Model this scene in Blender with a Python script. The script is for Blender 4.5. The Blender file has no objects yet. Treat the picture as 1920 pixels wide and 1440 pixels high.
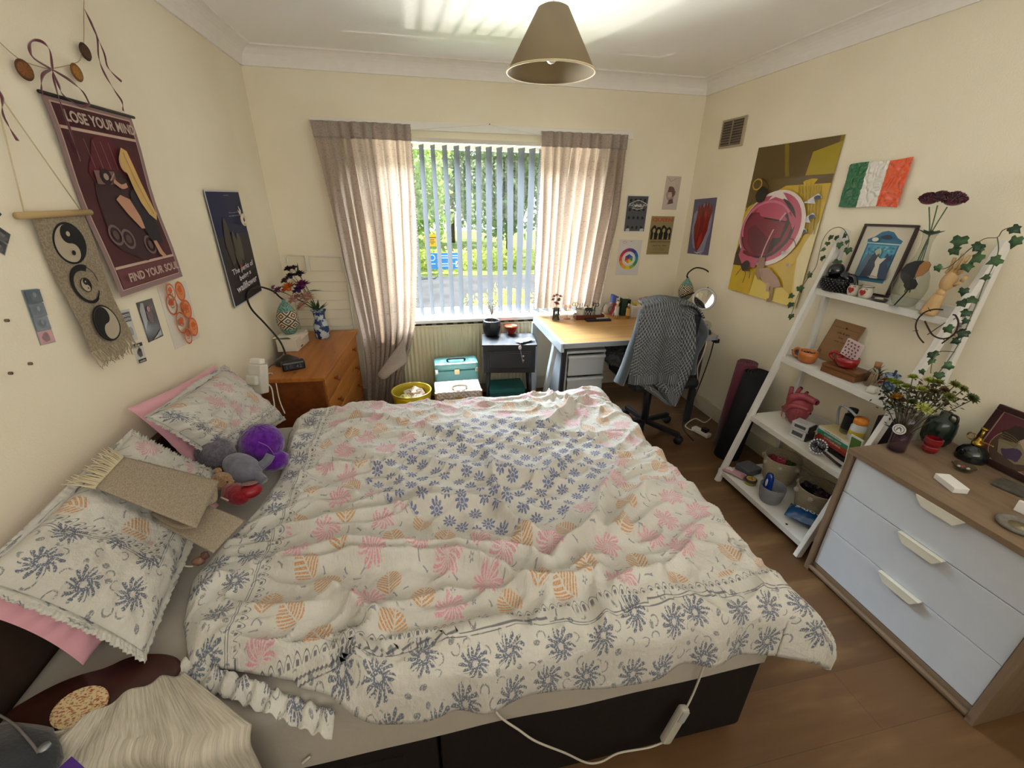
import bpy, bmesh, math, random
from mathutils import Vector, Matrix, noise
from math import sin, cos, pi, radians, sqrt, atan2, exp
random.seed(7)
scene = bpy.context.scene
COL = scene.collection

# ------------------------------------------------------------------ camera
F_PX = 790.84; YAW = .2085; PITCH = -.4167; ROLL = .0135
EYE = Vector((1.0039, -.3592, 1.6079))
RW, RY = 3.2114, 3.0795          # room: x 0..RW, back wall at y = RY
CZ, COVE = 2.425, 2.329          # ceiling, underside of the coving
fwd = Vector((sin(YAW)*cos(PITCH), cos(YAW)*cos(PITCH), sin(PITCH)))
rgt0 = Vector((cos(YAW), -sin(YAW), 0)); up0 = rgt0.cross(fwd)
rgt = rgt0*cos(ROLL)+up0*sin(ROLL); up = -rgt0*sin(ROLL)+up0*cos(ROLL)
cd = bpy.data.cameras.new('camera'); cam = bpy.data.objects.new('camera', cd); COL.objects.link(cam)
M3 = Matrix((rgt, up, -fwd)).transposed()
cam.matrix_world = Matrix.Translation(EYE) @ M3.to_4x4()
cd.sensor_width = 36; cd.lens = F_PX/1920*36; cd.clip_start = .02; cd.clip_end = 300
scene.camera = cam

def P(u, v, x=None, y=None, z=None):
    """the point of a known plane of the room that the photograph shows at (u, v)"""
    d = rgt*((u-960)/F_PX)+up*((720-v)/F_PX)+fwd
    t = (x-EYE.x)/d.x if x is not None else (y-EYE.y)/d.y if y is not None else (z-EYE.z)/d.z
    return EYE+d*t

# ------------------------------------------------------------------ light
w = bpy.data.worlds.new('sky'); scene.world = w; w.use_nodes = True
nt = w.node_tree; nt.nodes.clear()
bg = nt.nodes.new('ShaderNodeBackground'); wo = nt.nodes.new('ShaderNodeOutputWorld')
bg.inputs[0].default_value = (.80, .90, 1, 1); bg.inputs[1].default_value = .6
nt.links.new(bg.outputs[0], wo.inputs[0])
def light(name, typ, loc, direction, energy, color=(1, 1, 1), size=1, size_y=None, **k):
    l = bpy.data.lights.new(name, typ); l.energy = energy; l.color = color
    o = bpy.data.objects.new(name, l); COL.objects.link(o); o.location = loc
    o.rotation_euler = Vector(direction).to_track_quat('-Z', 'Y').to_euler()
    if typ == 'AREA':
        l.shape = 'RECTANGLE'; l.size = size; l.size_y = size_y or size
    for a, b in k.items(): setattr(l, a, b)
    return o
SUN = Vector((-.32, -1, -1.75)).normalized()
light('sun', 'SUN', (2, 8, 8), SUN, 3.3, (1, .93, .80), angle=radians(.6))
# the bright open sky over the street, above what the window shows
light('sky_light', 'AREA', (1.7, 5.6, 4.4), (-.05, -1, -.95), 1800, (.74, .87, 1), 5.0, 2.6)
# added fill lamp behind the camera, aimed at the ceiling and upper walls
light('back_fill', 'AREA', (1.65, -1.45, 1.75), (0, .85, .55), 9, (1, .98, .95), 2.6, 1.2)
# added lamp low outside, filling ceiling and upper walls like ground bounce
light('low_fill', 'AREA', (1.7, 8.6, -2.1), (0, -1, .55), 1080, (1, .985, .95), 8.0, 3.0)
# the sun thrown up on to the ceiling by a parked windscreen in the street
light('glint', 'SPOT', (.97, 5.6, -.65), (.22, -1.6, 1.6), 85, (1, .96, .86), spot_size=radians(60), spot_blend=.35, shadow_soft_size=.05)
scene.view_settings.view_transform = 'Standard'; scene.view_settings.look = 'None'
scene.view_settings.gamma = 1; scene.view_settings.use_curve_mapping = False
scene.view_settings.exposure = 2.0
try:
    scene.cycles.use_denoising = True; scene.cycles.max_bounces = 9; scene.cycles.diffuse_bounces = 5
    scene.cycles.transparent_max_bounces = 12; scene.cycles.sample_clamp_indirect = 6
    scene.cycles.caustics_reflective = False; scene.cycles.caustics_refractive = False
except Exception: pass

# ------------------------------------------------------------------ materials
def C(h):
    h = h.lstrip('#'); r = [int(h[i:i+2], 16)/255 for i in (0, 2, 4)]
    return tuple(c/12.92 if c <= .04045 else ((c+.055)/1.055)**2.4 for c in r)
_mats = {}
class Nd:
    """a little arithmetic over shader sockets"""
    def __init__(s, nt, sock): s.nt, s.s = nt, sock
    @staticmethod
    def op(nt, o, *a):
        n = nt.nodes.new('ShaderNodeMath'); n.operation = o
        for i, x in enumerate(a):
            if isinstance(x, Nd): nt.links.new(x.s, n.inputs[i])
            else: n.inputs[i].default_value = x
        return Nd(nt, n.outputs[0])
    def __add__(s, o): return Nd.op(s.nt, 'ADD', s, o)
    __radd__ = __add__
    def __sub__(s, o): return Nd.op(s.nt, 'SUBTRACT', s, o)
    def __rsub__(s, o): return Nd.op(s.nt, 'SUBTRACT', o, s)
    def __mul__(s, o): return Nd.op(s.nt, 'MULTIPLY', s, o)
    __rmul__ = __mul__
    def __truediv__(s, o): return Nd.op(s.nt, 'DIVIDE', s, o)
    def f(s, o, *a): return Nd.op(s.nt, o, s, *a)
    def lt(s, o, w=None):
        if w is None: return s.f('LESS_THAN', o)
        return s.ss(o+w, o-w) if not isinstance(o, Nd) else ((o-s)*(1/w)+.5).clamp()
    def gt(s, o): return s.f('GREATER_THAN', o)
    def clamp(s):
        n = s.nt.nodes.new('ShaderNodeClamp'); s.nt.links.new(s.s, n.inputs[0]); return Nd(s.nt, n.outputs[0])
    def ss(s, a, b):
        n = s.nt.nodes.new('ShaderNodeMapRange'); n.interpolation_type = 'SMOOTHSTEP'
        s.nt.links.new(s.s, n.inputs[0]); n.inputs[1].default_value = a; n.inputs[2].default_value = b
        n.inputs[3].default_value = 0; n.inputs[4].default_value = 1
        if a > b: n.inputs[1].default_value = b; n.inputs[2].default_value = a; n.inputs[3].default_value = 1; n.inputs[4].default_value = 0
        return Nd(s.nt, n.outputs[0])
def newmat(name, color=(.8, .8, .8), rough=.6, metal=0., spec=.4):
    m = bpy.data.materials.new(name); m.use_nodes = True
    b = m.node_tree.nodes['Principled BSDF']
    b.inputs['Base Color'].default_value = (*color, 1); b.inputs['Roughness'].default_value = rough
    b.inputs['Metallic'].default_value = metal; b.inputs['Specular IOR Level'].default_value = spec
    return m, m.node_tree, b
def coord(nt, kind='Object', scale=(1, 1, 1), rot=(0, 0, 0)):
    t = nt.nodes.new('ShaderNodeTexCoord'); mp = nt.nodes.new('ShaderNodeMapping')
    nt.links.new(t.outputs[kind], mp.inputs[0]); mp.inputs['Scale'].default_value = scale; mp.inputs['Rotation'].default_value = rot
    return mp.outputs[0]
def world_coord(nt, scale=(1, 1, 1)):
    g = nt.nodes.new('ShaderNodeNewGeometry'); mp = nt.nodes.new('ShaderNodeMapping')
    nt.links.new(g.outputs['Position'], mp.inputs[0]); mp.inputs['Scale'].default_value = scale
    return mp.outputs[0]
def noise_n(nt, vec, scale=5, detail=3, rough=.5, dim='3D'):
    n = nt.nodes.new('ShaderNodeTexNoise'); n.inputs['Scale'].default_value = scale
    n.inputs['Detail'].default_value = detail; n.inputs['Roughness'].default_value = rough
    if vec is not None: nt.links.new(vec, n.inputs['Vector'])
    return Nd(nt, n.outputs['Fac'])
def mixc(nt, fac, a, b):
    n = nt.nodes.new('ShaderNodeMix'); n.data_type = 'RGBA'
    for i, x in ((0, fac), (6, a), (7, b)):
        if isinstance(x, Nd): nt.links.new(x.s, n.inputs[i])
        elif isinstance(x, (int, float)): n.inputs[i].default_value = x
        elif isinstance(x, tuple): n.inputs[i].default_value = (*x, 1)
        else: nt.links.new(x, n.inputs[i])
    return n.outputs[2]
def bump(nt, b, h, strength=.3, dist=.01):
    n = nt.nodes.new('ShaderNodeBump'); n.inputs['Strength'].default_value = strength; n.inputs['Distance'].default_value = dist
    nt.links.new(h.s if isinstance(h, Nd) else h, n.inputs['Height']); nt.links.new(n.outputs[0], b.inputs['Normal'])
def M(h, rough=.6, metal=0., spec=.4, var=0., vscale=20, bmp=0., bscale=200, trans=0., coat=0., sheen=0., alpha=1., emit=0.):
    """a plain material of one colour with fine mottling and grain of its own"""
    key = (h, rough, metal, spec, var, vscale, bmp, bscale, trans, coat, sheen, alpha, emit)
    if key in _mats: return _mats[key]
    c = C(h); m, nt, b = newmat('m_'+h.lstrip('#'), c, rough, metal, spec)
    v = coord(nt)
    n = noise_n(nt, v, vscale, 4)
    k = var or .015
    nt.links.new(mixc(nt, n.ss(.3, .7), tuple(x*(1-k) for x in c), tuple(min(1, x*(1+k)) for x in c)), b.inputs['Base Color'])
    if bmp: bump(nt, b, noise_n(nt, v, bscale, 3), bmp, .004)
    if trans: b.inputs['Transmission Weight'].default_value = trans
    if coat: b.inputs['Coat Weight'].default_value = coat; b.inputs['Coat Roughness'].default_value = .08
    if sheen: b.inputs['Sheen Weight'].default_value = sheen
    if alpha < 1: b.inputs['Alpha'].default_value = alpha
    if emit: b.inputs['Emission Color'].default_value = (*c, 1); b.inputs['Emission Strength'].default_value = emit
    _mats[key] = m; return m
def cached(f):
    def g(*a):
        k = (f.__name__,)+a
        if k not in _mats: _mats[k] = f(*a)
        return _mats[k]
    return g
@cached
def glass(h='#ffffff', rough=.03):
    """thin clear glass: mostly straight through, with a mirror-like sheen"""
    m = bpy.data.materials.new('glass'); m.use_nodes = True; nt = m.node_tree; nt.nodes.clear()
    t = nt.nodes.new('ShaderNodeBsdfTransparent'); t.inputs[0].default_value = (*C(h), 1)
    g = nt.nodes.new('ShaderNodeBsdfGlossy'); g.inputs['Roughness'].default_value = rough
    lw = nt.nodes.new('ShaderNodeLayerWeight'); f = Nd(nt, lw.outputs['Facing']).f('POWER', 4.)*.7+.03
    mx = nt.nodes.new('ShaderNodeMixShader'); o = nt.nodes.new('ShaderNodeOutputMaterial')
    nt.links.new(f.s, mx.inputs[0]); nt.links.new(t.outputs[0], mx.inputs[1]); nt.links.new(g.outputs[0], mx.inputs[2])
    nt.links.new(mx.outputs[0], o.inputs[0]); return m
@cached
def wood(h1, h2, axis='y', scale=1., rough=.45, knots=0.):
    m, nt, b = newmat('wood', C(h1), rough)
    s = {'x': (1.2, 14, 14), 'y': (14, 1.2, 14), 'z': (14, 14, 1.2)}[axis]
    v = world_coord(nt, tuple(k*scale for k in s))
    n = noise_n(nt, v, 1.6, 6, .6)
    v2 = world_coord(nt, tuple(k*scale*5 for k in s))
    f = n.ss(.35, .68)*.75+noise_n(nt, v2, 2, 2)*.25
    col = mixc(nt, f, C(h1), C(h2))
    if knots:
        vo = nt.nodes.new('ShaderNodeTexVoronoi'); nt.links.new(world_coord(nt, {'x': (4, 9, 9), 'y': (9, 4, 9), 'z': (9, 9, 4)}[axis]), vo.inputs['Vector']); vo.inputs['Scale'].default_value = 1
        k = Nd(nt, vo.outputs['Distance']).ss(.16, .06)
        col = mixc(nt, k*knots, col, C('#5a2c10'))
    nt.links.new(col, b.inputs['Base Color']); bump(nt, b, n, .12, .003)
    return m

# ------------------------------------------------------------------ mesh builder
def frame(direction):
    d = Vector(direction).normalized()
    a = Vector((0, 0, 1)) if abs(d.z) < .9 else Vector((1, 0, 0))
    x = a.cross(d).normalized(); y = d.cross(x)
    return x, y, d
def catmull(pts, n=6, closed=False):
    pts = [Vector(p) for p in pts]; N = len(pts); out = []
    if N < 3: return pts
    for i in range(N if closed else N-1):
        g = (lambda k: pts[k % N]) if closed else (lambda k: pts[max(0, min(N-1, k))])
        p0, p1, p2, p3 = g(i-1), g(i), g(i+1), g(i+2)
        for j in range(n):
            t = j/n
            out.append(.5*((2*p1)+(p2-p0)*t+(2*p0-5*p1+4*p2-p3)*t*t+(3*p1-p0-3*p2+p3)*t**3))
    if not closed: out.append(pts[-1])
    return out
_glyph = {}
def glyphs(s, bold=0.):
    k = (s, bold)
    if k not in _glyph:
        cu = bpy.data.curves.new('t', 'FONT'); cu.body = s; cu.size = 1; cu.offset = bold; cu.resolution_u = 3
        o = bpy.data.objects.new('t', cu); me = o.to_mesh()
        vs = [v.co.to_2d() for v in me.vertices]; fs = [tuple(p.vertices) for p in me.polygons]
        o.to_mesh_clear(); bpy.data.objects.remove(o); bpy.data.curves.remove(cu)
        x0 = min(v.x for v in vs); x1 = max(v.x for v in vs); y0 = min(v.y for v in vs); y1 = max(v.y for v in vs)
        _glyph[k] = ([((v.x-x0)/(x1-x0), (v.y-y0)/(y1-y0)) for v in vs], fs)
    return _glyph[k]

class MB:
    def __init__(s): s.v, s.f, s.mi, s.sm, s.uv, s.mats = [], [], [], [], [], []
    def m(s, mat):
        if isinstance(mat, str): mat = M(mat)
        if mat not in s.mats: s.mats.append(mat)
        return s.mats.index(mat)
    def add(s, vs, fs, mat, smooth=False, uvs=None):
        o = len(s.v); s.v += [Vector(v) for v in vs]; k = s.m(mat)
        for i, f in enumerate(fs):
            s.f.append([o+j for j in f]); s.mi.append(k); s.sm.append(smooth)
            s.uv.append([uvs[j] for j in f] if uvs else None)
        return s
    def box(s, a, b, mat, bev=0., T=None):
        a = Vector(a); b = Vector(b)
        lo = Vector(map(min, a, b)); hi = Vector(map(max, a, b)); c = (lo+hi)/2; h = (hi-lo)/2
        bm = bmesh.new(); bmesh.ops.create_cube(bm, size=2)
        for v in bm.verts: v.co = Vector((v.co.x*h.x, v.co.y*h.y, v.co.z*h.z))
        if bev: bmesh.ops.bevel(bm, geom=bm.edges[:], offset=min(bev, min(h)*.95), segments=2, affect='EDGES', profile=.6)
        bm.verts.ensure_lookup_table(); bm.verts.index_update()
        vs = [v.co+c for v in bm.verts]; fs = [[v.index for v in f.verts] for f in bm.faces]; bm.free()
        if T: vs = [T @ v for v in vs]
        return s.add(vs, fs, mat, False)
    def obox(s, c, size, mat, rot=None, bev=0.):
        """box centred on c, rot = Matrix or z angle"""
        R = Matrix.Rotation(rot, 4, 'Z') if isinstance(rot, (int, float)) else (rot.to_4x4() if rot else Matrix())
        h = Vector(size)/2
        return s.box(-h, h, mat, bev, Matrix.Translation(c) @ R)
    def bar(s, a, b, w, t, mat, wdir=(0, 0, 1), bev=0.):
        """rectangular bar from a to b; w along wdir, t across"""
        a = Vector(a); b = Vector(b); d = (b-a); L = d.length; d.normalize()
        W = Vector(wdir); W = (W-d*W.dot(d)).normalized(); X = W.cross(d)
        R = Matrix((d, W, X)).transposed()
        if R.determinant() < 0: R = Matrix((d, W, -X)).transposed()
        return s.box((-L/2, -w/2, -t/2), (L/2, w/2, t/2), mat, bev, Matrix.Translation((a+b)/2) @ R.to_4x4())
    def tube(s, pts, r, mat, n=8, cap=True, smooth=6, closed=False, flat=1.):
        P_ = catmull(pts, smooth, closed) if smooth and len(pts) > 2 else [Vector(p) for p in pts]
        N = len(P_); rr = r if callable(r) else (lambda t: r)
        vs = []; x = None
        for i, p in enumerate(P_):
            q = P_[(i+1) % N] if (closed or i < N-1) else p
            o = P_[i-1] if (closed or i > 0) else p
            d = (q-o); d = d.normalized() if d.length > 1e-9 else Vector((0, 0, 1))
            if x is None: x, y, _ = frame(d)
            x = (x-d*x.dot(d)); x = x.normalized() if x.length > 1e-6 else frame(d)[0]
            y = d.cross(x); R = rr(i/max(1, N-1))
            vs += [p+x*(R*cos(2*pi*k/n))+y*(R*flat*sin(2*pi*k/n)) for k in range(n)]
        fs = [[i*n+k, i*n+(k+1) % n, ((i+1) % N)*n+(k+1) % n, ((i+1) % N)*n+k] for i in range(N if closed else N-1) for k in range(n)]
        if cap and not closed: fs += [list(range(n))[::-1], [(N-1)*n+k for k in range(n)]]
        return s.add(vs, fs, mat, True)
    def lathe(s, prof, c, mat, n=28, T=None, ribs=None, smooth=True, ell=(1, 1)):
        """prof = [(radius, height)], around z through c"""
        c = Vector(c); vs = []
        for j, (r, z) in enumerate(prof):
            for k in range(n):
                a = 2*pi*k/n; q = r*(ribs(a, j/(len(prof)-1)) if ribs else 1)
                v = Vector((q*cos(a)*ell[0], q*sin(a)*ell[1], z)); vs.append(c+((T @ v) if T else v))
        fs = [[j*n+k, j*n+(k+1) % n, (j+1)*n+(k+1) % n, (j+1)*n+k] for j in range(len(prof)-1) for k in range(n)]
        if prof[0][0] > 1e-4: fs.append(list(range(n))[::-1])
        if prof[-1][0] > 1e-4: fs.append([(len(prof)-1)*n+k for k in range(n)])
        return s.add(vs, fs, mat, smooth)
    def ball(s, c, r, mat, n=14, T=None, noise_=0., ns=3.):
        r = Vector((r, r, r)) if isinstance(r, (int, float)) else Vector(r); c = Vector(c); vs = []; m_ = n//2
        for j in range(m_+1):
            for k in range(n):
                t = pi*j/m_; a = 2*pi*k/n; u = Vector((sin(t)*cos(a), sin(t)*sin(a), -cos(t)))
                q = 1+noise_*noise.noise(u*ns+c*7); v = Vector((u.x*r.x*q, u.y*r.y*q, u.z*r.z*q)); vs.append(c+((T @ v) if T else v))
        fs = [[j*n+k, j*n+(k+1) % n, (j+1)*n+(k+1) % n, (j+1)*n+k] for j in range(m_) for k in range(n)]
        return s.add(vs, fs, mat, True)
    def prism(s, pts, d, mat, smooth=False):
        """polygon pts extruded by vector d"""
        pts = [Vector(p) for p in pts]; n = len(pts); d = Vector(d)
        return s.add(pts+[p+d for p in pts], [list(range(n))[::-1], [n+i for i in range(n)]]+[[i, (i+1) % n, n+(i+1) % n, n+i] for i in range(n)], mat, smooth)
    def grid(s, fn, nu, nv, mat, smooth=True, uv=None, closed=False, thick=0.):
        vs = [Vector(fn(i/nu, j/nv)) for j in range(nv+1) for i in range(nu+1)]
        us = [(uv(i/nu, j/nv) if uv else (i/nu, j/nv)) for j in range(nv+1) for i in range(nu+1)]
        W = nu+1
        fs = [[j*W+i, j*W+i+1, (j+1)*W+i+1, (j+1)*W+i] for j in range(nv) for i in range(nu)]
        return s.add(vs, fs, mat, smooth, us)
    def leaf(s, c, d, nrm, L, Wd, mat, curl=.15):
        c = Vector(c); d = Vector(d).normalized(); nrm = Vector(nrm); x = d.cross(nrm)
        x = x.normalized() if x.length > 1e-5 else frame(d)[0]; n2 = x.cross(d)
        p = [c, c+d*L*.4+x*Wd/2+n2*curl*L*.3, c+d*L, c+d*L*.4-x*Wd/2+n2*curl*L*.3, c+d*L*.5-n2*curl*L*.1]
        return s.add(p, [[0, 1, 4], [1, 2, 4], [2, 3, 4], [3, 0, 4]], mat, True)
    def build(s, name, parent=None, label=None, cat=None, group=None, kind=None, loc=None, mod=None):
        vs = s.v
        if parent is not None:
            org = Vector((0, 0, 0)); p = parent
            while p is not None: org += p.location; p = p.parent
        else:
            if loc is None:
                xs = [v.x for v in vs]; ys = [v.y for v in vs]; loc = ((min(xs)+max(xs))/2, (min(ys)+max(ys))/2, min(v.z for v in vs))
            org = Vector(loc)
        me = bpy.data.meshes.new(name); me.from_pydata([v-org for v in vs], [], s.f)
        for m in s.mats: me.materials.append(m)
        me.polygons.foreach_set('material_index', s.mi); me.polygons.foreach_set('use_smooth', s.sm)
        if any(s.uv):
            ul = me.uv_layers.new(name='UVMap'); li = 0; dat = []
            for f, u in zip(s.f, s.uv):
                for q in range(len(f)): dat += list(u[q]) if u else [0, 0]
            ul.data.foreach_set('uv', dat)
        me.validate(); me.update()
        o = bpy.data.objects.new(name, me); COL.objects.link(o)
        if parent is not None: o.parent = parent
        else: o.location = org
        tag(o, label, cat, group, kind)
        if mod: mod(o)
        return o
def tag(o, label=None, cat=None, group=None, kind=None):
    for k, v in (('label', label), ('category', cat), ('group', group), ('kind', kind)):
        if v: o[k] = v
    return o
def thing(name, label, cat, loc, group=None):
    o = bpy.data.objects.new(name, None); COL.objects.link(o); o.location = Vector(loc)
    o.empty_display_size = .05
    return tag(o, label, cat, group)
def solid(t, off=-1):
    def f(o):
        m = o.modifiers.new('thickness', 'SOLIDIFY'); m.thickness = t; m.offset = off
    return f
def subd(n=1):
    def f(o): m = o.modifiers.new('smooth', 'SUBSURF'); m.levels = n; m.render_levels = n
    return f

class Canvas:
    """flat drawing on a sheet: x to the right, y up, in metres; each layer lies a hair over the one before"""
    def __init__(s, mb, org, xd, yd, w, h, step=.0005, warp=None):
        s.mb, s.o, s.x, s.y, s.w, s.h, s.st = mb, Vector(org), Vector(xd).normalized(), Vector(yd).normalized(), w, h, step
        s.n = s.x.cross(s.y); s.k = 0; s.warp = warp
    def p(s, x, y, k=None):
        q = s.o+s.x*x*s.w+s.y*y*s.h+s.n*((s.k if k is None else k)*s.st)
        return q+s.n*s.warp(x, y) if s.warp else q
    def sheet(s, mat, t=.002, bl=0):
        a = [s.p(*c, k=0) for c in ((0, 0), (1, 0), (1, 1), (0, 1))]
        if s.warp:
            N = 14
            s.mb.grid(lambda i, j: s.p(i, j, 0), N, N, mat)
            s.k = 1; return s
        s.mb.prism([q-s.n*t for q in a], s.n*t, mat); s.k = 1; return s
    def poly(s, pts, mat):
        n = len(pts); 
        s.mb.add([s.p(*q) for q in pts], tri2d(pts), mat); s.k += 1; return s
    def rect(s, x0, y0, x1, y1, mat):
        if s.warp:
            N = 10; s.mb.grid(lambda i, j: s.p(x0+(x1-x0)*i, y0+(y1-y0)*j), N, N, mat); s.k += 1; return s
        s.mb.add([s.p(*q) for q in ((x0, y0), (x1, y0), (x1, y1), (x0, y1))], [[0, 1, 2, 3]], mat); s.k += 1; return s
    def disc(s, cx, cy, rx, ry, mat, n=24, rot=0., wob=0., seed=0):
        """rx, ry as fractions of the width"""
        a = s.w/s.h; pts = []
        for i in range(n):
            t = 2*pi*i/n; q = 1+wob*noise.noise(Vector((cos(t)*1.5, sin(t)*1.5, seed)))
            X, Y = rx*cos(t)*q, ry*sin(t)*q
            pts.append((cx+X*cos(rot)-Y*sin(rot), cy+(X*sin(rot)+Y*cos(rot))*a))
        s.mb.add([s.p(*q) for q in pts], [list(range(n))], mat); s.k += 1; return s
    def ring(s, cx, cy, rx, ry, t, mat, a0=0, a1=360, n=32, taper=False):
        a = s.w/s.h; vs = []
        for i in range(n+1):
            th = radians(a0+(a1-a0)*i/n); tt = t*(1-.8*i/n) if taper else t
            for r in (1, -1): vs.append(s.p(cx+(rx+r*tt/2)*cos(th), cy+(ry+r*tt/2)*sin(th)*a))
        s.mb.add(vs, [[2*i, 2*i+1, 2*i+3, 2*i+2] for i in range(n)], mat); s.k += 1; return s
    def line(s, pts, wd, mat, sm=4, taper=False):
        q = catmull([Vector((x*s.w, y*s.h, 0)) for x, y in pts], sm) if sm else [Vector((x*s.w, y*s.h, 0)) for x, y in pts]
        vs = []; N = len(q)
        for i, p in enumerate(q):
            d = q[min(i+1, N-1)]-q[max(i-1, 0)]; d = d.normalized() if d.length else Vector((1, 0, 0))
            nn = Vector((-d.y, d.x, 0))*(wd*s.w/2)*((1-i/N*.9) if taper else 1)
            for g in (1, -1): r = p+nn*g; vs.append(s.p(r.x/s.w, r.y/s.h))
        s.mb.add(vs, [[2*i, 2*i+1, 2*i+3, 2*i+2] for i in range(N-1)], mat); s.k += 1; return s
    def text(s, t, x, y, w_, h_, mat, bold=.02, slope=0.):
        vs, fs = glyphs(t, bold)
        s.mb.add([s.p(x+a*w_, y+b*h_+slope*a) for a, b in vs], fs, mat); s.k += 1; return s
def tri2d(pts):
    from mathutils.geometry import tessellate_polygon
    return [list(t) for t in tessellate_polygon([[Vector((x, y, 0)) for x, y in pts]])]
def scribble(cv, x0, y0, x1, y1, mat, n, wd, seed=0):
    r = random.Random(seed)
    for i in range(n):
        x, y = r.uniform(x0, x1), r.uniform(y0, y1); a = r.uniform(0, pi); L = r.uniform(.02, .06)
        cv.line([(x, y), (x+cos(a)*L, y+sin(a)*L)], wd, mat, 0)

# ================================================================== the room
@cached
def wall_paint():
    m, nt, b = newmat('wall_paint', C('#e4dabf'), .85, spec=.2)
    v = world_coord(nt)
    n = noise_n(nt, v, 1.3, 4)
    nt.links.new(mixc(nt, n.ss(.3, .75), C('#ede5cf'), C('#e4dac2')), b.inputs['Base Color'])
    # lining paper seams and grain
    sx = Nd(nt, nt.nodes.new('ShaderNodeSeparateXYZ').outputs[0])
    bump(nt, b, noise_n(nt, v, 160, 3), .25, .003); return m
@cached
def ceiling_paint():
    m, nt, b = newmat('ceiling_paint', C('#f3f2ee'), .85, spec=.2)
    bump(nt, b, noise_n(nt, world_coord(nt), 60, 4), .3, .003); return m
@cached
def laminate():
    m, nt, b = newmat('laminate', C('#7c5c3c'), .38)
    br = nt.nodes.new('ShaderNodeTexBrick'); nt.links.new(world_coord(nt, (1, 1, 1)), br.inputs['Vector'])
    br.inputs['Scale'].default_value = 1; br.inputs['Brick Width'].default_value = 1.2; br.inputs['Row Height'].default_value = .19
    br.inputs['Mortar Size'].default_value = .0015; br.inputs['Color1'].default_value = (*C('#664a30'), 1); br.inputs['Color2'].default_value = (*C('#533b25'), 1)
    br.inputs['Mortar'].default_value = (*C('#4c3822'), 1); br.inputs['Bias'].default_value = 0
    n = noise_n(nt, world_coord(nt, (2.2, 26, 1)), 1.5, 6, .62); n2 = noise_n(nt, world_coord(nt, (1, 5, 1)), 1.5, 3)
    c1 = mixc(nt, n.ss(.35, .7)*.55, br.outputs['Color'], C('#5a4029'))
    nt.links.new(mixc(nt, n2.ss(.5, .75)*.35, c1, C('#a68658')), b.inputs['Base Color'])
    bump(nt, b, n, .08, .002); return m
WP, CP = wall_paint(), ceiling_paint()
WHITE = M('#e8e6df', .35)
def struct(name, mb, **k): return mb.build(name, kind='structure', **k)
YB = -1.75  # wall behind the photographer
mb = MB(); mb.box((-.12, YB, -.1), (RW+.12, RY+.14, 0), laminate()); struct('floor', mb)
mb = MB(); mb.box((-.12, YB, CZ), (RW+.12, RY+.14, CZ+.1), CP); struct('ceiling', mb)
mb = MB(); mb.box((-.12, YB, 0), (0, RY+.14, CZ), WP); struct('wall_left', mb)
mb = MB(); mb.box((RW, YB, 0), (RW+.12, RY+.14, CZ), WP); struct('wall_right', mb)
mb = MB(); mb.box((0, YB-.1, 0), (RW, YB, CZ), WP); struct('wall_front', mb)
WX0, WX1, WZ0, WZ1 = .66, 2.36, .70, 1.975
mb = MB()
mb.box((0, RY, 0), (WX0, RY+.13, CZ), WP); mb.box((WX1, RY, 0), (RW, RY+.13, CZ), WP)
mb.box((WX0, RY, 0), (WX1, RY+.13, WZ0-.03), WP); mb.box((WX0, RY, WZ1), (WX1, RY+.13, CZ), WP)
struct('wall_back', mb)
# coving: concave quarter section along three walls
def cove(a, b, inx, name):
    a, b, inx = Vector(a), Vector(b), Vector(inx); R = CZ-COVE; prof = [(0, 0), (0, -R), (.012, -R)]
    prof += [(.012+(R-.012)*(1-cos(t)), -R+.004+(R-.012)*sin(t)) for t in [i*pi/2/7 for i in range(8)]]
    prof += [(R, -.004), (R+.003, 0)]
    mb = MB(); vs = []
    for p in (a, b): vs += [p+inx*x+Vector((0, 0, z)) for x, z in prof]
    n = len(prof)
    mb.add(vs, [[i, (i+1) % n, n+(i+1) % n, n+i] for i in range(n)], M('#ebe8e1', .7)); struct(name, mb)
cove((0, RY, CZ), (RW, RY, CZ), (0, -1, 0), 'trim_1')
cove((0, YB, CZ), (0, RY, CZ), (1, 0, 0), 'trim_2')
cove((RW, YB, CZ), (RW, RY, CZ), (-1, 0, 0), 'trim_3')
SK = M('#cfc6ae', .5)
for nm, a, b in (('baseboard_right', (RW-.018, YB, 0), (RW, RY, .12)), ('baseboard_back', (0, RY-.018, 0), (RW-.018, RY, .12)), ('baseboard_left', (0, YB, 0), (.018, RY-.018, .12))):
    mb = MB(); mb.box(a, b, SK, .005); struct(nm, mb)
# window: frame, mullion, panes, sill
mb = MB(); FY0, FY1 = RY+.055, RY+.115; UP = M('#eceae4', .3)
mb.box((WX0, FY0, WZ0), (WX1, FY1, WZ0+.055), UP, .004); mb.box((WX0, FY0, WZ1-.055), (WX1, FY1, WZ1), UP, .004)
mb.box((WX0, FY0, WZ0), (WX0+.055, FY1, WZ1), UP, .004); mb.box((WX1-.055, FY0, WZ0), (WX1, FY1, WZ1), UP, .004)
mb.box((1.955, FY0-.01, WZ0), (2.02, FY1, WZ1), UP, .004)
win = struct('window_1', mb)
mb = MB(); mb.box((WX0+.05, RY+.08, WZ0+.05), (1.96, RY+.086, WZ1-.05), glass()); mb.box((2.015, RY+.08, WZ0+.05), (WX1-.05, RY+.086, WZ1-.05), glass())
mb.build('window_glass', win)
mb = MB(); mb.box((WX0-.03, RY-.085, WZ0-.028), (WX1+.03, RY+.06, WZ0), M('#e9e6dd', .35), .006); struct('window_2_sill', mb)

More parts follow.
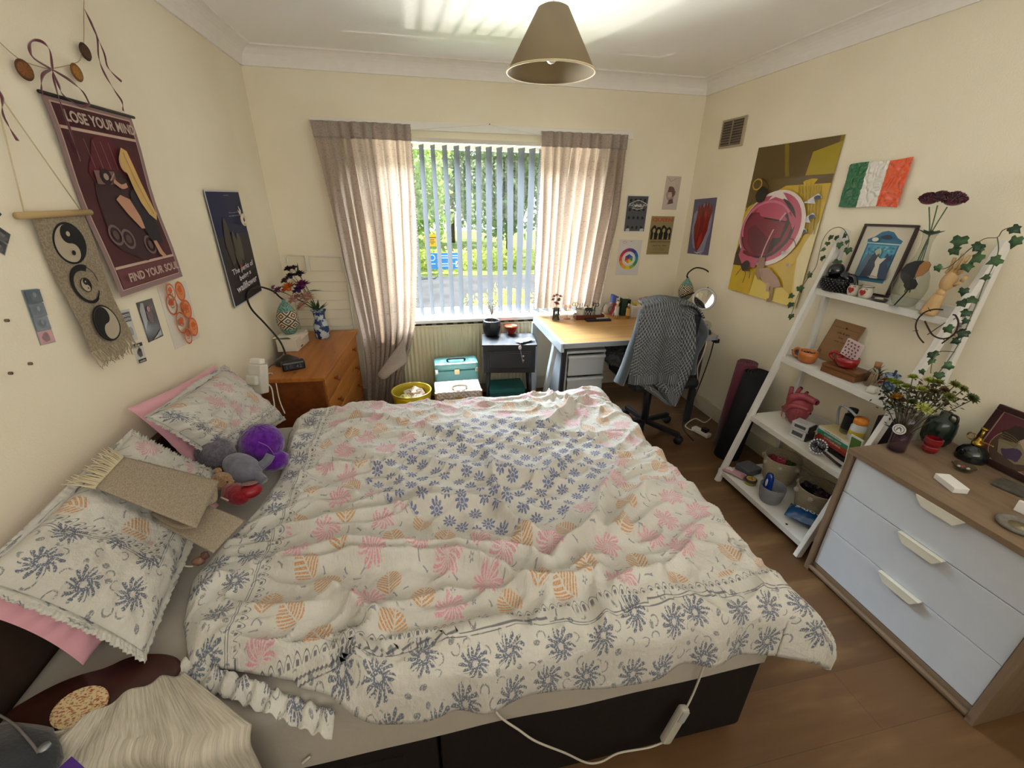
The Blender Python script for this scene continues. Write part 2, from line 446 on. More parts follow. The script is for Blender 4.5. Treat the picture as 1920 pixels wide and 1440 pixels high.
# ================================================================== the street
GZ = -2.6
mb = MB(); mb.grid(lambda i, j: (-40+i*90, 3.3+j*13.5, GZ-.02+.0*i), 4, 4, M('#5f7a35', .9, var=.4, vscale=2)); struct('ground', mb)
mb = MB(); mb.box((-40, 16.8, GZ-.1), (50, 24.6, GZ+.0), M('#505359', .9, var=.25, vscale=.8)); struct('road', mb)
mb = MB(); mb.box((-40, 24.6, GZ-.1), (50, 60, GZ+.02), M('#7d8f45', .9, var=.4, vscale=1.5)); struct('lawn', mb)
@cached
def leaves(h1, h2):
    m, nt, b = newmat('leaves', C(h1), .6)
    oi = nt.nodes.new('ShaderNodeNewGeometry')
    nt.links.new(mixc(nt, Nd(nt, oi.outputs['Random Per Island']), C(h1), C(h2)), b.inputs['Base Color'])
    b.inputs['Subsurface Weight'].default_value = 0
    tr = nt.nodes.new('ShaderNodeBsdfTranslucent'); tr.inputs[0].default_value = (*[min(1, x*1.5) for x in C(h2)], 1)
    mx = nt.nodes.new('ShaderNodeMixShader'); mx.inputs[0].default_value = .45
    out = nt.nodes['Material Output']; nt.links.new(b.outputs[0], mx.inputs[1]); nt.links.new(tr.outputs[0], mx.inputs[2]); nt.links.new(mx.outputs[0], out.inputs[0])
    return m
def tree(c, h, rx, rz, n, L, mat, label, seed, trunk=.22, grp='trees across the street', nm='tree', cat='tree'):
    r = random.Random(seed); c = Vector(c); t = thing(nm, label, cat, c, grp)
    mb = MB(); mb.tube([c, c+Vector((.1, .05, h*.5)), c+Vector((0, 0, h-rz*.3))], lambda q: trunk*(1-.7*q), '#4b3a2a')
    for k in range(7):
        a = r.uniform(0, 6.28); z0 = c.z+h*r.uniform(.35, .7)
        mb.tube([(c.x, c.y, z0), (c.x+cos(a)*rx*.4, c.y+sin(a)*rx*.4, z0+rz*.4), (c.x+cos(a)*rx*.8, c.y+sin(a)*rx*.8, z0+rz*.6)], lambda q: trunk*.35*(1-.8*q), '#4b3a2a', 5)
    mb.build('trunk', t)
    mb = MB(); cz = c.z+h
    lobes = [(Vector((r.uniform(-.6, .6)*rx, r.uniform(-.6, .6)*rx, r.uniform(-.65, .65)*rz)), r.uniform(.3, .55)) for _ in range(22)]
    for k in range(n):
        lc, lr = r.choice(lobes); d = Vector((r.gauss(0, 1), r.gauss(0, 1), r.gauss(0, 1))).normalized()
        q = Vector((c.x, c.y, cz))+lc+Vector((d.x*rx*lr, d.y*rx*lr, d.z*rz*lr))*r.uniform(.6, 1)
        mb.leaf(q, (r.gauss(0, 1), r.gauss(0, 1), r.gauss(-.3, 1)), (r.gauss(0, 1), r.gauss(0, 1), r.gauss(0, 1)), L*r.uniform(.7, 1.3), L*.6, mat)
    mb.build('foliage', t)
LG, LD, LY = leaves('#6f8f4c', '#a9bf78'), leaves('#5a6c50', '#8f9f7c'), leaves('#b9b83a', '#dcd98a')
tree((-.8, 33, GZ), 5.5, 4.4, 4.6, 6500, .42, LG, 'tall bright green tree behind the blue banner', 1)
tree((7.6, 33, GZ), 5.6, 3.7, 4.6, 6500, .42, LD, 'grey-green leafy tree in the middle of the window view', 2)
tree((14.9, 33, GZ), 5.5, 3.4, 4.4, 5500, .42, leaves('#6b8c4a', '#a9bf86'), 'pale leafy tree at the right of the window view', 3)
tree((-9.8, 33, GZ), 5.5, 4.2, 4.6, 4500, .45, LG, 'broad green tree at the left of the window view', 4)
tree((4.2, 44, GZ), 6.8, 6, 5.8, 5000, .5, LD, 'dark tree standing farthest back between the others', 6)
tree((3.7, 13.6, GZ), .75, 1.5, .75, 2600, .13, LY, 'yellow-flowered bush by the near kerb below the window', 7, .05, None, 'bush', 'bush')
tree((8.8, 17.5, GZ), 2.0, 1.7, 2.3, 4200, .17, leaves('#8fae35', '#c9d66a'), 'light green shrub in front of the road at right', 8, .06, None, 'shrub', 'bush')
mb = MB()
r = random.Random(5)
for k in range(5000):
    q = Vector((r.uniform(-16, 20), r.uniform(26.6, 28), GZ+r.uniform(0, 1.15)))
    mb.leaf(q, (r.gauss(0, 1), r.gauss(0, 1), r.gauss(0, 1)), (r.gauss(0, 1), r.gauss(0, 1), r.gauss(0, 1)), .3, .2, leaves('#9bb04a', '#d4dc88'))
mb.build('hedge', None, 'low yellow-green hedge along the far side of the street', 'hedge')
def street_sign(nm, u0, v0, u1, v1, Y, label, cat, col, marks, posts):
    a, b = P(u0, v1, y=Y), P(u1, v0, y=Y); t = thing(nm, label, cat, ((a.x+b.x)/2, Y, GZ))
    mb = MB(); cv = Canvas(mb, (a.x, Y, a.z), (1, 0, 0), (0, 0, 1), b.x-a.x, b.z-a.z, .004); cv.sheet(M(col, .5), .03); marks(cv); mb.build('panel', t)
    for px in posts:
        mb = MB(); x = a.x+(b.x-a.x)*px; mb.tube([(x, Y+.06, GZ), (x, Y+.06, b.z)], .04, '#55585a', 8, smooth=0); mb.build('post', t)
def ban(cv):
    for k, (x0, x1, y) in enumerate(((.3, .97, .8), (.3, .9, .66), (.3, .97, .3), (.04, .24, .3), (.3, .75, .16))): cv.rect(x0, y, x1, y+.07, M('#cfe6f5', .5))
    cv.ring(.15, .72, .08, .08, .03, M('#cfe6f5', .5)); cv.rect(.83, .12, .97, .5, M('#e8f2f8', .5)); cv.line([(.86, .2), (.9, .4), (.94, .2)], .02, M('#3a6fae'))
street_sign('banner', 802, 474, 864, 505, 25.4, 'blue banner with white lettering across the street', 'banner', '#3f93dd', ban, (.05, .95))
def yel(cv):
    cv.rect(.28, .68, .82, .76, M('#6a5212')); cv.rect(.35, .5, .65, .57, M('#6a5212')); cv.rect(.3, .34, .7, .4, M('#6a5212')); cv.rect(.42, .2, .6, .25, M('#6a5212')); cv.disc(.2, .8, .05, .05, M('#6a5212'))
street_sign('road_sign', 797, 439, 823, 462, 25, 'yellow notice on a post above the blue banner', 'sign', '#f0b92a', yel, (.9,))
# ================================================================== window dressing
def V(*a): return Vector(a)
def Pp(u, v, **k):
    q = P(u, v, **k); return Vector((q.x, q.y, q.z))
UVec = Vector((0, 0, 1))
a_, b_ = P(578, 211, y=RY-.02), P(1190, 240, y=RY-.02)
mb = MB(); mb.box((a_.x, RY-.022, 2.022), (b_.x, RY, 2.072), M('#e4e1d8', .5), .002)
mb.build('curtain_batten', None, 'long white painted wooden batten on the wall over the window', 'batten')
mb = MB(); hk = P(918, 233, y=RY-.03)
mb.tube([(.99, 2.985, 2.012), hk, (1.90, 2.985, 2.012)], .0018, '#e9e6dc', 6, smooth=0); mb.ball(hk, .005, '#6a6660', 6)
mb.build('curtain_wire', None, 'white curtain wire hooked up in the middle of the batten', 'wire')
@cached
def curtain_cloth(dense):
    m = bpy.data.materials.new('curtain_cloth'); m.use_nodes = True; nt = m.node_tree; b = nt.nodes['Principled BSDF']
    v = coord(nt, 'UV', (60, 150, 1)); sp = noise_n(nt, v, 1.1, 3, .6)
    v2 = coord(nt, 'UV', (22, 55, 1)); bl = noise_n(nt, v2, .8, 3, .6)
    f = (sp.ss(.56, .66)*.8+bl.ss(.6, .72)*.5).clamp()
    col = mixc(nt, f, C('#ab9f95'), C('#716466'))
    nt.links.new(col, b.inputs['Base Color']); b.inputs['Roughness'].default_value = .9; b.inputs['Specular IOR Level'].default_value = .1
    tr = nt.nodes.new('ShaderNodeBsdfTranslucent'); nt.links.new(mixc(nt, f, C('#cdb69f'), C('#927a70')), tr.inputs[0])
    mx = nt.nodes.new('ShaderNodeMixShader'); mx.inputs[0].default_value = .2 if dense else .36
    o = nt.nodes['Material Output']; nt.links.new(b.outputs[0], mx.inputs[1]); nt.links.new(tr.outputs[0], mx.inputs[2]); nt.links.new(mx.outputs[0], o.inputs[0])
    return m
def interp(tab, z):
    for (z0, v0), (z1, v1) in zip(tab, tab[1:]):
        if z <= z0 and z >= z1: return v0+(v1-v0)*(z0-z)/(z0-z1)
    return tab[0][1] if z > tab[0][0] else tab[-1][1]
def curtain(label, L, R, z0, z1, npl, seed, flat):
    """L, R: tables of (z, x); flat: share at the wall side that hangs without pleats"""
    t = thing('curtain', label, 'curtain', ((L[0][1]+R[0][1])/2, 2.96, z1))
    def fn(s, q, dy=0.):
        z = z0+(z1-z0)*q; xl, xr = interp(L, z), interp(R, z)
        ph = s*npl*2*pi+2.2*noise.noise(V(s*3, q*.8, seed))*2+.6*noise.noise(V(s*7, q*2, seed+3))
        amp = (.012+.022*min(1, q*4))*(1-.0*q)*(.45+.55*min(1, max(0, (s if not flat > 0 else s-flat)*6)))*(.6+.7*abs(noise.noise(V(s*4, q*1.3, seed+9)))*2)
        x = xl+(xr-xl)*s+.010*cos(ph)*min(1, q*3)
        y = 2.952-.02*q+amp*sin(ph)+.02*noise.noise(V(s*2.5, q*2.2, seed+5))
        if z < .5: y -= .03*(.5-z)/.5*(1+sin(ph*.5))
        return V(x, min(y, 2.985 if z < .8 else 2.99)+dy, z)
    hb = .095/(z0-z1)
    mb = MB(); mb.grid(lambda s, q: fn(s, hb+(1-hb)*q), 150, 70, curtain_cloth(0), uv=lambda s, q: (s*1.1, 2*q)); mb.build('cloth', t)
    mb = MB(); mb.grid(lambda s, q: fn(s, hb*q)+V(0, -.004, 0), 150, 6, curtain_cloth(1), uv=lambda s, q: (s*1.1, .1*q)); mb.build('heading', t, mod=solid(.004))
    mb = MB(); r = random.Random(seed)
    for k in range(110):
        q = k/110; e = 1.0 if seed != 2 else 0.0
        for e in (0., 1.):
            if e == (0. if seed == 1 else 1.) and k % 2: continue
            p = fn(e, q)+V((-.004 if e == 0 else .004), -.003, 0); mb.ball(p, .0042, '#d8ccbc', 6)
    mb.tube([fn(e0, k/30)+V((-.003 if e0 == 0 else .003), -.002, 0) for e0 in ((0.,) if seed == 1 else (1.,)) for k in range(31)], .0015, '#d8ccbc', 5, smooth=2)
    mb.build('bobble_trim', t)
    return t
LxL = [(2.055, .372), (1.72, .405), (1.42, .43), (1.13, .447), (.9, .47), (.6, .50), (.3, .50), (.02, .48)]
LxR = [(2.055, .992), (1.6, .985), (1.2, .965), (.9, .935), (.7, .91), (.5, .86), (.3, .78), (.02, .72)]
cl = curtain('left floral sheer curtain sweeping down behind the pine chest', LxL, LxR, 2.04, .03, 9, 1, .18)
def foldfn(i, j):
    a, b, c, d = Pp(706, 703, y=2.72), Pp(757, 632, y=2.86), Pp(722, 712, y=2.70), Pp(765, 678, y=2.8)
    p = a.lerp(b, j).lerp(c.lerp(d, j), i); p.y -= .02*sin(pi*i); return p
mb = MB(); mb.grid(foldfn, 12, 12, curtain_cloth(1), uv=lambda s, q: (s*.3, q*.3)); mb.build('turned_hem', cl, mod=solid(.006))
RxL = [(2.055, 1.893), (1.4, 1.885), (.8, 1.875), (.02, 1.89)]
RxR = [(2.055, 2.548), (1.5, 2.53), (1.0, 2.47), (.8, 2.44), (.02, 2.42)]
curtain('right floral sheer curtain hanging down behind the desk', RxL, RxR, 2.035, .78, 9, 2, 0)
# blind
t = thing('vertical_blind', 'white vertical blind with open slats across the window', 'blind', (1.5, 3.05, .72))
mb = MB(); mb.box((.70, 3.005, 1.945), (2.33, 3.075, 1.972), M('#dcd9d0', .4), .003); mb.box((.70, 3.0, 1.955), (2.33, 3.006, 1.972), M('#c9c4b6', .4)); mb.build('headrail', t)
@cached
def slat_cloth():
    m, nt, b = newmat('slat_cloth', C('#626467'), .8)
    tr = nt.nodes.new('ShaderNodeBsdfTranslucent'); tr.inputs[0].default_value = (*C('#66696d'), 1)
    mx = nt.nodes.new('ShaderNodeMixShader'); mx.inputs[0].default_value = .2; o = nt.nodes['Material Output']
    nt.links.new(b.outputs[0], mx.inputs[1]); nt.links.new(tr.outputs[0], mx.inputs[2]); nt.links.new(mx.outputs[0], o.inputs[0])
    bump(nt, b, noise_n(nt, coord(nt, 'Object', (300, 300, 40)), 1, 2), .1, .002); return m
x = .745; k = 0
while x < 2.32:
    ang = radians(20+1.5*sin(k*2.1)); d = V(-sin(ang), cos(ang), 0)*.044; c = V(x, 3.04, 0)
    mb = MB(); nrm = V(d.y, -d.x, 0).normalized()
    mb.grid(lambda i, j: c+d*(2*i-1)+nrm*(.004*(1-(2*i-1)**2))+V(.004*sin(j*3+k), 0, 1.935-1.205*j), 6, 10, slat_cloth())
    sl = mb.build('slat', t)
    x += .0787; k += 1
mb = MB()
for i in range(14): mb.tube([(.745+.0787*i+.01, 3.0, .745), (.745+.0787*(i+.5), 2.995, .737), (.745+.0787*(i+1), 3.0, .745)], .0012, '#d9d9d6', 4, smooth=2)
mb.build('bottom_chain', t)
# radiator
t = thing('radiator', 'cream ribbed panel radiator under the window', 'radiator', (1.37, 3.0, .1))
mb = MB(); RC = M('#cfc6a8', .4)
def radf(i, j):
    x = .80+1.12*i; z = .645-.53*j
    e = min(1, min(i, 1-i)*40)*min(1, min(j, 1-j)*18)
    return V(x, 3.0-.012*e*(.5+.5*cos(i*34*2*pi))-.002, z)
mb.grid(radf, 272, 14, RC); mb.box((.80, 2.998, .115), (1.92, 3.03, .645), RC, .004); mb.build('panel', t)
mb = MB(); mb.box((.795, 2.99, .645), (1.925, 3.055, .656), RC, .003)
for i in range(13): mb.box((.83+i*.085, 3.0, .656), (.88+i*.085, 3.045, .6575), M('#4a4436'))
mb.build('top_grille', t)
mb = MB(); mb.tube([(1.88, 3.02, .13), (1.93, 3.02, .13), (1.93, 3.02, .0)], .008, RC); mb.build('pipe', t); mb = MB(); mb.tube([(.84, 3.02, .13), (.79, 3.02, .13), (.79, 3.02, 0)], .008, RC); mb.build('pipe', t)

# ================================================================== pendant lamp
t = thing('pendant_lamp', 'cone shaped taupe pendant lampshade hanging from the ceiling', 'lamp', (1.587, 1.70, 2.085))
lc = V(1.587, 1.70, 0)
@cached
def shade_cloth():
    m, nt, b = newmat('shade_cloth', C('#8d7f69'), .85); bump(nt, b, noise_n(nt, coord(nt, 'Object', (1, 1, 1)), 500, 2), .2, .002)
    tr = nt.nodes.new('ShaderNodeBsdfTranslucent'); tr.inputs[0].default_value = (*C('#c9b68c'), 1)
    mx = nt.nodes.new('ShaderNodeMixShader'); mx.inputs[0].default_value = .25; o = nt.nodes['Material Output']
    nt.links.new(b.outputs[0], mx.inputs[1]); nt.links.new(tr.outputs[0], mx.inputs[2]); nt.links.new(mx.outputs[0], o.inputs[0]); return m
mb = MB(); mb.lathe([(.182, 2.085), (.062, 2.295), (.045, 2.303)], lc, shade_cloth(), 64)
mb.f = [f for f in mb.f if len(f) < 10]; mb.mi = mb.mi[:len(mb.f)]; mb.sm = mb.sm[:len(mb.f)]; mb.uv = mb.uv[:len(mb.f)]
mb.build('lamp_shade', t, mod=solid(.003))
mb = MB(); mb.tube([lc+V(.183*cos(a), .183*sin(a), 2.085) for a in [i*2*pi/48 for i in range(48)]], .004, '#c7b892', 6, smooth=0, closed=True); mb.build('rim', t)
mb = MB(); mb.tube([lc+V(0, 0, 2.2), lc+V(0, 0, 2.41)], .004, '#e6e3da', 6, smooth=0); mb.build('cord', t)
mb = MB(); mb.lathe([(.012, 2.18), (.02, 2.19), (.02, 2.26), (.012, 2.27)], lc, '#e2ded2', 16); mb.ball(lc+V(0, 0, 2.15), (.028, .028, .036), M('#efece2', .2), 14); mb.build('bulb_holder', t)
mb = MB(); mb.lathe([(.05, 2.405), (.045, 2.415), (.03, 2.425)], lc, '#ebe8df', 20); mb.build('ceiling_rose', t)

# ================================================================== left wall
LX = .002
def onleft(u, v, x=0.): return Pp(u, v, x=x)
def rect_on(pts_uv, x=None, y=None):
    """axis-aligned sheet on a wall from its four seen corners -> (origin lower left seen from the room, xdir, w, h)"""
    q = [Pp(u, v, x=x) if x is not None else Pp(u, v, y=y) for u, v in pts_uv]; return q
def sheet_thing(nm, label, cat, q, wall, draw, base, group=None, mbk=None, parts=None, t=.0012, warp=None):
    """q = TL, TR, BL(, BR) points on the wall"""
    nrm = {'left': V(1, 0, 0), 'right': V(-1, 0, 0), 'back': V(0, -1, 0)}[wall]
    xd = (q[1]-q[0]); wd = xd.length; xd = xd.normalized(); yd = nrm.cross(xd).normalized()
    h = (q[0]-q[2]).dot(yd); org = q[0]-yd*h+nrm*(t+.001)
    mb = MB(); cv = Canvas(mb, org, xd, yd, wd, h, warp=warp); cv.sheet(base, t); draw(cv)
    return mb, cv, nrm, xd, yd, wd, h, org
# --- wall scroll
DR, DR2, CRM = M('#4a2226', .8, var=.15, vscale=8), M('#3c2526', .8), M('#c0a493', .8)
def scroll(cv):
    cv.rect(.0, 0, 1, 1, M('#8d7472', .8)); cv.rect(.045, .03, .955, .975, CRM); cv.rect(.055, .035, .945, .968, DR)
    cv.rect(.055, .855, .945, .870, CRM); cv.rect(.055, .148, .945, .163, CRM); cv.rect(.06, .04, .94, .145, M('#6e3f42', .8))
    cv.disc(.52, .66, .30, .24, M('#5a2029', .8), 30, 0, .3, 2); cv.disc(.48, .42, .36, .34, DR2, 30, 0, .3, 5)
    for a, b in ((.3, .40), (.36, .30), (.22, .33), (.62, .25)): cv.ring(a, b, .07, .07, .02, M('#6d5a57', .8)); cv.disc(a, b, .035, .035, M('#54413f', .8)); 
    cv.rect(.24, .60, .48, .67, M('#7a5c55', .8)); cv.disc(.36, .64, .07, .06, M('#2c1a1c', .8)); cv.disc(.36, .64, .03, .025, M('#a18c80', .8)); cv.line([(.40, .62), (.47, .66)], .012, M('#a18c80'))
    for k in range(4): cv.line([(.22+k*.09, .82), (.26+k*.09, .68)], .006, M('#7d5450'))
    cv.poly([(.60, .56), (.66, .58), (.74, .56), (.80, .46), (.84, .36), (.80, .25), (.66, .26), (.60, .36), (.56, .48)], M('#29242a', .8))       # dress
    cv.poly([(.38, .52), (.45, .545), (.56, .52), (.62, .42), (.62, .35), (.57, .35), (.46, .44)], M('#b98a70', .8))                              # leg
    cv.poly([(.66, .27), (.71, .27), (.74, .20), (.78, .165), (.72, .165), (.68, .19)], M('#b98a70', .8))                                         # foot
    cv.disc(.62, .72, .06, .07, M('#c79b7c', .8)); cv.line([(.58, .60), (.50, .59), (.42, .62)], .035, M('#b98a70'))                               # face, arm
    cv.poly([(.58, .76), (.63, .805), (.70, .79), (.75, .70), (.79, .62), (.84, .52), (.88, .43), (.84, .39), (.76, .43), (.70, .50), (.66, .58), (.63, .66), (.58, .70)], M('#c9a667', .8))  # hair
    cv.line([(.64, .78), (.70, .66), (.78, .52), (.83, .43)], .012, M('#a88545'))
    cv.text('LOSE YOUR MIND', .09, .888, .82, .055, M('#b9a296', .8), .03); cv.text('FIND YOUR SOUL', .12, .07, .78, .05, M('#b9a296', .8), .03)
q = [onleft(68, 174), onleft(238, 216), onleft(214, 556)]; q[0].z = q[1].z = 1.857; q[2].z = 1.290; q[2].y = q[0].y
t = thing('wall_scroll', 'maroon wall scroll reading LOSE YOUR MIND, FIND YOUR SOUL', 'poster', (.01, (q[0].y+q[1].y)/2, q[2].z))
mb, cv, nrm, xd, yd, wd, h, org = sheet_thing('', '', '', q, 'left', scroll, M('#9b8580', .8), warp=lambda x, y: .016*(1-y)**3+.004*sin(y*9)+.006)
mb.build('print', t)
for nm, p0 in (('rod', q[0]),):
    mb = MB(); e = .012 if p0 is q[0] else .026; mb.tube([p0+V(e, -.008, 0), p0+V(e, wd+.016, 0)], .005, M('#1f1a19', .4), 8, smooth=0); mb.build(nm, t)
mb = MB(); mid = q[0]+V(.006, wd*.5, .13)
mb.tube([q[0]+V(.01, .01, 0), mid, q[0]+V(.01, wd-.01, 0)], .0012, '#d6cfbd', 5, smooth=0)
# --- woven hanging with three discs
def yy(cv, cx, cy, R, flip, K, Wt):
    a = cv.w/cv.h; cv.disc(cx, cy, R, R, K, 40); cv.disc(cx, cy, R*.9, R*.9, Wt, 40)
    g = -1 if flip else 1; pts = []
    for i in range(25): th = -pi/2+pi*i/24; pts.append((cx+g*R*.9*cos(th), cy+R*.9*sin(th)*a))
    for i in range(1, 13): th = pi/2+pi*i/12; pts.append((cx+g*R*.45*cos(th), cy+(R*.45+R*.45*sin(th))*a))
    for i in range(1, 12): th = pi/2-pi*i/12; pts.append((cx+g*R*.45*cos(th), cy+(-R*.45+R*.45*sin(th))*a))
    cv.poly(pts, K); cv.disc(cx, cy+R*.45*a, R*.12, R*.12, Wt if not flip else K); cv.disc(cx, cy-R*.45*a, R*.12, R*.12, K if not flip else Wt)
@cached
def weave(h1, h2):
    m, nt, b = newmat('weave', C(h1), .95, spec=.1); v = coord(nt, 'Object', (1, 1, 1))
    n = noise_n(nt, coord(nt, 'Object', (700, 160, 160)), 1, 2)
    nt.links.new(mixc(nt, n.ss(.35, .65), C(h1), C(h2)), b.inputs['Base Color']); bump(nt, b, n, .5, .002); return m
WV = weave('#9c8f7a', '#877a67')
q = [onleft(66, 405), onleft(160, 403), onleft(150, 655)]; q[0].z = q[1].z = 1.547; q[0].y = 1.052; q[1].y = 1.245; q[2].y = 1.052; q[2].z = 1.165
t = thing('wall_hanging', 'beige woven wall hanging with three black and white circle symbols', 'wall hanging', (.01, 1.15, 1.12))
BK, BG = M('#191919', .85), M('#b0a48e', .95)
def han(cv):
    yy(cv, .5, .80, .30, False, BK, BG)
    cv.ring(.5, .49, .26, .26, .10, BK, 60, 330, 40, True); cv.ring(.5, .49, .28, .28, .012, BK, 0, 300); yy(cv, .5, .49, .11, False, BK, BG)
    yy(cv, .5, .18, .29, True, BK, BG)
mb, cv, nrm, xd, yd, wd, h, org = sheet_thing('', '', '', q, 'left', han, WV, warp=lambda x, y: .010+.005*sin(y*7+x*2)+.01*(1-y)**2)
mb.build('cloth', t)
mb = MB(); mb.tube([(.018, 1.005, 1.55), (.018, 1.27, 1.55)], .009, '#b59a6b', 10, smooth=0); mb.build('rod', t)
mb = MB(); r = random.Random(3)
for k in range(46):
    y = 1.054+.19*k/45; mb.tube([(.022, y, 1.17), (.026+r.uniform(-.004, .008), y+r.uniform(-.004, .006), 1.145), (.026+r.uniform(-.01, .012), y+r.uniform(-.012, .02), 1.118+r.uniform(-.008, .01))], lambda q: .0022*(1-.6*q), '#a3957d', 5, smooth=3)
mb.build('fringe', t)
mb = MB(); ap = onleft(-12, 160, .012)
mb.tube([(.018, 1.03, 1.552), (.01, ap.y, ap.z)], .0016, '#c4b48f', 5, smooth=0); mb.tube([(.018, 1.235, 1.552), (.01, ap.y, ap.z)], .0016, '#c4b48f', 5, smooth=0); mb.build('hanging_cord', t)
# --- garland with dried orange slices
t = thing('garland', 'twine garland strung with dried orange slices and maroon ribbons high on the left wall', 'garland', onleft(120, 120, .02))
mb = MB(); tw = [onleft(-6, 74, .012), onleft(35, 110, .014), onleft(75, 125, .014), onleft(100, 128, .014), onleft(145, 117, .014), onleft(152, 102, .014), onleft(157, 80, .012), onleft(157, 20, .012), onleft(158, -20, .012)]
mb.tube(tw, .0011, '#a68f62', 5, smooth=3); mb.build('twine', t)
@cached
def orange_slice(h1, h2):
    m, nt, b = newmat('orange_slice', C(h1), .6); v = coord(nt, 'Object')
    sx = nt.nodes.new('ShaderNodeSeparateXYZ'); nt.links.new(v, sx.inputs[0]); X, Y = Nd(nt, sx.outputs[1]), Nd(nt, sx.outputs[2])
    a = Nd.op(nt, 'ARCTAN2', Y, X); r = (X*X+Y*Y).f('SQRT')
    sp = (a*9.).f('SINE').ss(.6, .95)*r.ss(.003, .006)
    f = Nd.op(nt, 'MAXIMUM', sp*.7, r.ss(.0165, .0185))
    nt.links.new(mixc(nt, f, C(h1), C(h2)), b.inputs['Base Color']); return m
for (u, v), hs, tl in (((46, 131), ('#7a4a1c', '#50300f'), .5), ((144, 136), ('#9a6a1e', '#6c430f'), .15), ((160, 97), ('#4c2c14', '#2c190c'), .2)):
    c = onleft(u, v, .018); mb = MB()
    T = Matrix.Rotation(-tl*.6, 4, 'Z') @ Matrix.Rotation(radians(90), 4, 'Y')
    mb.lathe([(0, -.002), (.019, -.0025), (.021, 0), (.019, .0025), (0, .002)], (0, 0, 0), orange_slice(*hs), 28, T, ell=(1.15, 1))
    mb.v = [v+c for v in mb.v]; o = mb.build('orange_slice', t)
    o.data.transform(Matrix.Translation(t.location-c)); o.location = c-t.location
def ribbon(pts, wd=.006, x=.02):
    q = catmull([onleft(u, v, x+.006*sin(i*1.7)) for i, (u, v) in enumerate(pts)], 6); N = len(q)
    for i in range(0): pass
    vs = []
    for i, p in enumerate(q):
        d = (q[min(i+1, N-1)]-q[max(0, i-1)]).normalized(); a = 1.0+.9*sin(i*.33)
        s = V(1, 0, 0)*cos(a)+d.cross(V(1, 0, 0)).normalized()*sin(a); s *= wd/2*(.75+.5*abs(sin(i*.21)))
        vs += [p+s, p-s]
    return vs, [[2*i, 2*i+1, 2*i+3, 2*i+2] for i in range(N-1)]
RB = M('#5e2030', .5, sheen=.3)
for nm, strands in (('bow', [[(97, 130), (62, 108), (55, 85), (64, 76), (80, 79), (93, 95), (98, 128), (101, 150), (112, 190), (130, 240), (150, 302)], [(97, 130), (80, 140), (77, 165), (80, 178)], [(97, 130), (130, 150), (155, 172), (168, 196)], [(98, 132), (110, 160), (120, 180), (150, 198), (168, 196)]]),
                    ('bow', [[(158, 17), (172, 45), (182, 72), (185, 108), (196, 138), (215, 170), (228, 190), (231, 208)], [(158, 17), (176, 55), (195, 100), (203, 128), (228, 153)]]),
                    ('bow', [[(-4, 165), (4, 185), (4, 210), (15, 235), (33, 264)]])):
    mb = MB()
    for st in strands: a, b = ribbon(st); mb.add(a, b, RB, True)
    mb.build(nm, t, mod=solid(.0008))
# --- small prints
def print_on(nm, label, cat, uv, wall, draw, base, **k):
    x = {'left': 0., 'right': RW}.get(wall); q = [Pp(u, v, x=x) if x is not None else Pp(u, v, y=RY) for u, v in uv]
    mb, cv, *_ = sheet_thing('', '', '', q, wall, draw, M(base, k.get('rough', .55), spec=k.get('spec', .4)), t=.0008, warp=k.get('warp'))
    return mb.build(nm, k.get('parent'), None if k.get('parent') else label, None if k.get('parent') else cat, k.get('group'))
def bw(cv, n=2, seed=0, tint='#6d6d6a'):
    for i in range(n):
        y0, y1 = i/n+.02, (i+1)/n-.02; cv.rect(.06, y0, .94, y1, M('#3a3a3a', .4)); a = cv.w/cv.h
        cv.disc(.5, y0+(y1-y0)*.25, .34, .22, M('#55534f', .4), wob=.4, seed=seed+i); cv.disc(.48, y0+(y1-y0)*.55, .16, .20, M(tint, .4)); cv.disc(.48, y0+(y1-y0)*.72, .18, .10, M('#222', .4) if False else M('#262626', .4), wob=.3, seed=i)
print_on('photo', 'dark photograph at the left edge of the picture above the hanging dowel', 'photograph', [(-14, 385), (2, 402), (8, 456)], 'left', lambda c: bw(c, 1, 4), '#55585a')
print_on('photo_strip', 'black and white photo strip left of the woven hanging', 'photograph', [(-12, 420), (18, 440), (32, 494)], 'left', lambda c: bw(c, 2, 1), '#8c8a84')
def pk(cv):
    for i, c_ in enumerate(('#c58f8f', '#737a7d', '#6a7075', '#4c545c')):
        cv.rect(.04, i/4+.01, .96, (i+1)/4-.01, M(c_, .25)); cv.disc(.5, i/4+.12, .26, .22, M('#8a6a68' if i == 0 else '#555b60', .3), wob=.4, seed=i); cv.disc(.52, i/4+.15, .10, .13, M('#8d5f62' if i == 0 else '#838a8c', .3))
print_on('photo_strip', 'grey photo strip with a pink lowest frame beside the hanging', 'photograph', [(38, 544), (69, 541), (82, 646)], 'left', pk, '#8d979c')
def cas(cv):
    cv.rect(.08, .62, .9, .92, M('#4b4b50', .4)); cv.text('PHOTO', .12, .78, .7, .08, M('#d6d6d2', .4)); cv.text('BOOTH', .12, .66, .7, .08, M('#d6d6d2', .4)); cv.disc(.5, .3, .3, .26, M('#9a9a96', .4), wob=.4)
print_on('card', 'small white printed card half hidden behind the fringe of the hanging', 'card', [(222, 583), (241, 579), (246, 640)], 'left', cas, '#c9c8c2')
def dk(cv):
    cv.rect(.04, .03, .96, .97, M('#141516', .15)); cv.poly([(.05, .3), (.3, .5), (.36, .95), (.2, .97), (.04, .8)], M('#8d9290', .2)); cv.disc(.55, .62, .2, .26, M('#5b3d40', .3), wob=.4, seed=3); cv.disc(.55, .78, .1, .1, M('#a0777a', .3)); cv.poly([(.3, .03), (.9, .05), (.9, .2), (.6, .1)], M('#9fa5a5', .2))
